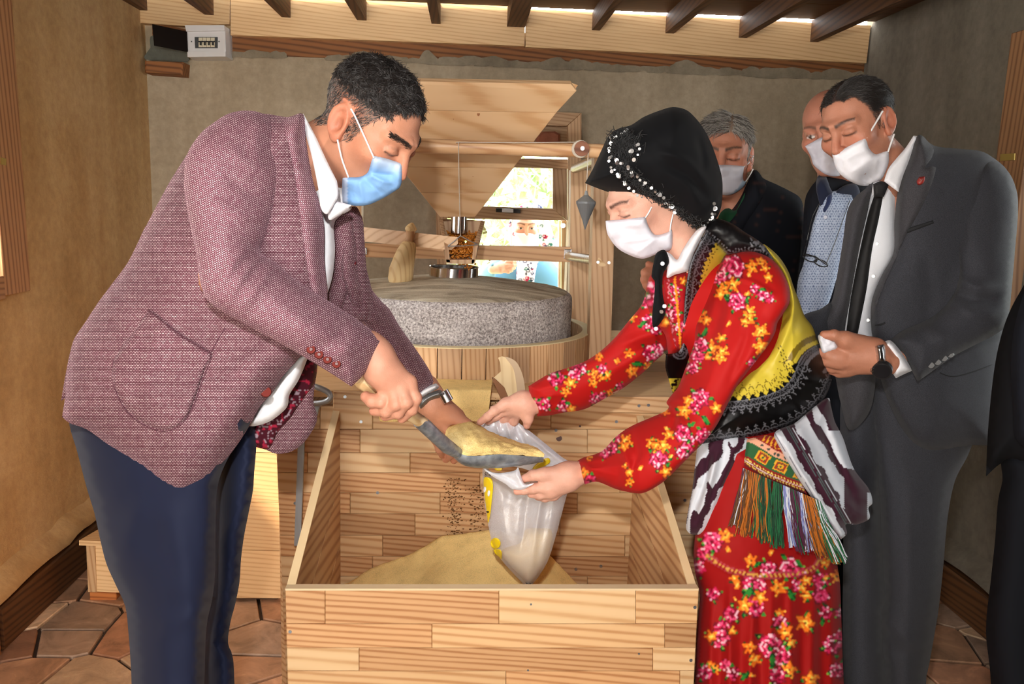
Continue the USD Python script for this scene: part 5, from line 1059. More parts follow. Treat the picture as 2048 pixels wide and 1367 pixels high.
# skirt
pleats = [([(1400+i*20+(i % 3)*5, 1170), (1398+i*20.5, 1367), (1386+i*22.5, 1780)], .012*(1 if i % 2 else -.6), 8) for i in range(14)]
skirt = pillow([(1420, 860), (1405, 960), (1396, 1040), (1389, 1082), (1387, 1117), (1392, 1152), (1400, 1186), (1397, 1225), (1394, 1267), (1390, 1367), (1382, 1500), (1372, 1780, 1), (1712, 1780, 1), (1700, 1500), (1688, 1367), (1684, 1267), (1682, 1215), (1680, 1166), (1674, 1125), (1660, 1040), (1640, 940), (1600, 860), (1500, 840)], [(1500, 900, 1.83), (1540, 1367, 1.84), (1540, 1750, 1.84)], .14, R=150, sp=4.5, wr=.008, ws=60, seed=4, folds=pleats+[([(1414, 1112), (1459, 1140), (1516, 1151), (1584, 1149), (1623, 1140), (1640, 1120)], .006, 5)], edge=.004)
SK = [('R', 1425, 1082, 22), ('O', 1451, 1070, 13), ('O', 1456, 1098, 6), ('R', 1394, 1135, 18), ('R', 1407, 1105, 15), ('O', 1502, 1120, 12), ('R', 1537, 1138, 18), ('R', 1580, 1134, 22), ('R', 1600, 1142, 12), ('L', 1515, 1128, 12), ('L', 1598, 1126, 14), ('R', 1505, 1163, 22), ('R', 1520, 1170, 14), ('L', 1495, 1186, 20), ('O', 1470, 1156, 10), ('P', 1474, 1170, 10),
      ('O', 1557, 1175, 15), ('R', 1596, 1170, 14), ('O', 1612, 1160, 12), ('O', 1612, 1190, 12), ('O', 1604, 1176, 9), ('L', 1583, 1190, 16), ('R', 1642, 1160, 17), ('R', 1642, 1190, 18), ('O', 1652, 1155, 6), ('O', 1674, 1152, 12), ('O', 1650, 1124, 10), ('R', 1427, 1187, 14), ('P', 1541, 1105, 8), ('R', 1508, 1212, 22), ('O', 1520, 1194, 13), ('O', 1489, 1210, 14), ('P', 1470, 1198, 6), ('R', 1462, 1228, 17), ('O', 1560, 1225, 9), ('R', 1560, 1243, 15), ('O', 1611, 1245, 18), ('R', 1651, 1225, 14), ('L', 1645, 1242, 13), ('R', 1682, 1225, 12),
      ('R', 1446, 1256, 18), ('R', 1440, 1275, 20), ('O', 1422, 1272, 12), ('O', 1465, 1262, 8), ('O', 1570, 1262, 15), ('O', 1582, 1285, 10), ('R', 1540, 1290, 25), ('R', 1560, 1312, 22), ('L', 1545, 1320, 18), ('O', 1500, 1295, 13), ('O', 1510, 1318, 12), ('R', 1665, 1290, 20), ('R', 1680, 1272, 12), ('R', 1676, 1340, 18), ('O', 1422, 1332, 11), ('O', 1432, 1338, 9), ('R', 1450, 1330, 12), ('R', 1465, 1345, 14), ('O', 1578, 1340, 15), ('O', 1622, 1358, 16), ('R', 1410, 1345, 16), ('R', 1556, 1350, 18), ('P', 1504, 1349, 7), ('L', 1490, 1352, 14)]
qs = np.random.default_rng(31)
for k in range(90): SK.append((['R', 'O', 'O', 'P', 'L'][k % 5], qs.uniform(1385, 1700), qs.uniform(1380, 1770), [18, 13, 11, 7, 12][k % 5]))
sk_paint = floral(SK, S(150, 14, 14), 2)
def skirt_paint(x, y):
    c = sk_paint(x, y); ln = shapely.LineString([(1414, 1112), (1459, 1140), (1516, 1151), (1584, 1149), (1623, 1140), (1640, 1120)]); d = shapely.distance(shapely.points(np.c_[x, y]), ln); s = shapely.line_locate_point(ln, shapely.points(np.c_[x, y]))
    c[(d < 3.2)&((s % 9) < 5)] = S(206, 150, 70); c[(d > 3.2)&(d < 6)] = S(170, 60, 70); return c
put('skirt', skirt, DRESS, wom, skirt_paint, 'long red skirt printed with pink roses and orange flowers')
# bodice, chest panel, far sleeve
bod = pillow([(1300, 552), (1330, 540), (1380, 530), (1440, 520), (1520, 540), (1590, 660), (1600, 780), (1560, 860), (1440, 880), (1400, 800), (1372, 712), (1340, 714), (1330, 670), (1308, 640), (1292, 600)], [(1340, 600, 1.82), (1500, 700, 1.83)], .10, R=80, sp=6, wr=.006)
bfl = [('R', 1306, 575, 13), ('R', 1300, 600, 13), ('L', 1290, 590, 10), ('R', 1300, 650, 16), ('O', 1332, 645, 9), ('R', 1345, 625, 13), ('O', 1368, 565, 9), ('R', 1352, 575, 12), ('R', 1350, 605, 12), ('R', 1358, 650, 12), ('O', 1350, 595, 6)]
bp = floral(bfl, RED, 5)
put('bodice', bod, DRESS, wom, bp, 'red flowered dress bodice')
def chest_paint(x, y):
    c = floral([('R', 1350, 578, 11), ('R', 1348, 625, 13), ('R', 1360, 655, 12), ('O', 1367, 562, 8), ('R', 1352, 600, 9), ('L', 1341, 612, 8)], S(160, 18, 26), 8)(x, y)
    e = np.abs(x-(1350+(y-560)*.085)); c[(e < 2.2)] = S(240, 140, 30); z = np.abs((x-1337-(y-570)*.09)-4*np.abs(((y/5.) % 2)-1)*1.4+3); c[z < 1.2] = S(206, 120, 130); return c
put('chest_panel', drape([(1328, 560, 1), (1372, 543, 1), (1372, 600), (1366, 650), (1363, 700, 1), (1350, 690), (1338, 640), (1328, 590)], bod, .008, .004, 14, 3, rot=0), DRESS, wom, chest_paint, 'embroidered red chest panel')
fs = pillow([(1301, 554), (1291, 588), (1282, 611), (1256, 643), (1227, 678), (1198, 704), (1168, 723), (1135, 735), (1101, 746), (1078, 759), (1057, 772, 1), (1060, 793), (1071, 816), (1075, 832, 1), (1100, 830), (1125, 825), (1168, 818), (1205, 799), (1244, 777), (1283, 747), (1310, 722), (1338, 694), (1345, 660), (1340, 600), (1325, 560)], [(1320, 620, 1.88), (1200, 750, 1.90), (1065, 800, 1.90)], .06, R=55, sp=3.6, wr=.010, ws=45, seed=7,
    folds=[([(1335, 665), (1290, 672), (1240, 690)], .010, 9), ([(1335, 680), (1280, 700), (1230, 725)], -.007, 8), ([(1070, 800), (1110, 790), (1150, 795)], .006, 7), ([(1066, 780), (1100, 772), (1140, 770)], .005, 7), ([(1074, 822), (1110, 815), (1160, 808)], .005, 6), ([(1300, 690), (1260, 720), (1200, 760)], .006, 12)])
FSF = [('R', 1297, 645, 17), ('R', 1310, 658, 13), ('L', 1285, 648, 12), ('O', 1264, 635, 8), ('R', 1293, 604, 12), ('R', 1300, 570, 14), ('R', 1302, 705, 18), ('R', 1318, 698, 12), ('L', 1275, 728, 15), ('O', 1258, 707, 9), ('O', 1234, 722, 6), ('O', 1197, 713, 9), ('R', 1158, 738, 16), ('R', 1148, 750, 14), ('R', 1112, 757, 17), ('O', 1141, 765, 11), ('O', 1132, 783, 9), ('O', 1189, 748, 10), ('O', 1205, 752, 9), ('O', 1214, 750, 9), ('O', 1187, 764, 9), ('R', 1205, 738, 10), ('O', 1264, 742, 12), ('R', 1240, 772, 9), ('R', 1190, 797, 12), ('R', 1205, 793, 10), ('R', 1128, 812, 13), ('O', 1143, 818, 10), ('R', 1088, 808, 14), ('R', 1075, 806, 10), ('L', 1078, 800, 7), ('O', 1221, 786, 8), ('O', 1297, 733, 8), ('L', 1136, 806, 8), ('L', 1115, 750, 8)]
put('far_sleeve', fs, DRESS, wom, floral(FSF, RED, 6))
# near sleeve
ns_out = [(1442, 524), (1455, 508), (1498, 502), (1537, 514), (1562, 539), (1578, 574), (1579, 604), (1567, 626), (1555, 645), (1550, 665), (1537, 689), (1518, 714), (1502, 735), (1475, 770), (1459, 800), (1434, 849), (1409, 882), (1379, 912), (1336, 955), (1310, 974), (1290, 984), (1273, 986), (1234, 978), (1195, 963), (1170, 968, 1), (1160, 947), (1155, 921, 1), (1168, 914), (1203, 902), (1234, 871), (1264, 851), (1303, 834), (1330, 822), (1338, 813), (1333, 804), (1345, 787), (1357, 772), (1371, 735), (1377, 718), (1389, 684), (1390, 650), (1399, 622), (1409, 588), (1422, 553)]
ns = pillow(ns_out, [(1510, 530, 1.72), (1450, 700, 1.66), (1380, 850, 1.64), (1160, 940, 1.78)], .075, R=80, sp=3.6, wr=.012, ws=60, seed=9,
    folds=[([(1338, 816), (1350, 830), (1345, 860)], -.010, 6), ([(1342, 800), (1375, 800), (1410, 790)], .009, 10), ([(1350, 835), (1375, 850), (1400, 850)], .008, 12), ([(1470, 560), (1450, 650), (1420, 740)], .010, 10), ([(1510, 600), (1490, 690), (1450, 780)], -.007, 10), ([(1435, 580), (1415, 660), (1405, 740)], .007, 9), ([(1240, 890), (1255, 930), (1245, 970)], .012, 9), ([(1265, 870), (1275, 910), (1260, 940)], -.008, 8), ([(1165, 935), (1190, 940), (1230, 950)], .006, 6), ([(1163, 920), (1190, 918), (1215, 912)], .005, 6), ([(1172, 960), (1195, 952), (1220, 960)], .005, 6), ([(1450, 556), (1500, 562), (1550, 590)], .006, 5)], edge=.004)
NSF = [('R', 1466, 534, 26), ('R', 1440, 555, 14), ('R', 1428, 556, 10), ('O', 1504, 533, 13), ('O', 1521, 523, 10), ('O', 1530, 535, 8), ('O', 1537, 555, 9), ('P', 1498, 549, 7), ('O', 1465, 570, 14), ('O', 1447, 580, 13), ('O', 1441, 588, 10), ('R', 1475, 602, 20), ('L', 1452, 597, 9), ('L', 1494, 602, 10), ('R', 1509, 578, 10), ('R', 1524, 590, 11), ('R', 1538, 596, 11), ('L', 1523, 578, 8), ('P', 1495, 587, 8), ('O', 1498, 622, 11), ('O', 1496, 637, 14), ('O', 1490, 642, 9), ('O', 1406, 635, 13), ('O', 1413, 640, 9), ('P', 1457, 647, 7), ('L', 1409, 664, 14), ('O', 1522, 663, 15), ('O', 1522, 693, 15), ('O', 1442, 676, 9), ('O', 1423, 696, 14), ('O', 1445, 703, 12), ('O', 1440, 714, 12), ('P', 1416, 714, 8), ('R', 1401, 690, 17), ('R', 1395, 712, 14), ('R', 1506, 726, 11), ('R', 1385, 735, 13),
       ('R', 1400, 797, 20), ('R', 1385, 815, 14), ('O', 1369, 822, 14), ('O', 1376, 800, 9), ('O', 1432, 816, 11), ('L', 1412, 840, 15), ('R', 1366, 866, 18), ('R', 1380, 880, 12), ('R', 1406, 872, 17), ('R', 1372, 900, 17), ('R', 1362, 905, 12), ('L', 1385, 848, 10), ('R', 1317, 918, 20), ('L', 1335, 930, 10), ('O', 1332, 943, 12), ('O', 1325, 890, 14), ('O', 1303, 885, 10), ('O', 1310, 893, 10), ('O', 1313, 890, 9), ('O', 1337, 868, 10), ('P', 1333, 856, 7), ('P', 1342, 912, 6), ('R', 1229, 878, 13), ('R', 1222, 895, 15), ('R', 1210, 906, 11), ('O', 1251, 882, 13), ('O', 1248, 892, 9), ('O', 1166, 945, 11), ('R', 1180, 961, 13), ('R', 1170, 966, 9), ('O', 1258, 945, 8), ('O', 1259, 963, 8), ('P', 1281, 936, 7), ('O', 1330, 824, 8), ('O', 1178, 916, 6), ('O', 1250, 930, 5)]
put('near_sleeve', ns, DRESS, wom, floral(NSF, RED, 7), 'wide red sleeve printed with roses')
# vest: yellow satin body with black laced hem
vest_out = [(1527, 488), (1556, 511), (1576, 541), (1587, 572), (1599, 604), (1609, 631), (1625, 653), (1635, 680), (1650, 716), (1664, 760, 1), (1658, 778), (1646, 801), (1623, 829), (1598, 848, 1), (1590, 846), (1584, 852, 1), (1565, 863), (1526, 875), (1487, 882), (1438, 888), (1400, 891, 1), (1410, 850), (1440, 800), (1490, 740), (1530, 690), (1548, 650), (1564, 625), (1576, 600), (1574, 570), (1560, 540), (1540, 515)]
vest = pillow(vest_out, [(1540, 520, 1.80), (1500, 850, 1.78), (1650, 740, 1.84)], .09, R=95, sp=2.3, wr=.012, ws=50, seed=15, folds=[([(1590, 600), (1575, 660), (1550, 720)], .010, 9), ([(1600, 640), (1600, 690), (1580, 740)], .008, 12), ([(1585, 620), (1560, 650), (1545, 690)], -.006, 6)], edge=.004)
hem = shapely.LineString(spline(np.array([(1395, 892), (1438, 888), (1487, 882), (1526, 875), (1565, 863), (1598, 848), (1623, 829), (1646, 801), (1658, 778), (1668, 750)], float), 3))
YEL, BLK, LAC = S(206, 184, 60), S(10, 9, 10), S(104, 104, 110)
def lace(c, d, s, lo, flip=1):
    """two scalloped lace rows starting at distance lo from an edge"""
    u = d-lo; c[(np.abs(u) < 1.3)|(np.abs(u-11) < 1.2)] = LAC
    a = ((s/9.) % 1-.5)*9; c[(u > 1)&(u < 11)&(np.abs(np.abs(a)-np.abs(u-5.5)) < 1.1)] = S(84, 84, 90)
    b = ((s/19.) % 1-.5)*19; v = u-11; r = np.hypot(b, v); c[(v > 0)&(((r > 6.4)&(r < 8.6))|((r > 1.2)&(r < 3.0)))] = LAC
    c[(v > 8)&(v < 16)&(np.abs(b) < 1.2)] = LAC; c[(v > 11)&(v < 13.4)&(np.abs(b) < 3.6)] = LAC
def vest_paint(x, y):
    P_ = shapely.points(np.c_[x, y]); d = shapely.distance(P_, hem); s = shapely.line_locate_point(hem, P_); c = np.tile(YEL, (len(x), 1))
    wid = np.interp(x, [1400, 1500, 1560, 1600, 1640, 1665], [96, 92, 90, 86, 78, 62]); t = d/wid
    blk = d < wid-6*np.abs(((s/24.) % 1)-.5)*4; c[blk] = BLK
    k = np.clip(wid/92, .7, 1); cc = c.copy(); lace(cc, d/k, s, 3.); c[blk&(d < 40*k)] = cc[blk&(d < 40*k)]
    e = (wid-10-d)/k; cc = c.copy(); lace(cc, e, s+6, 2.); m = blk&(e > 0)&(e < 32)&(d > 38*k); c[m] = cc[m]
    b = ((s/24.) % 1-.5)*24; v = d-wid-4; r = np.hypot(b, v*.9); c[(v > -10)&((np.abs(r-9) < 1.)|((np.abs(b) < .8)&(v > 6)&(v < 20)))&~blk] = S(120, 100, 24)
    z = np.abs(x-(1558+(y-690)*.42)-3*np.sign(np.sin(y*.9))); c[(z < 1.2)&(y > 690)&~blk] = S(60, 52, 20); return c
put('vest', vest, SATIN, wom, vest_paint, 'yellow satin vest with black laced hem')
trim_l = shapely.LineString(spline(np.array([(1412, 466), (1389, 506), (1379, 531), (1373, 565), (1369, 604), (1366, 643), (1368, 672), (1360, 704)], float), 3))
vf = pillow([(1412, 462, 1), (1389, 506), (1379, 531), (1373, 565), (1369, 604), (1366, 643), (1367, 672), (1358, 702), (1332, 708, 1), (1331, 735), (1338, 760), (1346, 788, 1), (1360, 775), (1374, 735), (1382, 716), (1394, 684), (1396, 650), (1404, 622), (1413, 588), (1427, 553), (1447, 522), (1458, 506), (1440, 490)], [(1430, 490, 1.75), (1380, 600, 1.73), (1345, 740, 1.76)], .02, R=20, sp=2.2, wr=.004, ws=30)
def vf_paint(x, y):
    P_ = shapely.points(np.c_[x, y]); d = shapely.distance(P_, trim_l); s = shapely.line_locate_point(trim_l, P_); c = np.tile(BLK, (len(x), 1)); cc = c.copy(); lace(cc, d, s, 2.); m = d < 30; c[m] = cc[m]
    w = 28+2.5*np.sin(s*.55); yl = (d > w)&(y < 700); c[yl] = YEL*1.05; c[yl&(np.abs(d-w-6) < 1)&(np.sin(s*.9) > 0)] = S(90, 76, 20); lo = y > 757; c[lo] = YEL*.9; c[lo&(meshkit.noise(np.c_[x/3, y/3, x*0], 2) > .6)] = BLK; return c
put('vest_front', vf, SATIN, wom, vf_paint, 'black lace and yellow ruffle edge of the vest')
vc = pillow([(1412, 452, 1), (1430, 437), (1461, 445), (1490, 464), (1508, 475), (1530, 492), (1548, 520, 1), (1527, 510), (1494, 503), (1455, 509, 1), (1436, 489), (1410, 468)], [(1430, 460, 1.76), (1530, 505, 1.74)], .03, R=24, sp=2.8, wr=.008, ws=24, seed=4)
def vc_paint(x, y):
    ed = shapely.LineString([(1410, 468), (1436, 489), (1455, 509), (1494, 503), (1527, 510), (1548, 520)]); P_ = shapely.points(np.c_[x, y]); d = shapely.distance(P_, ed); s = shapely.line_locate_point(ed, P_); c = np.tile(S(14, 13, 15), (len(x), 1)); c[(d < 2)|((d < 9)&((s % 6) < 2))] = LAC; r = (x > 1500)&(y < 500); c[r&(meshkit.noise(np.c_[x/4, y/4, x*0], 6) > .6)] = LAC; return c
put('vest_collar', vc, SATIN, wom, vc_paint, 'black satin shoulder collar')
# striped wrap, belt and tassels
MAR, WHT = S(52, 14, 34), S(200, 204, 214)
wl = pillow([(1402, 878), (1394, 900), (1389, 939), (1385, 975), (1379, 1004), (1372, 1049), (1376, 1063), (1388, 1069), (1405, 1066), (1418, 1053), (1444, 1010), (1459, 968), (1487, 929), (1500, 880), (1450, 872)], [(1440, 900, 1.74), (1390, 1050, 1.76)], .035, R=40, sp=2.2, wr=.014, ws=30, seed=21, folds=[([(1440, 890), (1420, 960), (1395, 1040)], .012, 8), ([(1420, 890), (1410, 960), (1385, 1030)], -.010, 7), ([(1470, 890), (1450, 950), (1420, 1020)], .010, 8)])
wr_ = pillow([(1549, 866), (1565, 906), (1594, 953), (1629, 1003), (1655, 1045), (1682, 1078, 1), (1694, 1066), (1692, 1048), (1715, 1048), (1739, 1036), (1737, 1015), (1745, 1004), (1737, 976), (1707, 935), (1686, 875), (1670, 843), (1662, 812), (1655, 795), (1620, 820), (1590, 845)], [(1580, 870, 1.72), (1650, 860, 1.78), (1690, 1040, 1.74)], .04, R=45, sp=2.2, wr=.014, ws=32, seed=22, folds=[([(1600, 860), (1640, 950), (1690, 1030)], .014, 10), ([(1640, 840), (1670, 920), (1715, 1010)], -.012, 10), ([(1655, 830), (1680, 900), (1720, 980)], .010, 9), ([(1565, 880), (1610, 960), (1675, 1060)], .010, 8)])
def wl_paint(x, y):
    t = (x-1440)+(y-960)*.52; n = (meshkit.noise(np.c_[x/14., y/26., x*0], 3)-.5)*26; u = t+n; c = np.tile(WHT, (len(x), 1)); c[((u > -62)&(u < -34))|((u > -14)&(u < 8))|((u > 34)&(u < 80))] = MAR; c[np.abs(t-40) < 1.2] = WHT; c[np.abs(t-46) < 1] = S(90, 110, 100); return c
def wr_paint(x, y):
    t = (x-1600)-(y-900)*.62; n = (meshkit.noise(np.c_[x/16., y/24., x*0], 5)-.5)*14; u = t+n; c = np.tile(WHT, (len(x), 1)); c[((u > -12)&(u < 20))|((u > 52)&(u < 70))|((u > 84)&(u < 120)&(y < 860))] = MAR; c[(x > 1688)&(y > 935+(x-1690)*.2)&(y < 1015)] = MAR; c[(x > 1690)&(y > 1010)] = MAR; c[(x > 1735)&(y > 985)] = WHT
    for o in (1, 6): c[np.abs(t-o) < 1] = S(70, 90, 90)
    c[np.abs(t-12) < .9] = WHT; c[np.abs(t+30) < .9] = S(110, 112, 130); return c
put('wrap', wl, CLOTH, wom, wl_paint, 'white and dark maroon striped wrap'); put('wrap', wr_, CLOTH, wom, wr_paint, 'white and dark maroon striped wrap')
belt = pillow([(1494, 878, 1), (1489, 916), (1488, 930, 1), (1526, 954), (1570, 972), (1614, 987, 1), (1600, 960), (1575, 915), (1556, 874, 1), (1530, 870)], [(1500, 910, 1.70), (1600, 970, 1.70)], .02, R=30, sp=2.4, wr=.003)
def belt_paint(x, y):
    ed = shapely.LineString([(1488, 931), (1526, 955), (1570, 973), (1614, 988)]); P_ = shapely.points(np.c_[x, y]); d = shapely.distance(P_, ed); s = shapely.line_locate_point(ed, P_); c = np.tile(S(134, 26, 22), (len(x), 1))
    st = ((d > 5)&(d < 8))|((d > 13)&(d < 16)); c[st&((s+d) % 7 < 4)] = S(222, 196, 90); c[(d > 9.5)&(d < 11.5)] = S(210, 190, 180); g = (d > 20)&(d < 48); c[g] = S(40, 88, 50)
    uu = (s % 46)-23; vv = d-34; r = np.maximum(np.abs(uu), np.abs(vv)*1.3); c[g&(np.abs(r-12) < 1.6)] = S(216, 160, 40); c[g&(np.abs(r-8.5) < 1.6)] = S(160, 40, 26); c[g&(np.abs(r-4) < 1.5)] = S(216, 160, 40)
    p = (d >= 48)&(d < 60); c[p] = S(220, 160, 130); c[p&(np.abs((s % 16)-8)+np.abs(d-54) < 4)] = S(60, 70, 64); q = (d > 62); r = np.hypot(s-48, d-75); c[q&(np.sin(r*.75) > .3)] = S(212, 150, 40); return c
put('belt', belt, CLOTH, wom, belt_paint, 'woven green and red belt')
cols = {'o': S(176, 98, 24), 'b': S(92, 58, 26), 'g': S(22, 92, 54), 'k': S(20, 56, 38), 'w': S(196, 200, 212), 'p': S(74, 26, 54), 'u': S(118, 126, 180), 'r': S(150, 26, 24)}
q = np.random.default_rng(41)
for nm, x0, x1, ybot, sway, cset in (('tassel', 1486, 1500, 1050, -22, 'wpb'), ('tassel', 1490, 1512, 1068, -14, 'oob'), ('tassel', 1508, 1524, 1076, -2, 'obg'), ('tassel', 1522, 1540, 1082, 2, 'gok'), ('tassel', 1536, 1562, 1092, 4, 'ggk'), ('tassel', 1566, 1578, 1090, 16, 'wwu'), ('tassel', 1578, 1600, 1104, 18, 'pgp'), ('tassel', 1596, 1606, 1098, 18, 'uwp'), ('tassel', 1602, 1624, 1112, 30, 'oob'), ('tassel', 1616, 1628, 1108, 44, 'wob'), ('tassel', 1622, 1636, 1124, 46, 'bgo'), ('tassel', 1626, 1640, 1122, 52, 'gkw')):
    for cc in sorted(set(cset)):
        ln = []
        for k in range(34 if cset.count(cc) > 1 else 18):
            x = q.uniform(x0, x1); yt_ = 936+(x-1488)*.43; yb_ = ybot+q.uniform(-16, 6); dx = sway+q.normal(0, 4); y_ = 1.685-q.uniform(0, .012); b1, b2 = q.normal(0, 3, 2)
            ln.append(np.array([W(x, yt_, y_), W(x+dx*.25+b1, yt_+(yb_-yt_)*.33, y_-.004), W(x+dx*.6+b2, yt_+(yb_-yt_)*.66, y_), W(x+dx, yb_, y_+.01)]))
        strands(nm, ln, .0022, plain('thread_'+cc, cols[cc], .7), wom)
# head
hd2 = Head((1242, 432), 1.755, (-.031, .092, -.001), 163, 27, 2, .88, neck_to=W(1395, 560, 1.80), neck_r=.050, wide=.95, jaw=.92, ears=False, h=.0036)
col2 = skin_paint(hd2, skinW, brow=S(70, 44, 36), eye='down', seed=3)
scarf_out = [(1170, 366, 1), (1186, 337), (1203, 300), (1217, 272), (1237, 257), (1262, 250), (1287, 234), (1319, 221), (1346, 214), (1373, 220), (1393, 238), (1409, 260), (1423, 288), (1436, 325), (1444, 356), (1445, 385), (1442, 415), (1432, 437), (1412, 450), (1383, 452), (1360, 441), (1334, 426), (1305, 416), (1276, 405), (1237, 391), (1197, 377)]
scarf = pillow(scarf_out, [(1180, 366, 1.80), (1300, 330, 1.80), (1430, 400, 1.82)], .125, R=95, sp=4.5, wr=.012, ws=60, seed=30, folds=[([(1320, 305), (1370, 320), (1420, 370)], .012, 9), ([(1330, 330), (1375, 355), (1420, 400)], -.010, 8), ([(1395, 270), (1405, 310), (1408, 340)], -.010, 7), ([(1380, 440), (1410, 430), (1440, 400)], .010, 8)])
BLKC = mat('black_crepe', {'tc': ('texture_coordinate', {}), 'n': ('noise_texture', {'scale': 900., 'detail': 2.}), 'b': ('bump', {'strength': .3, 'distance': .0006}), 'p': ('principled_bsdf', {'base_color': tuple(S(11, 12, 15)), 'roughness': .8, 'specular_ior_level': .15, 'sheen_weight': .02})}, [('tc.object', 'n.vector'), ('n.fac', 'b.height'), ('b.normal', 'p.normal')])
put('headscarf', scarf, BLKC, wom, None, 'black headscarf with rows of silver sequins')
tail = pillow([(1313, 506), (1330, 500), (1338, 524), (1326, 549), (1325, 584), (1331, 623), (1321, 645), (1308, 656), (1304, 635), (1309, 584), (1309, 561), (1303, 553), (1307, 526)], [(1320, 510, 1.715), (1315, 650, 1.715)], .012, R=12, sp=4, wr=.006)
put('scarf_tail', tail, BLKC, wom, None, 'black scarf tail hanging at the chest')
seqm = plain('silver_sequin', (.85, .85, .85), .42, metallic=1.)
sq = []; q = np.random.default_rng(8)
def sequin(x, y, base, r):
    yy = base.front(np.array([x]), np.array([y]))[0]-.008; c = W(x, y, yy); n = (CAM-c)/np.linalg.norm(CAM-c)+q.normal(0, .33, 3); n /= np.linalg.norm(n); sq.append(cyl(c-n*.0006, c+n*.0008, r, n=10))
for ln, n in (([(1222, 306), (1240, 326), (1262, 342), (1280, 360), (1302, 378), (1322, 395), (1340, 412), (1352, 424)], 25), ([(1219, 315), (1226, 335), (1236, 350), (1252, 368), (1272, 388), (1296, 404), (1322, 418), (1342, 430)], 24), ([(1345, 426), (1362, 440), (1384, 450), (1408, 448), (1421, 440), (1428, 425), (1428, 408)], 24), ([(1217, 300), (1228, 276), (1255, 258)], 9), ([(1262, 300), (1278, 292), (1270, 318)], 6)):
    p = spline(np.array(ln, float), 1.); ii = np.linspace(0, len(p)-1, n).astype(int)
    for k in ii: sequin(*(p[k]+q.normal(0, 2.2, 2)), scarf, q.uniform(.0022, .0042))
for x, y in ((1223, 274), (1263, 302), (1235, 325), (1237, 351), (1264, 350), (1296, 403), (1322, 418), (1319, 389), (1430, 417), (1344, 413)): sequin(x, y, scarf, .0048)
for x, y in ((1325, 527), (1329, 612), (1323, 623), (1312, 657)): sequin(x, y, tail, .0042)
obj('sequins', cat(*sq), seqm, wom, 'silver sequins sewn on the black scarf', kind='stuff')
fz = []
for k in range(700):
    x, y = np.clip(q.normal(1247, 14), 1220, 1280), np.clip(q.normal(288, 12), 262, 320); yy = scarf.front(np.array([x]), np.array([y]))[0]; a = W(x, y, yy); fz.append(np.array([a, a+np.array([q.normal(0, .004), -.004, q.normal(0, .004)]), a+np.array([q.normal(0, .006), -.007, q.normal(0, .006)])]))
for k in range(700):
    t = q.random(); p = np.array([1232, 320])*(1-t)+np.array([1400, 452])*t+q.normal(0, 7, 2)+np.array([0, 10*math.sin(math.pi*t)]); yy = scarf.front(p[:1], p[1:])[0]; a = W(p[0], p[1], yy); fz.append(np.array([a, a+np.array([q.normal(0, .003), -.002, q.normal(-.002, .003)]), a+np.array([q.normal(0, .005), -.003, q.normal(-.004, .004)])]))
strands('scarf_fringe', fz, .0012, plain('black_thread', (.008, .008, .009), .6), wom, 'fuzzy black flower and fringe of the headscarf')
usc = pillow([(1412, 452), (1407, 467), (1389, 503), (1379, 531), (1374, 542), (1350, 549), (1334, 555), (1335, 531), (1331, 505), (1342, 508), (1354, 519), (1364, 502), (1379, 478), (1396, 458)], [(1400, 470, 1.745), (1345, 535, 1.745)], .015, R=16, sp=3.4, wr=.010, ws=18, folds=[([(1400, 470), (1380, 510), (1360, 540)], .006, 5)])
put('blouse_collar', usc, CLOTH, wom, S(226, 222, 226), 'white blouse collar')
mk2 = drape([(1211, 441, 1), (1250, 438), (1291, 433, 1), (1297, 452), (1310, 469), (1330, 466), (1344, 459, 1), (1345, 478), (1341, 499), (1316, 507), (1286, 517), (1257, 509), (1233, 494), (1215, 468)], hd2, .016, .005, 14, 3.6, sink=.004, smooth_n=50, folds=[([(1240, 482), (1280, 480), (1312, 472)], .004, 3.5), ([(1275, 505), (1300, 486), (1315, 474)], .004, 3.5), ([(1222, 452), (1260, 458), (1296, 455)], -.002, 4)])
put('face_mask', mk2, MASKM, wom, S(222, 221, 232), 'white mask')
def hf(h, x, y, o): return W(x, y, h.front(np.array([float(x)]), np.array([float(y)]))[0]-o)
mask_strap(wom, [W(1291, 435, mk2.front(1291., 435.)-.002), hf(hd2, 1297, 426, .006), hf(hd2, 1303, 414, .006)])
mask_strap(wom, [W(1340, 462, mk2.front(1340., 462.)-.002), hf(hd2, 1342, 446, .006), hf(hd2, 1346, 428, .006)])
rh2 = hand_mesh([((1080, 806, 1.90), (1045, 806, 1.895), .023, .026), ((1048, 802, 1.89), (1012, 808, 1.89), .024, .014), ((1048, 812, 1.895), (1015, 820, 1.90), .022, .014), ((1055, 815, 1.89), (1052, 826, 1.89), .020, .014)],
    [[(1012, 806, 1.885, .0125), (990, 820, 1.88, .0105), (975, 833, 1.88, .0095), (960, 844, 1.885, .008)], [(1010, 818, 1.90, .011), (992, 832, 1.905, .0098), (976, 842, 1.91, .0085)], [(1022, 822, 1.905, .011), (1010, 838, 1.92, .010), (1000, 848, 1.93, .0085)], [(1036, 824, 1.90, .011), (1028, 842, 1.915, .010), (1020, 852, 1.925, .0085)], [(1053, 824, 1.885, .0125), (1056, 838, 1.885, .011), (1054, 850, 1.89, .009)]], h=.003)
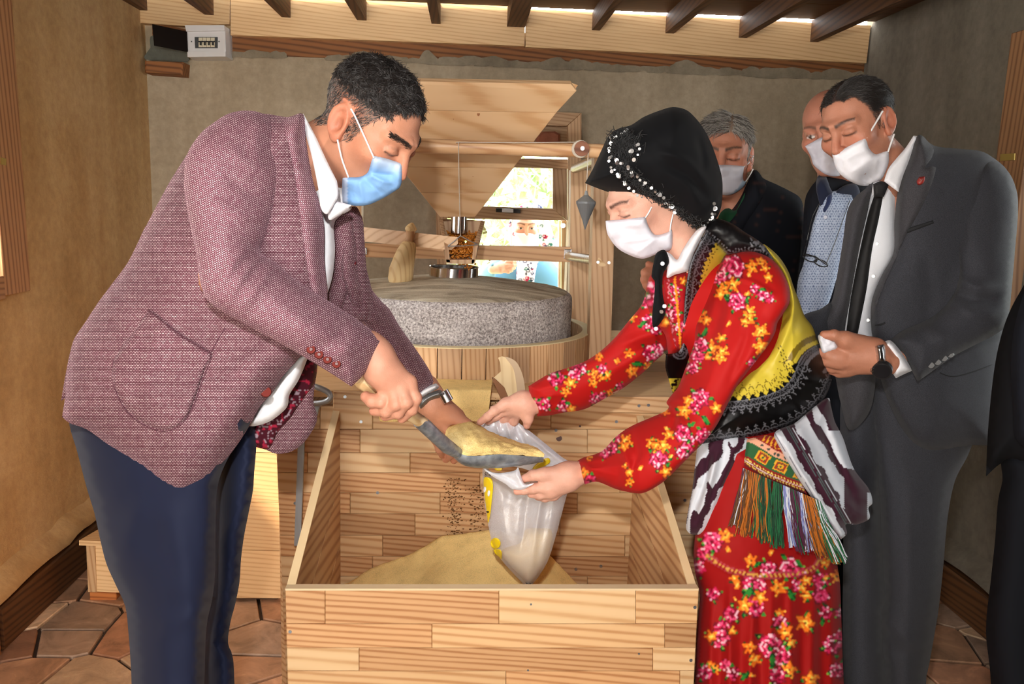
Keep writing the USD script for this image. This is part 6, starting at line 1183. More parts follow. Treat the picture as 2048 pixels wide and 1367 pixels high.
lh2 = hand_mesh([((1172, 943, 1.775), (1135, 950, 1.775), .024, .028), ((1138, 946, 1.77), (1088, 949, 1.765), .024, .015), ((1138, 955, 1.77), (1098, 976, 1.765), .026, .017), ((1135, 962, 1.775), (1105, 985, 1.775), .022, .014)],
    [[(1088, 948, 1.765, .0135), (1066, 950, 1.765, .0115), (1047, 957, 1.775, .0092)], [(1094, 974, 1.762, .0125), (1066, 976, 1.765, .0112), (1048, 979, 1.77, .010), (1034, 982, 1.775, .0085)], [(1102, 984, 1.765, .012), (1080, 988, 1.77, .0108), (1062, 987, 1.78, .009)], [(1108, 990, 1.775, .0115), (1090, 994, 1.785, .010), (1076, 993, 1.795, .0085)], [(1106, 978, 1.785, .011), (1086, 975, 1.80, .010), (1070, 972, 1.81, .0085)]], h=.003)
wd = lambda *a: W(*a)
tk2 = trunk([(wd(1400, 570, 1.86), wd(1480, 620, 1.85), .045, .08), (wd(1480, 620, 1.85), wd(1530, 860, 1.88), .07, .05), (wd(1530, 860, 1.88), wd(1540, 1000, 1.88), .05, .05), (wd(1500, 1000, 1.87), wd(1500, 1740, 1.87), .05, .03), (wd(1580, 1000, 1.87), wd(1580, 1740, 1.87), .05, .03), (wd(1490, 580, 1.74), wd(1400, 810, 1.66), .03, .026), (wd(1400, 810, 1.66), wd(1172, 943, 1.775), .026, .022), (wd(1340, 620, 1.90), wd(1220, 760, 1.91), .026, .022), (wd(1220, 760, 1.91), wd(1080, 806, 1.90), .022, .020)], skinW)
body(wom, [(hd2.v, hd2.f, col2), (rh2[0], rh2[1], hand_paint(rh2, skinW, 5)), (lh2[0], lh2[1], hand_paint(lh2, skinW, 6)), tk2], SKIN)
for x in (1500, 1580):
    b = W(x, 1770, 1.82); b[2] = 0; obj('shoe', loft([(b, .045, .11), (b+[0, 0, .03], .045, .11), (b+[0, .02, .06], .04, .07), (b+[0, .03, .08], .035, .04)], 20), plain('black_leather', (.015, .013, .012), .35), wom, smooth=40)
# ------------------------------------------------------------------ the plastic bag
film = mat('plastic_film', {'t': ('transparent_bsdf', {'color': (.93, .93, .95)}), 'd': ('diffuse_bsdf', {'color': (.80, .80, .84)}), 'tl': ('translucent_bsdf', {'color': (.8, .8, .82)}), 'g': ('glossy_bsdf', {'roughness': .35, 'color': (.9, .9, .9)}), 'm0': ('mix_closure', {'fac': .35}), 'm1': ('mix_closure', {'fac': .46}), 'm2': ('mix_closure', {'fac': .05}),
     'tc': ('texture_coordinate', {}), 'mp': ('mapping', {'scale': (60., 60., 9.)}), 'n': ('noise_texture', {'scale': 1., 'detail': 3.}), 'b': ('bump', {'strength': .5, 'distance': .003})},
     [('tc.object', 'mp.vector'), ('mp.vector', 'n.vector'), ('n.fac', 'b.height'), ('b.normal', 'd.normal'), ('b.normal', 'g.normal'), ('d.BSDF', 'm0.closure1'), ('tl.BSDF', 'm0.closure2'), ('t.BSDF', 'm1.closure1'), ('m0.closure', 'm1.closure2'), ('m1.closure', 'm2.closure1'), ('g.BSDF', 'm2.closure2')], 'm2.closure')
film2 = mat('gathered_film', {'d': ('diffuse_bsdf', {'color': (.84, .84, .90)}), 't': ('transparent_bsdf', {}), 'g': ('glossy_bsdf', {'roughness': .25}), 'm1': ('mix_closure', {'fac': .72}), 'm2': ('mix_closure', {'fac': .12})}, [('t.BSDF', 'm1.closure1'), ('d.BSDF', 'm1.closure2'), ('m1.closure', 'm2.closure1'), ('g.BSDF', 'm2.closure2')], 'm2.closure')
bag = thing('plastic_bag', 'translucent plastic bag with yellow smiley print, half full of flour, held over the box', 'bag')
bag_out = [(966, 930), (985, 944), (1020, 955), (1060, 962), (1100, 955), (1145, 938), (1136, 980), (1128, 1010), (1112, 1070), (1096, 1120), (1075, 1155), (1056, 1177, 1), (1040, 1160), (1012, 1130), (993, 1105), (982, 1075), (975, 1040), (968, 990)]
bagp = pillow(bag_out, [(1050, 950, 1.90), (1056, 1170, 1.86), (970, 980, 1.92)], .055, R=60, sp=4, wr=.014, ws=34, seed=3, folds=[([(1090, 960), (1075, 1040), (1060, 1150)], .010, 6), ([(1060, 970), (1050, 1050), (1040, 1120)], -.010, 9), ([(1110, 980), (1100, 1050), (1080, 1130)], .006, 6), ([(1000, 960), (1005, 1040), (1020, 1110)], .006, 10)], edge=.0015)
put('film', bagp, film, bag)
fin = pillow([(1052, 1058), (1080, 1056), (1108, 1062), (1098, 1110), (1077, 1148), (1057, 1168), (1040, 1152), (1018, 1128), (1002, 1108), (1010, 1095), (1040, 1085)], [(1060, 1060, 1.90), (1056, 1160, 1.865)], .04, R=45, sp=5, wr=.006)
put('flour_fill', fin, flour, bag, label='pale flour inside the bag')
back = pillow([(962, 850), (985, 840), (1012, 836), (1032, 842), (1052, 856), (1068, 868), (1095, 890), (1122, 912), (1146, 930), (1130, 950), (1090, 950), (1040, 935), (990, 930), (968, 940), (965, 900)], [(1000, 850, 1.93), (1140, 930, 1.92), (970, 930, 1.94)], .018, R=30, sp=3, wr=.02, ws=16, seed=6, folds=[([(1010, 838), (1020, 870), (1030, 900)], .012, 4), ([(1030, 845), (1040, 870), (1050, 890)], -.010, 4), ([(1045, 855), (1090, 895), (1140, 930)], .014, 5), ([(990, 842), (1000, 870), (1010, 890)], .010, 4)], edge=.001)
put('film', back, film2, bag)
fr = pillow([(968, 937), (985, 944), (1005, 945), (1030, 940), (1036, 934), (1041, 948), (1046, 962), (1052, 968), (1068, 966), (1055, 974), (1042, 979), (1024, 977), (1012, 968), (998, 960), (982, 950)], [(1000, 945, 1.80), (1050, 968, 1.755)], .010, R=12, sp=2.6, wr=.012, ws=12, seed=7, folds=[([(1030, 940), (1040, 960), (1050, 970)], .006, 3), ([(1000, 948), (1025, 960), (1040, 976)], -.006, 3)], edge=.001)
put('film_gather', fr, film2, bag, label='white gathered film in the near hand')
yel = plain('yellow_print', S(228, 196, 24), .4); blk = plain('black_print', (.01, .01, .01), .5)
def printed(name, poly, m_, off=.004, par=bag): return put(name, drape(poly, bagp, .0004, off, 3, 2.2, sink=-.0), m_, par)
def ov(cx, cy, rx, ry, tilt=0., n=16): a = np.arange(n)*2*np.pi/n; x, y = rx*np.cos(a), ry*np.sin(a); c, s = math.cos(tilt), math.sin(tilt); return [(cx+x*c-y*s, cy+x*s+y*c) for x, y in zip(x, y)]
sm = printed('smiley_print', [(967, 957), (976, 954), (984, 958), (986, 975), (983, 1005), (980, 1030), (976, 1045), (973, 1020), (969, 990)], yel)
for cx, cy, rx, ry in ((969.5, 978, 2.6, 6), (977.5, 986, 2.6, 6.5)): printed('eye_print', ov(cx, cy, rx, ry, .1), plain('white_print', (.85, .85, .85), .5), .006)
for cx, cy, rx, ry in ((971, 982, 1.5, 3), (976, 996, 1.6, 5), (975, 1023, 3.2, 1.6)): printed('face_print', ov(cx, cy, rx, ry, .1), blk, .0075)
printed('smiley_print', ov(991, 1086, 10, 11), yel); printed('smiley_print', [(988, 1098), (1002, 1100), (1003, 1118), (998, 1113), (990, 1106)], yel)
for cx, cy in ((988, 1083), (995, 1083)): printed('face_print', ov(cx, cy, 1.4, 2), blk, .006)
printed('face_print', [(984, 1089), (987, 1093), (992, 1095), (997, 1093), (999, 1089), (1000, 1091), (997, 1096), (992, 1098), (986, 1095)], blk, .006)
printed('yellow_print', [(988, 934), (1004, 934), (1003, 940), (994, 941)], yel, .01); printed('dark_corner', [(1051, 1163), (1056, 1167), (1062, 1166), (1061, 1171), (1056, 1172)], blk, .006)
tmv, tmf, _ = meshkit.arrays(meshkit.text_mesh('STR', 8., .6, bold=True)); tx = 969+tmv[:, 0]*.62; ty = 952-tmv[:, 1]*.95-tmv[:, 0]*.0
obj('lettering', trimesh.Trimesh(W(tx, ty, bagp.front(tx, ty)-.004-tmv[:, 2]*.0008), tmf, process=False), blk, bag)
put('yellow_print', pillow([(1065, 936), (1080, 922), (1096, 915), (1100, 924), (1085, 934), (1072, 942)], 1.90, .001, R=4, sp=3, wr=0), yel, bag)
# ================================================================== man in the grey suit
def suiting(name, c, sc=700., amt=.35):
    c = np.array(c)
    return mat(name, {'tc': ('texture_coordinate', {}), 'n': ('noise_texture', {'scale': sc, 'detail': 2.}), 'r': ('rgb_ramp', {'ramp': [(.3, tuple(c*(1-amt))), (.7, tuple(c*(1+amt)))]}), 'b': ('bump', {'strength': .3, 'distance': .0006}), 'p': ('principled_bsdf', {'roughness': .85, 'specular_ior_level': .2, 'sheen_weight': .06})},
               [('tc.object', 'n.vector'), ('n.fac', 'r.fac'), ('r.color', 'p.base_color'), ('n.fac', 'b.height'), ('b.normal', 'p.normal')])
GS = suiting('grey_suit', S(50, 51, 57)); GS2 = suiting('grey_suit_lapel', S(57, 56, 60))
man2 = thing('person', 'man in a charcoal grey suit, black tie and white mask behind the flowered woman', 'person')
j1 = pillow([(1836, 270), (1868, 291), (1915, 297), (1961, 302), (1986, 315), (2011, 336), (2028, 366), (2036, 400), (2033, 460), (2026, 540), (2018, 620), (2005, 720), (1995, 800), (1985, 882), (1940, 890), (1902, 899), (1866, 902), (1837, 892), (1811, 866), (1785, 822), (1763, 763), (1748, 690), (1742, 646), (1745, 600), (1763, 555), (1788, 507), (1790, 440), (1797, 376), (1817, 318)], [(1850, 300, 1.95), (2000, 340, 2.0), (1760, 650, 1.93), (1860, 880, 1.94), (1980, 860, 2.0)], .10, R=110, sp=8, wr=.010, ws=70, seed=40, folds=[([(1960, 420), (1940, 520), (1900, 600)], .008, 16), ([(1850, 500), (1860, 600), (1840, 660)], -.006, 16)], edge=.005)
put('jacket', j1, GS, man2, None, 'charcoal grey suit jacket')
j2 = pillow([(1746, 364), (1730, 378), (1708, 396), (1694, 424), (1686, 480), (1676, 540), (1664, 600), (1650, 615), (1611, 628), (1605, 645), (1640, 668), (1660, 700), (1680, 800), (1700, 860), (1740, 820), (1752, 740), (1740, 690), (1694, 668), (1704, 592), (1718, 500), (1735, 420)], [(1720, 400, 1.98), (1640, 640, 2.0), (1700, 700, 1.96)], .05, R=45, sp=7, wr=.006, seed=41)
put('jacket', j2, GS2, man2)
j3 = pillow([(1610, 628), (1640, 618), (1664, 605), (1668, 640), (1662, 672), (1645, 690), (1625, 690), (1600, 668), (1595, 645)], [(1610, 650, 1.95), (1660, 640, 1.98)], .04, R=30, sp=6, wr=.006)
put('far_sleeve', j3, GS, man2)
ls = pillow([(1975, 318), (2010, 336), (2030, 370), (2036, 420), (2030, 500), (2024, 570), (2016, 640), (1998, 664), (1939, 695), (1906, 713), (1835, 763, 1), (1822, 738), (1800, 702), (1780, 680, 1), (1811, 657), (1866, 632), (1902, 592), (1915, 545), (1905, 480), (1915, 400), (1940, 340)], [(1990, 350, 1.97), (1980, 540, 1.90), (1820, 710, 1.84)], .07, R=60, sp=7, wr=.012, ws=45, seed=43,
    folds=[([(1900, 540), (1940, 570), (1990, 575)], .012, 10), ([(1905, 585), (1950, 600), (2000, 590)], -.010, 9), ([(1920, 610), (1960, 630), (2005, 620)], .008, 9), ([(1850, 650), (1880, 670), (1900, 700)], .006, 12), ([(1935, 350), (1920, 420), (1925, 500)], -.008, 12)], edge=.005)
put('near_sleeve', ls, GS, man2)
lp = drape([(1837, 270), (1862, 290), (1868, 300), (1862, 318), (1850, 335), (1866, 332), (1872, 335), (1862, 372), (1840, 420), (1812, 470), (1790, 520), (1768, 570), (1750, 620), (1742, 640), (1744, 600), (1762, 553), (1787, 505), (1789, 440), (1797, 376), (1816, 318)], j1, .008, .001, 14, 5)
put('lapel', lp, GS2, man2)
put('breast_pocket', drape([(1807, 459, 1), (1866, 440, 1), (1868, 446, 1), (1812, 467, 1)], j1, .003, .001, 4, 3), plain('pocket_shadow_cloth', S(26, 27, 30), .9), man2)
line_on(j1, [(1880, 745), (1905, 752), (1940, 745), (1985, 728)], .0014, plain('dark_seam', S(24, 25, 28), .9), man2, 'seam')
line_on(j1, [(1751, 650), (1762, 649), (1770, 645)], .0018, plain('dark_seam', S(24, 25, 28), .9), man2, 'buttonhole')
for x, y in ((1862, 730), (1875, 724), (1888, 716), (1901, 709)): button(man2, W(x, y, ls.front(float(x), float(y))-.001), .0075, plain('dark_button', (.02, .02, .022), .5))
pin = drape([(1838, 354, 1), (1850, 352, 1), (1849, 362), (1843, 369), (1835, 369), (1833, 362, 1)], lp, .003, .002, 4, 2.2); put('lapel_pin', pin, plain('pin_red', S(150, 52, 46), .3, metallic=.4), man2, None, 'small red shield pin on the lapel')
line_on(pin, [(1838, 356), (1842, 360), (1846, 357), (1842, 362), (1838, 366)], .0006, plain('pin_silver', (.6, .5, .5), .3, metallic=1.), man2, 'pin_mark', .0008)
sh2 = pillow([(1746, 368), (1768, 362), (1790, 376), (1790, 440), (1788, 508), (1763, 556), (1745, 602), (1743, 650), (1748, 690), (1716, 680), (1690, 672), (1700, 600), (1718, 500), (1736, 420)], [(1760, 400, 1.99), (1720, 660, 1.95)], .03, R=30, sp=6, wr=.006, ws=30)
put('shirt', sh2, CLOTH, man2, (.78, .80, .86), 'white shirt')
put('collar_leaf', pillow([(1827, 271, 1), (1837, 272, 1), (1822, 312), (1806, 352), (1797, 384, 1), (1782, 373), (1768, 362, 1), (1777, 337), (1795, 314), (1812, 294)], [(1830, 275, 1.94), (1775, 365, 1.90)], .012, R=12, sp=4, wr=.003), CLOTH, man2, (.78, .79, .84))
put('collar_leaf', pillow([(1746, 366, 1), (1758, 362), (1766, 366), (1750, 385), (1744, 392, 1)], 1.94, .01, R=8, sp=3, wr=0.), CLOTH, man2, (.72, .73, .78))
TIE = plain('black_tie_silk', S(20, 19, 20), .8)
tie = drape([(1748, 392, 1), (1766, 392, 1), (1757, 440), (1744, 500), (1734, 573), (1724, 625), (1714, 674, 1), (1692, 668, 1), (1702, 592), (1720, 500), (1736, 430)], sh2, .012, .004, 14, 5); put('tie', tie, TIE, man2)
put('tie_knot', pillow([(1746, 368, 1), (1762, 362), (1778, 368, 1), (1768, 393, 1), (1748, 393, 1)], 1.925, .014, R=10, sp=3, wr=0.), TIE, man2)
for x, y in ((1754, 487), (1747, 552), (1736, 640)): button(man2, W(x, y, sh2.front(float(x), float(y))-.001), .0045, plain('shirt_button', (.7, .7, .68), .3))
for (o, yy, sd) in (([(1690, 780), (1680, 880), (1686, 1000), (1686, 1139), (1685, 1225), (1686, 1367), (1690, 1500), (1696, 1650), (1780, 1650), (1786, 1500), (1778, 1367), (1770, 1242), (1776, 1190), (1766, 1071), (1762, 1002), (1770, 900), (1760, 780)], 2.05, 50), ([(1745, 760), (1752, 934), (1760, 1002), (1763, 1071), (1768, 1190), (1762, 1242), (1770, 1367), (1772, 1500), (1776, 1660), (1860, 1660), (1856, 1500), (1852, 1367), (1858, 1330), (1876, 1225), (1886, 1139), (1895, 1037), (1910, 961), (1938, 905), (1950, 850), (1900, 780)], 2.02, 51)):
    put('trousers', pillow(o, yy, .09, R=70, sp=11, wr=.012, ws=70, seed=sd, folds=[([(1775, 1235), (1800, 1270), (1850, 1290)], .010, 12), ([(1770, 1260), (1800, 1300), (1840, 1330)], -.008, 12), ([(1820, 950), (1815, 1100), (1812, 1300)], .008, 14)]), GS, man2)
    xb = 1738 if yy > 1.96 else 1816; b = W(xb, 1640, yy); b[2] = 0; obj('shoe', loft([(b+[-.02, -.05, 0], .05, .14), (b+[-.02, -.05, .03], .05, .14), (b+[-.01, -.02, .06], .045, .09), (b+[0, .02, .10], .045, .05)], 20), plain('black_leather', (.015, .013, .012), .35), man2, smooth=40)
hd3 = Head((1695, 266), 1.905, (-.032, .090, .0), 146, 20, -11, .89, neck_to=W(1790, 350, 2.0), neck_r=.056, h=.004)
skin2 = S(174, 118, 94)
def hair3(q):
    y, z, ax = q[:, 1], q[:, 2], np.abs(q[:, 0]); hz = np.interp(y, [-.14, -.09, -.06, -.04, -.03, 0., .004, .016, .026, .034, .046, .058, .07], [-.05, -.052, -.045, -.02, .03, .028, -.018, -.018, .012, .045, .075, .098, .13]); hz = np.where(ax < .028, np.minimum(hz, np.interp(y, [.04, .075, .088], [.05, .085, .12])), hz)
    return np.clip((z-hz+(meshkit.noise(q*150, 7)-.5)*.010)/.006, 0, 1)*(1-(ax > .078)*(z < .03)*(np.abs(y+.016) < .03))
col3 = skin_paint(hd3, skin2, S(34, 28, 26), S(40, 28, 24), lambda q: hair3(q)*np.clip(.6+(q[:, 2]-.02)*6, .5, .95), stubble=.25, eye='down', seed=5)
hair_curves('hair', hd3, lambda c: hair3(c)*(c[:, 2] > .03), man2, HAIRD, 6500, .026, lambda r: np.c_[np.sign(r[:, 0])*.7, -.55+0*r[:, 0], -.1+0*r[:, 0]], .22, .0010, 11, 'short combed dark hair', .32)
hair_curves('hair_side', hd3, lambda c: hair3(c)*(c[:, 2] < .06), man2, HAIRG, 1800, .012, lambda r: np.c_[0*r[:, 0], -.6+0*r[:, 0], -.6+0*r[:, 0]], .15, .0007, 12, 'greying hair at the temple', .25)
hair_curves('hair_side', hd3, lambda c: hair3(c)*(c[:, 2] < .06), man2, HAIRD, 3200, .012, lambda r: np.c_[0*r[:, 0], -.6+0*r[:, 0], -.6+0*r[:, 0]], .15, .0008, 13, None, .25)
mk3 = drape([(1664, 309, 1), (1700, 291), (1733, 273, 1), (1737, 294), (1750, 308), (1762, 305), (1777, 301, 1), (1778, 320), (1774, 336), (1764, 357), (1748, 368), (1722, 371), (1693, 358), (1674, 340)], hd3, .015, .005, 14, 4, sink=.004, smooth_n=50, folds=[([(1680, 326), (1710, 310), (1740, 298)], .003, 4), ([(1702, 346), (1730, 325), (1752, 310)], .003, 4), ([(1745, 355), (1752, 330), (1756, 310)], .003, 4)])
put('face_mask', mk3, MASKM, man2, S(226, 226, 234), 'white mask')
mask_strap(man2, [W(1733, 276, mk3.front(1733., 276.)-.003), hf(hd3, 1750, 248, .007), hf(hd3, 1765, 222, .006)], .0022)
mask_strap(man2, [W(1776, 304, mk3.front(1776., 304.)-.003), hf(hd3, 1782, 286, .008), hf(hd3, 1788, 268, .008)], .0022)
rh3 = hand_mesh([((1775, 722, 1.80), (1745, 712, 1.80), .030, .036), ((1748, 700, 1.795), (1690, 680, 1.79), .028, .020), ((1745, 715, 1.795), (1672, 718, 1.80), .030, .020), ((1740, 722, 1.80), (1690, 738, 1.81), .026, .016)],
    [[(1695, 678, 1.785, .014), (1668, 670, 1.785, .0118), (1648, 669, 1.79, .0095)], [(1680, 712, 1.795, .014), (1656, 708, 1.80, .012), (1640, 704, 1.81, .010)], [(1678, 725, 1.80, .0135), (1655, 722, 1.805, .0115), (1640, 716, 1.815, .0095)], [(1684, 735, 1.81, .013), (1664, 735, 1.815, .011), (1648, 730, 1.82, .009)], [(1696, 742, 1.815, .0125), (1678, 744, 1.82, .011), (1662, 741, 1.825, .009)]], h=.003)
tk3 = trunk([(W(1800, 360, 2.02), W(1840, 460, 2.02), .05, .08), (W(1840, 460, 2.02), W(1825, 800, 2.06), .07, .05), (W(1825, 800, 2.06), W(1830, 900, 2.07), .05, .04), (W(1735, 900, 2.08), W(1735, 1620, 2.06), .03, .025), (W(1825, 950, 2.05), W(1816, 1620, 2.03), .03, .025), (W(1980, 400, 1.98), W(1975, 620, 1.90), .03, .03), (W(1975, 620, 1.92), W(1785, 722, 1.82), .02, .018), (W(1740, 480, 2.02), W(1690, 600, 2.02), .025, .022)], skin2)
body(man2, [(hd3.v, hd3.f, col3), (rh3[0], rh3[1], hand_paint(rh3, S(170, 114, 90), 7)), tk3], SKIN)
put('cuff', pillow([(1762, 688, 1), (1780, 680), (1800, 700), (1818, 728), (1824, 741, 1), (1808, 748), (1792, 756, 1), (1784, 742), (1786, 722), (1775, 700)], 1.81, .035, R=14, sp=4, wr=0.), CLOTH, man2, (.76, .77, .82))
w2_ = thing('wristwatch', parent=man2)
obj('strap', pillow([(1749, 692), (1760, 688), (1770, 690), (1774, 712), (1772, 726), (1754, 726), (1751, 710)], 1.778, .034, R=12, sp=3, wr=0.).mesh, plain('bracelet_steel', (.55, .55, .56), .25, metallic=1.), w2_, smooth=True)
cw_ = W(1764, 740, 1.762); dw = (CAM-cw_)/np.linalg.norm(CAM-cw_)+np.array([0, 0, -.55]); dw /= np.linalg.norm(dw)
obj('case', cyl(cw_-dw*.006, cw_+dw*.005, .0215, .0205, 32), plain('watch_bezel', (.06, .06, .065), .25, metallic=.8), w2_, smooth=30); obj('dial', cyl(cw_+dw*.005, cw_+dw*.006, .017, n=28), plain('dial_black', (.01, .01, .012), .15), w2_)
obj('crown', cyl(W(1742, 739, 1.765), W(1746, 740, 1.765), .004, n=12), metal, w2_)
gl = pillow([(1636, 671), (1646, 668), (1660, 674), (1672, 684), (1675, 696), (1660, 704), (1646, 706), (1640, 690)], 1.80, .016, R=12, sp=3, wr=.02, ws=10, seed=2)
o = obj('crumpled_paper', gl.mesh, plain('white_paper', S(216, 216, 226), .8), None, 'crumpled white paper held in the hand of the grey-suited man', 'paper', smooth=40)

# ================================================================== grey-haired man in the dark checked jacket
man3 = thing('person', 'grey-haired man in dark checked jacket and green shirt, between headscarf and bald man', 'person')
def check_paint(x, y):
    c = np.tile(S(19, 21, 27), (len(x), 1)); u = x+y*.16; v = y-(x-1500)*.05; c[((u % 44) < 1.6)|((v % 52) < 1.6)] = S(50, 34, 32); return c
DARK = vcol('dark_jacket', .9, bump=.2, spec=.15, scale=900.)
g1 = pillow([(1508, 340), (1526, 356), (1554, 369), (1580, 382), (1598, 393), (1606, 410), (1608, 440), (1606, 490), (1600, 560), (1590, 640), (1580, 760), (1576, 900), (1456, 900), (1452, 760), (1436, 660), (1408, 560), (1420, 470), (1440, 440), (1462, 420), (1485, 385)], [(1510, 350, 2.52), (1600, 420, 2.56), (1450, 500, 2.48)], .13, R=110, sp=7, wr=.008, ws=60, seed=60)
put('jacket', g1, DARK, man3, check_paint, 'dark navy jacket with a faint brown check')
put('lapel', drape([(1508, 340), (1526, 357), (1532, 380), (1510, 420), (1490, 450), (1462, 520), (1440, 560), (1444, 500), (1455, 450), (1472, 415), (1490, 380)], g1, .008, .002, 14, 6), DARK, man3, check_paint)
put('shirt', pillow([(1446, 420), (1458, 416), (1472, 420), (1490, 385), (1482, 420), (1468, 450), (1450, 500), (1440, 540), (1430, 480), (1436, 436)], [(1450, 420, 2.44), (1440, 520, 2.40)], .02, R=20, sp=5, wr=.004), CLOTH, man3, S(20, 66, 40), 'dark green shirt')
for xx, yo in ((1490, 0), (1558, 0)): put('trousers', pillow([(xx-34, 880), (xx-32, 1000), (xx-32, 1200), (xx-30, 1400), (xx+30, 1400), (xx+34, 1200), (xx+38, 1000), (xx+42, 880)], 2.62, .08, R=38, sp=14, wr=.006), DARK, man3, S(20, 21, 26))
hd4 = Head((1467, 316), 2.44, (-.032, .090, .0), 108, 8, 0, 1.0, neck_to=W(1468, 430, 2.54), neck_r=.056, h=.0046)
skin3 = S(182, 122, 96)
def hair4(q):
    y, z, ax = q[:, 1], q[:, 2], np.abs(q[:, 0]); hz = np.interp(y, [-.14, -.09, -.06, -.04, -.03, 0., .004, .014, .024, .034, .05, .066, .08, .10], [-.05, -.05, -.04, -.02, .03, .02, -.03, -.02, .02, .045, .06, .066, .075, .10]); return np.clip((z-hz+(meshkit.noise(q*120, 9)-.5)*.014)/.006, 0, 1)*(1-(ax > .078)*(z < .03)*(np.abs(y+.016) < .03))
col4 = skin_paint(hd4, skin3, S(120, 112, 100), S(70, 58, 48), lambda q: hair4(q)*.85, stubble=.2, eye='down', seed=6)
HG1 = mat('grey_hair', {'p': ('principled_bsdf', {'base_color': (.30, .28, .25), 'roughness': .5})}, []); HG2 = mat('dark_grey_hair', {'p': ('principled_bsdf', {'base_color': (.09, .08, .07), 'roughness': .5})}, [])
for k, (m__, n_) in enumerate(((HG1, 3200), (HG2, 2600))): hair_curves('hair', hd4, hair4, man3, m__, n_, lambda r: np.where(r[:, 2] > .06, .036, .016), lambda r: np.c_[.8*np.sign(r[:, 0]+.02), .5*(r[:, 2] > .06)-.2, -.2-.4*(r[:, 2] < .06)], .28, .0014, 20+k, 'tousled grey hair' if k == 0 else None, .35)
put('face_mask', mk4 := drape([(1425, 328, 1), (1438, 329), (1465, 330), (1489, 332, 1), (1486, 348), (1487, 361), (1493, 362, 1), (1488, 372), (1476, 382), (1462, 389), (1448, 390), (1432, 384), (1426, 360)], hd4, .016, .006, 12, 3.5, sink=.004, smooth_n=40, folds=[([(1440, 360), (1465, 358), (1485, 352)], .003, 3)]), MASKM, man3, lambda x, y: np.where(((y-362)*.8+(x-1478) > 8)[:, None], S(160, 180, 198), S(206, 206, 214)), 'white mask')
mask_strap(man3, [W(1488, 333, mk4.front(1488., 333.)-.003), hf(hd4, 1498, 325, .006), hf(hd4, 1507, 312, .006)], .0018)
mask_strap(man3, [W(1492, 362, mk4.front(1492., 362.)-.003), hf(hd4, 1500, 350, .008), hf(hd4, 1506, 338, .008)], .0018)
hg = hand_mesh([((1330, 560, 2.30), (1306, 552, 2.30), .026, .030)], [[(1300, 538, 2.285, .013), (1291, 545, 2.28, .012), (1290, 556, 2.29, .010)], [(1298, 552, 2.28, .013), (1290, 558, 2.275, .012), (1291, 568, 2.285, .010)], [(1300, 563, 2.28, .012), (1294, 570, 2.275, .011), (1296, 577, 2.285, .009)], [(1304, 572, 2.285, .011), (1300, 578, 2.28, .010), (1303, 583, 2.29, .008)], [(1310, 540, 2.29, .012), (1302, 532, 2.285, .010), (1297, 528, 2.29, .009)]], h=.0036)
put('sleeve', pillow([(1400, 470), (1430, 520), (1420, 580), (1380, 610), (1330, 590), (1322, 550), (1350, 535), (1375, 500)], [(1410, 500, 2.44), (1330, 560, 2.31)], .05, R=36, sp=7, wr=.006), DARK, man3, check_paint)
tk4 = trunk([(W(1470, 430, 2.56), W(1490, 520, 2.6), .05, .09), (W(1490, 520, 2.6), W(1490, 880, 2.6), .09, .08), (W(1490, 900, 2.64), W(1490, 1380, 2.64), .035, .03), (W(1552, 900, 2.64), W(1552, 1380, 2.64), .035, .03), (W(1405, 520, 2.46), W(1330, 560, 2.31), .026, .024)], skin3)
body(man3, [(hd4.v, hd4.f, col4), (hg[0], hg[1], hand_paint(hg, skin3, 8)), tk4], SKIN)
for xx in (1490, 1558): b = W(xx, 1390, 2.62); b[2] = 0; obj('shoe', loft([(b, .05, .13), (b+[0, 0, .03], .05, .13), (b+[0, .02, .09], .042, .06)], 16), plain('black_leather', (.015, .013, .012), .35), man3, smooth=40)

# ================================================================== bald man in the dotted polo shirt
man4 = thing('person', 'bald man in dotted pale polo shirt and dark jacket, behind the grey-suited man', 'person')
b1 = pillow([(1648, 352), (1630, 364), (1618, 380), (1610, 400), (1606, 450), (1602, 520), (1592, 600), (1588, 700), (1596, 900), (1760, 900), (1780, 700), (1775, 450), (1760, 390), (1730, 360)], [(1620, 400, 2.36), (1700, 400, 2.40), (1600, 600, 2.34)], .11, R=90, sp=7, wr=.008, seed=70)
put('jacket', b1, DARK, man4, S(20, 21, 27), 'dark jacket')
def dots(x, y):
    c = np.tile(S(164, 176, 196), (len(x), 1)); u = (x/5.6); v = y/5.0; iv = np.floor(v); a = ((u+.5*(iv % 2)) % 1-.5)*5.6; b = ((v % 1)-.5)*5.; c[np.hypot(a, b) < 1.5] = S(84, 98, 130); return c
po = drape([(1646, 396), (1660, 384), (1690, 380), (1712, 388), (1704, 430), (1694, 470), (1685, 510), (1672, 560), (1654, 612), (1630, 630), (1606, 640), (1594, 600), (1596, 560), (1606, 530), (1616, 490), (1628, 440)], b1, .014, .006, 18, 2.4, wr=.004)
put('polo_shirt', po, CLOTH, man4, dots, 'pale blue dotted polo shirt')
put('collar', drape([(1636, 352), (1650, 350), (1660, 374), (1666, 389), (1656, 402), (1645, 424, 1), (1637, 400), (1632, 374)], b1, .004, .012, 8, 3), CLOTH, man4, S(24, 30, 52)); put('collar', drape([(1672, 384), (1690, 370), (1712, 368), (1720, 388), (1708, 402, 1), (1686, 392)], b1, .004, .014, 8, 3), CLOTH, man4, S(24, 30, 52))
put('placket', drape([(1655, 392), (1664, 388), (1662, 405), (1650, 424), (1646, 420), (1652, 405)], po, .004, .002, 4, 2.4), CLOTH, man4, S(34, 44, 78)); button(man4, W(1651, 434, po.front(1651., 434.)-.001), .0055, plain('navy_button', S(34, 44, 84), .3))
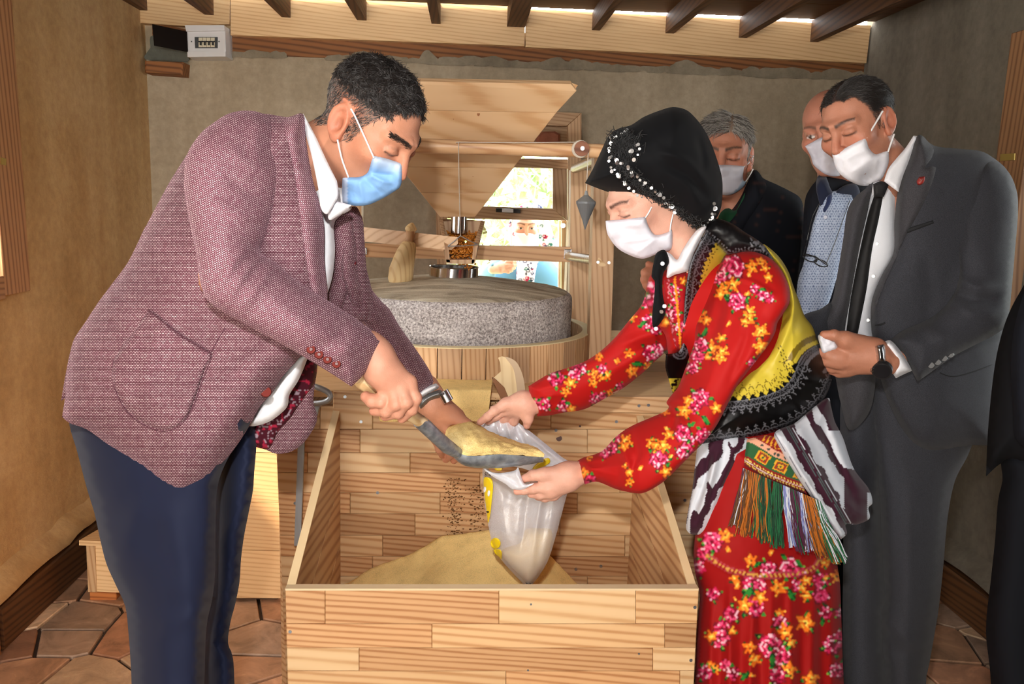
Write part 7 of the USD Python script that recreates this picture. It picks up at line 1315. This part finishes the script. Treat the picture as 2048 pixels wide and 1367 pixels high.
for xx in (1640, 1710): put('trousers', pillow([(xx-40, 880), (xx-36, 1000), (xx-30, 1440), (xx+30, 1440), (xx+38, 1000), (xx+42, 880)], 2.42, .08, R=38, sp=14, wr=.006), DARK, man4, S(22, 22, 26)); b = W(xx, 1430, 2.42); b[2] = 0; obj('shoe', loft([(b, .05, .13), (b+[0, 0, .03], .05, .13), (b+[0, .02, .09], .042, .06)], 16), plain('black_leather', (.015, .013, .012), .35), man4, smooth=40)
hd5 = Head((1621, 275), 2.33, (.032, .090, .0), 128, 12, -10, .95, neck_to=W(1678, 390, 2.42), neck_r=.056, h=.0046)
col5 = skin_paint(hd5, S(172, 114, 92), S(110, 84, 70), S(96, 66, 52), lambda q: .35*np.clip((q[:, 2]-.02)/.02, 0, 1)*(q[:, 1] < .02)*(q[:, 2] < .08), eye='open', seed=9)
tk5 = trunk([(W(1678, 390, 2.44), W(1690, 470, 2.46), .05, .08), (W(1690, 470, 2.46), W(1680, 880, 2.46), .08, .07), (W(1640, 900, 2.46), W(1640, 1420, 2.46), .03, .03), (W(1710, 900, 2.46), W(1710, 1420, 2.46), .03, .03)], S(172, 114, 92))
body(man4, [(hd5.v, hd5.f, col5), tk5], SKIN)
put('face_mask', mk5 := drape([(1610, 292, 1), (1632, 280), (1646, 274), (1670, 276), (1690, 286, 1), (1700, 315), (1694, 340), (1676, 352), (1655, 350), (1638, 340), (1626, 328, 1), (1622, 314, 1), (1618, 306)], hd5, .016, .006, 12, 3.5, sink=.004, smooth_n=40, folds=[([(1622, 318), (1634, 312), (1645, 306)], .003, 3), ([(1650, 335), (1665, 325), (1680, 312)], .003, 4)]), MASKM, man4, S(200, 198, 208), 'white mask')
eg = thing('eyeglasses', 'thin black eyeglasses hanging on a cord over the dotted polo shirt', 'eyeglasses')
yg = float(po.front(1630., 520.))-.012; wire = plain('black_wire', (.012, .012, .012), .3)
for c_, rx, ry in (((1620, 516), 15, 6), ((1642, 526), 14, 6)): obj('rim', tube(np.array([W(*p, yg) for p in ov(c_[0], c_[1], rx, ry, .35, 20)]), .0016, 6, closed=True), wire, eg)
obj('bridge', tube([W(1632, 521, yg), W(1630, 524, yg), W(1628, 521, yg)], .0016, 6), wire, eg)
obj('temple', tube([W(1605, 511, yg), W(1630, 512, yg-.01), W(1656, 531, yg-.005)], .0016, 6), wire, eg)
obj('cord', tube(spline(np.array([W(1607, 508, yg), *[W(x, y, float(po.front(float(x), float(y)))-.005) for x, y in ((1614, 480), (1626, 430), (1644, 400))]]), .02), .0012, 6), wire, eg); obj('cord', tube(spline(np.array([W(1653, 526, yg), *[W(x, y, float(po.front(float(x), float(y)))-.005) for x, y in ((1668, 490), (1686, 440), (1700, 400))]]), .02), .0012, 6), wire, eg)

# ================================================================== person cut off by the right edge of the picture
man5 = thing('person', 'person in a dark navy jacket, cut off by the right edge', 'person')
p1 = pillow([(2110, 470), (2075, 520), (2048, 569), (2020, 621), (2001, 676), (1987, 749), (1976, 859), (1972, 952, 1), (2012, 922), (2060, 940), (2240, 960), (2330, 900), (2340, 600), (2290, 480), (2200, 440)], 1.58, .12, R=90, sp=10, wr=.008, seed=80)
put('jacket', p1, DARK, man5, S(17, 18, 22), 'dark navy jacket')
put('sleeve', pillow([(2060, 560), (2032, 640), (2022, 720), (2026, 820), (2034, 880), (2090, 900), (2110, 800), (2110, 640), (2090, 560)], 1.46, .05, R=40, sp=9, wr=.010, seed=81), DARK, man5, S(20, 23, 31))
put('trousers', pillow([(2012, 900), (2005, 960), (1996, 1002), (1990, 1080), (1982, 1156), (1972, 1259), (1982, 1367), (1990, 1600), (1995, 1900), (2110, 1900), (2120, 1500), (2130, 1100), (2130, 900)], 1.60, .10, R=70, sp=13, wr=.010, seed=82), DARK, man5, S(17, 19, 25))
put('trousers', pillow([(2130, 900), (2130, 1300), (2135, 1900), (2240, 1900), (2250, 1300), (2270, 900)], 1.62, .10, R=60, sp=16, wr=.008), DARK, man5, S(17, 19, 25))
hd6 = Head((2300, 340), 1.56, (-.079, -.016, -.01), 120, 10, 0, 1., neck_to=W(2270, 480, 1.64), h=.0055)
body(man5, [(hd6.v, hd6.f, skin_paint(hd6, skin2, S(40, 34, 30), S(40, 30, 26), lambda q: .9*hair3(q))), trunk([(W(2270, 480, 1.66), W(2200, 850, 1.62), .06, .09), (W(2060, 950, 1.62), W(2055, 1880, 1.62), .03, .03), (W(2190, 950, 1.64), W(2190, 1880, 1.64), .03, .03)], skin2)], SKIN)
for xx in (2055, 2188): b = W(xx, 1890, 1.6); b[2] = 0; obj('shoe', loft([(b, .05, .13), (b+[0, 0, .03], .05, .13), (b+[0, .02, .09], .042, .06)], 16), plain('black_leather', (.015, .013, .012), .35), man5, smooth=40)

# ================================================================== woman outside the window
w_out = thing('person', 'woman in white flowered headscarf and blue coat outside the open back window', 'person')
YO = 4.85
def fscarf(x, y):
    c = np.tile(S(236, 234, 240), (len(x), 1)); q = np.random.default_rng(3)
    for k in range(260):
        fx, fy = q.uniform(1000, 1130), q.uniform(400, 640); r = q.uniform(2, 4.6); d = np.hypot(x-fx, y-fy); cl = [S(196, 50, 84), S(50, 56, 96), S(60, 120, 110), S(150, 30, 70), S(40, 40, 60)][k % 5]; c[(d < r)&(d > r*.35)] = cl
    return c
hd7 = Head((1052.5, 457), YO, (0, .088, .0), 86, 4, 0, 1.0, neck_to=W(1054, 560, YO+.14), h=.005, ears=False)
col7 = skin_paint(hd7, S(226, 178, 152), brow=S(120, 84, 66), eye='open', seed=12)
oc = pillow([(990, 520), (1010, 500), (1035, 506), (1054, 500), (1080, 508), (1110, 530), (1140, 580), (1160, 700), (1160, 900), (930, 900), (940, 700), (955, 580), (965, 545)], [(1054, 510, YO+.16), (1054, 700, YO+.16)], .16, R=70, sp=7, wr=.010, seed=90)
put('coat', oc, CLOTH, w_out, S(92, 140, 168), 'blue coat')
sc1 = pillow([(1026, 420), (1054, 408), (1084, 420), (1098, 450), (1108, 476), (1116, 498), (1100, 520), (1076, 560), (1068, 620), (1040, 640), (1024, 640), (1030, 560), (1036, 510), (1024, 500), (1018, 470)], [(1054, 420, YO+.05), (1054, 620, YO-.02)], .05, R=40, sp=2.6, wr=.014, ws=30)
# the face shows through the scarf's opening
def ring(outer, inner): return Polygon(outer, [inner])
put('headscarf', pillow([(1088, 418), (1100, 446), (1108, 476), (1116, 500), (1100, 512), (1086, 500), (1078, 480), (1078, 455), (1074, 432), (1054, 424), (1034, 434), (1028, 456), (1030, 482), (1022, 494), (1016, 470), (1020, 436), (1036, 414), (1054, 406), (1074, 408)], YO-.02, .035, R=10, sp=2.4, wr=.006), CLOTH, w_out, fscarf, 'white headscarf with small flowers')
put('scarf_end', drape([(1036, 516), (1060, 506), (1078, 512), (1072, 540), (1066, 580), (1060, 640), (1026, 640), (1032, 580)], oc, .02, .012, 12, 2.4), CLOTH, w_out, fscarf)
mk7 = drape([(1028, 464), (1040, 466), (1054, 466), (1068, 467), (1078, 466), (1080, 484), (1070, 500), (1054, 506), (1036, 500), (1026, 482)], hd7, .016, .006, 10, 3, sink=.004, smooth_n=30); put('face_mask', mk7, MASKM, w_out, (.86, .86, .87), 'white mask')
ho = hand_mesh([((985, 538, YO-.12), (1000, 536, YO-.13), .026, .032), ((1000, 534, YO-.13), (1016, 530, YO-.13), .026, .016)], [[(1014, 524, YO-.14, .012), (1024, 523, YO-.14, .011), (1031, 523, YO-.13, .009)], [(1015, 530, YO-.145, .012), (1025, 530, YO-.14, .011), (1032, 530, YO-.13, .009)], [(1014, 537, YO-.14, .012), (1022, 537, YO-.14, .011), (1029, 536, YO-.13, .009)], [(1010, 542, YO-.14, .011), (1017, 543, YO-.135, .010), (1024, 541, YO-.13, .008)], [(1004, 524, YO-.12, .012), (1012, 519, YO-.12, .010), (1019, 518, YO-.12, .009)]], h=.004)
put('sleeve', pillow([(955, 560), (962, 540), (975, 528), (988, 526), (992, 546), (984, 560), (965, 580)], [(960, 560, YO+.02), (990, 536, YO-.11)], .045, R=18, sp=4, wr=.006), CLOTH, w_out, S(126, 172, 200))
tk7 = trunk([(W(1054, 560, YO+.18), W(1054, 860, YO+.2), .06, .07), (W(1020, 880, YO+.2), W(1020, 900, YO+.2), .05, .05)], S(226, 178, 152))
body(w_out, [(hd7.v, hd7.f, col7), (ho[0], ho[1], hand_paint(ho, S(226, 178, 156), 2)), tk7], SKIN)
sk_b = W(1054, 880, YO+.18); obj('skirt', loft([([sk_b[0], sk_b[1], -.1], .22, .2), ([sk_b[0], sk_b[1], sk_b[2]], .2, .15)], 24), plain('dark_skirt', S(60, 64, 84), .9), w_out, smooth=40)
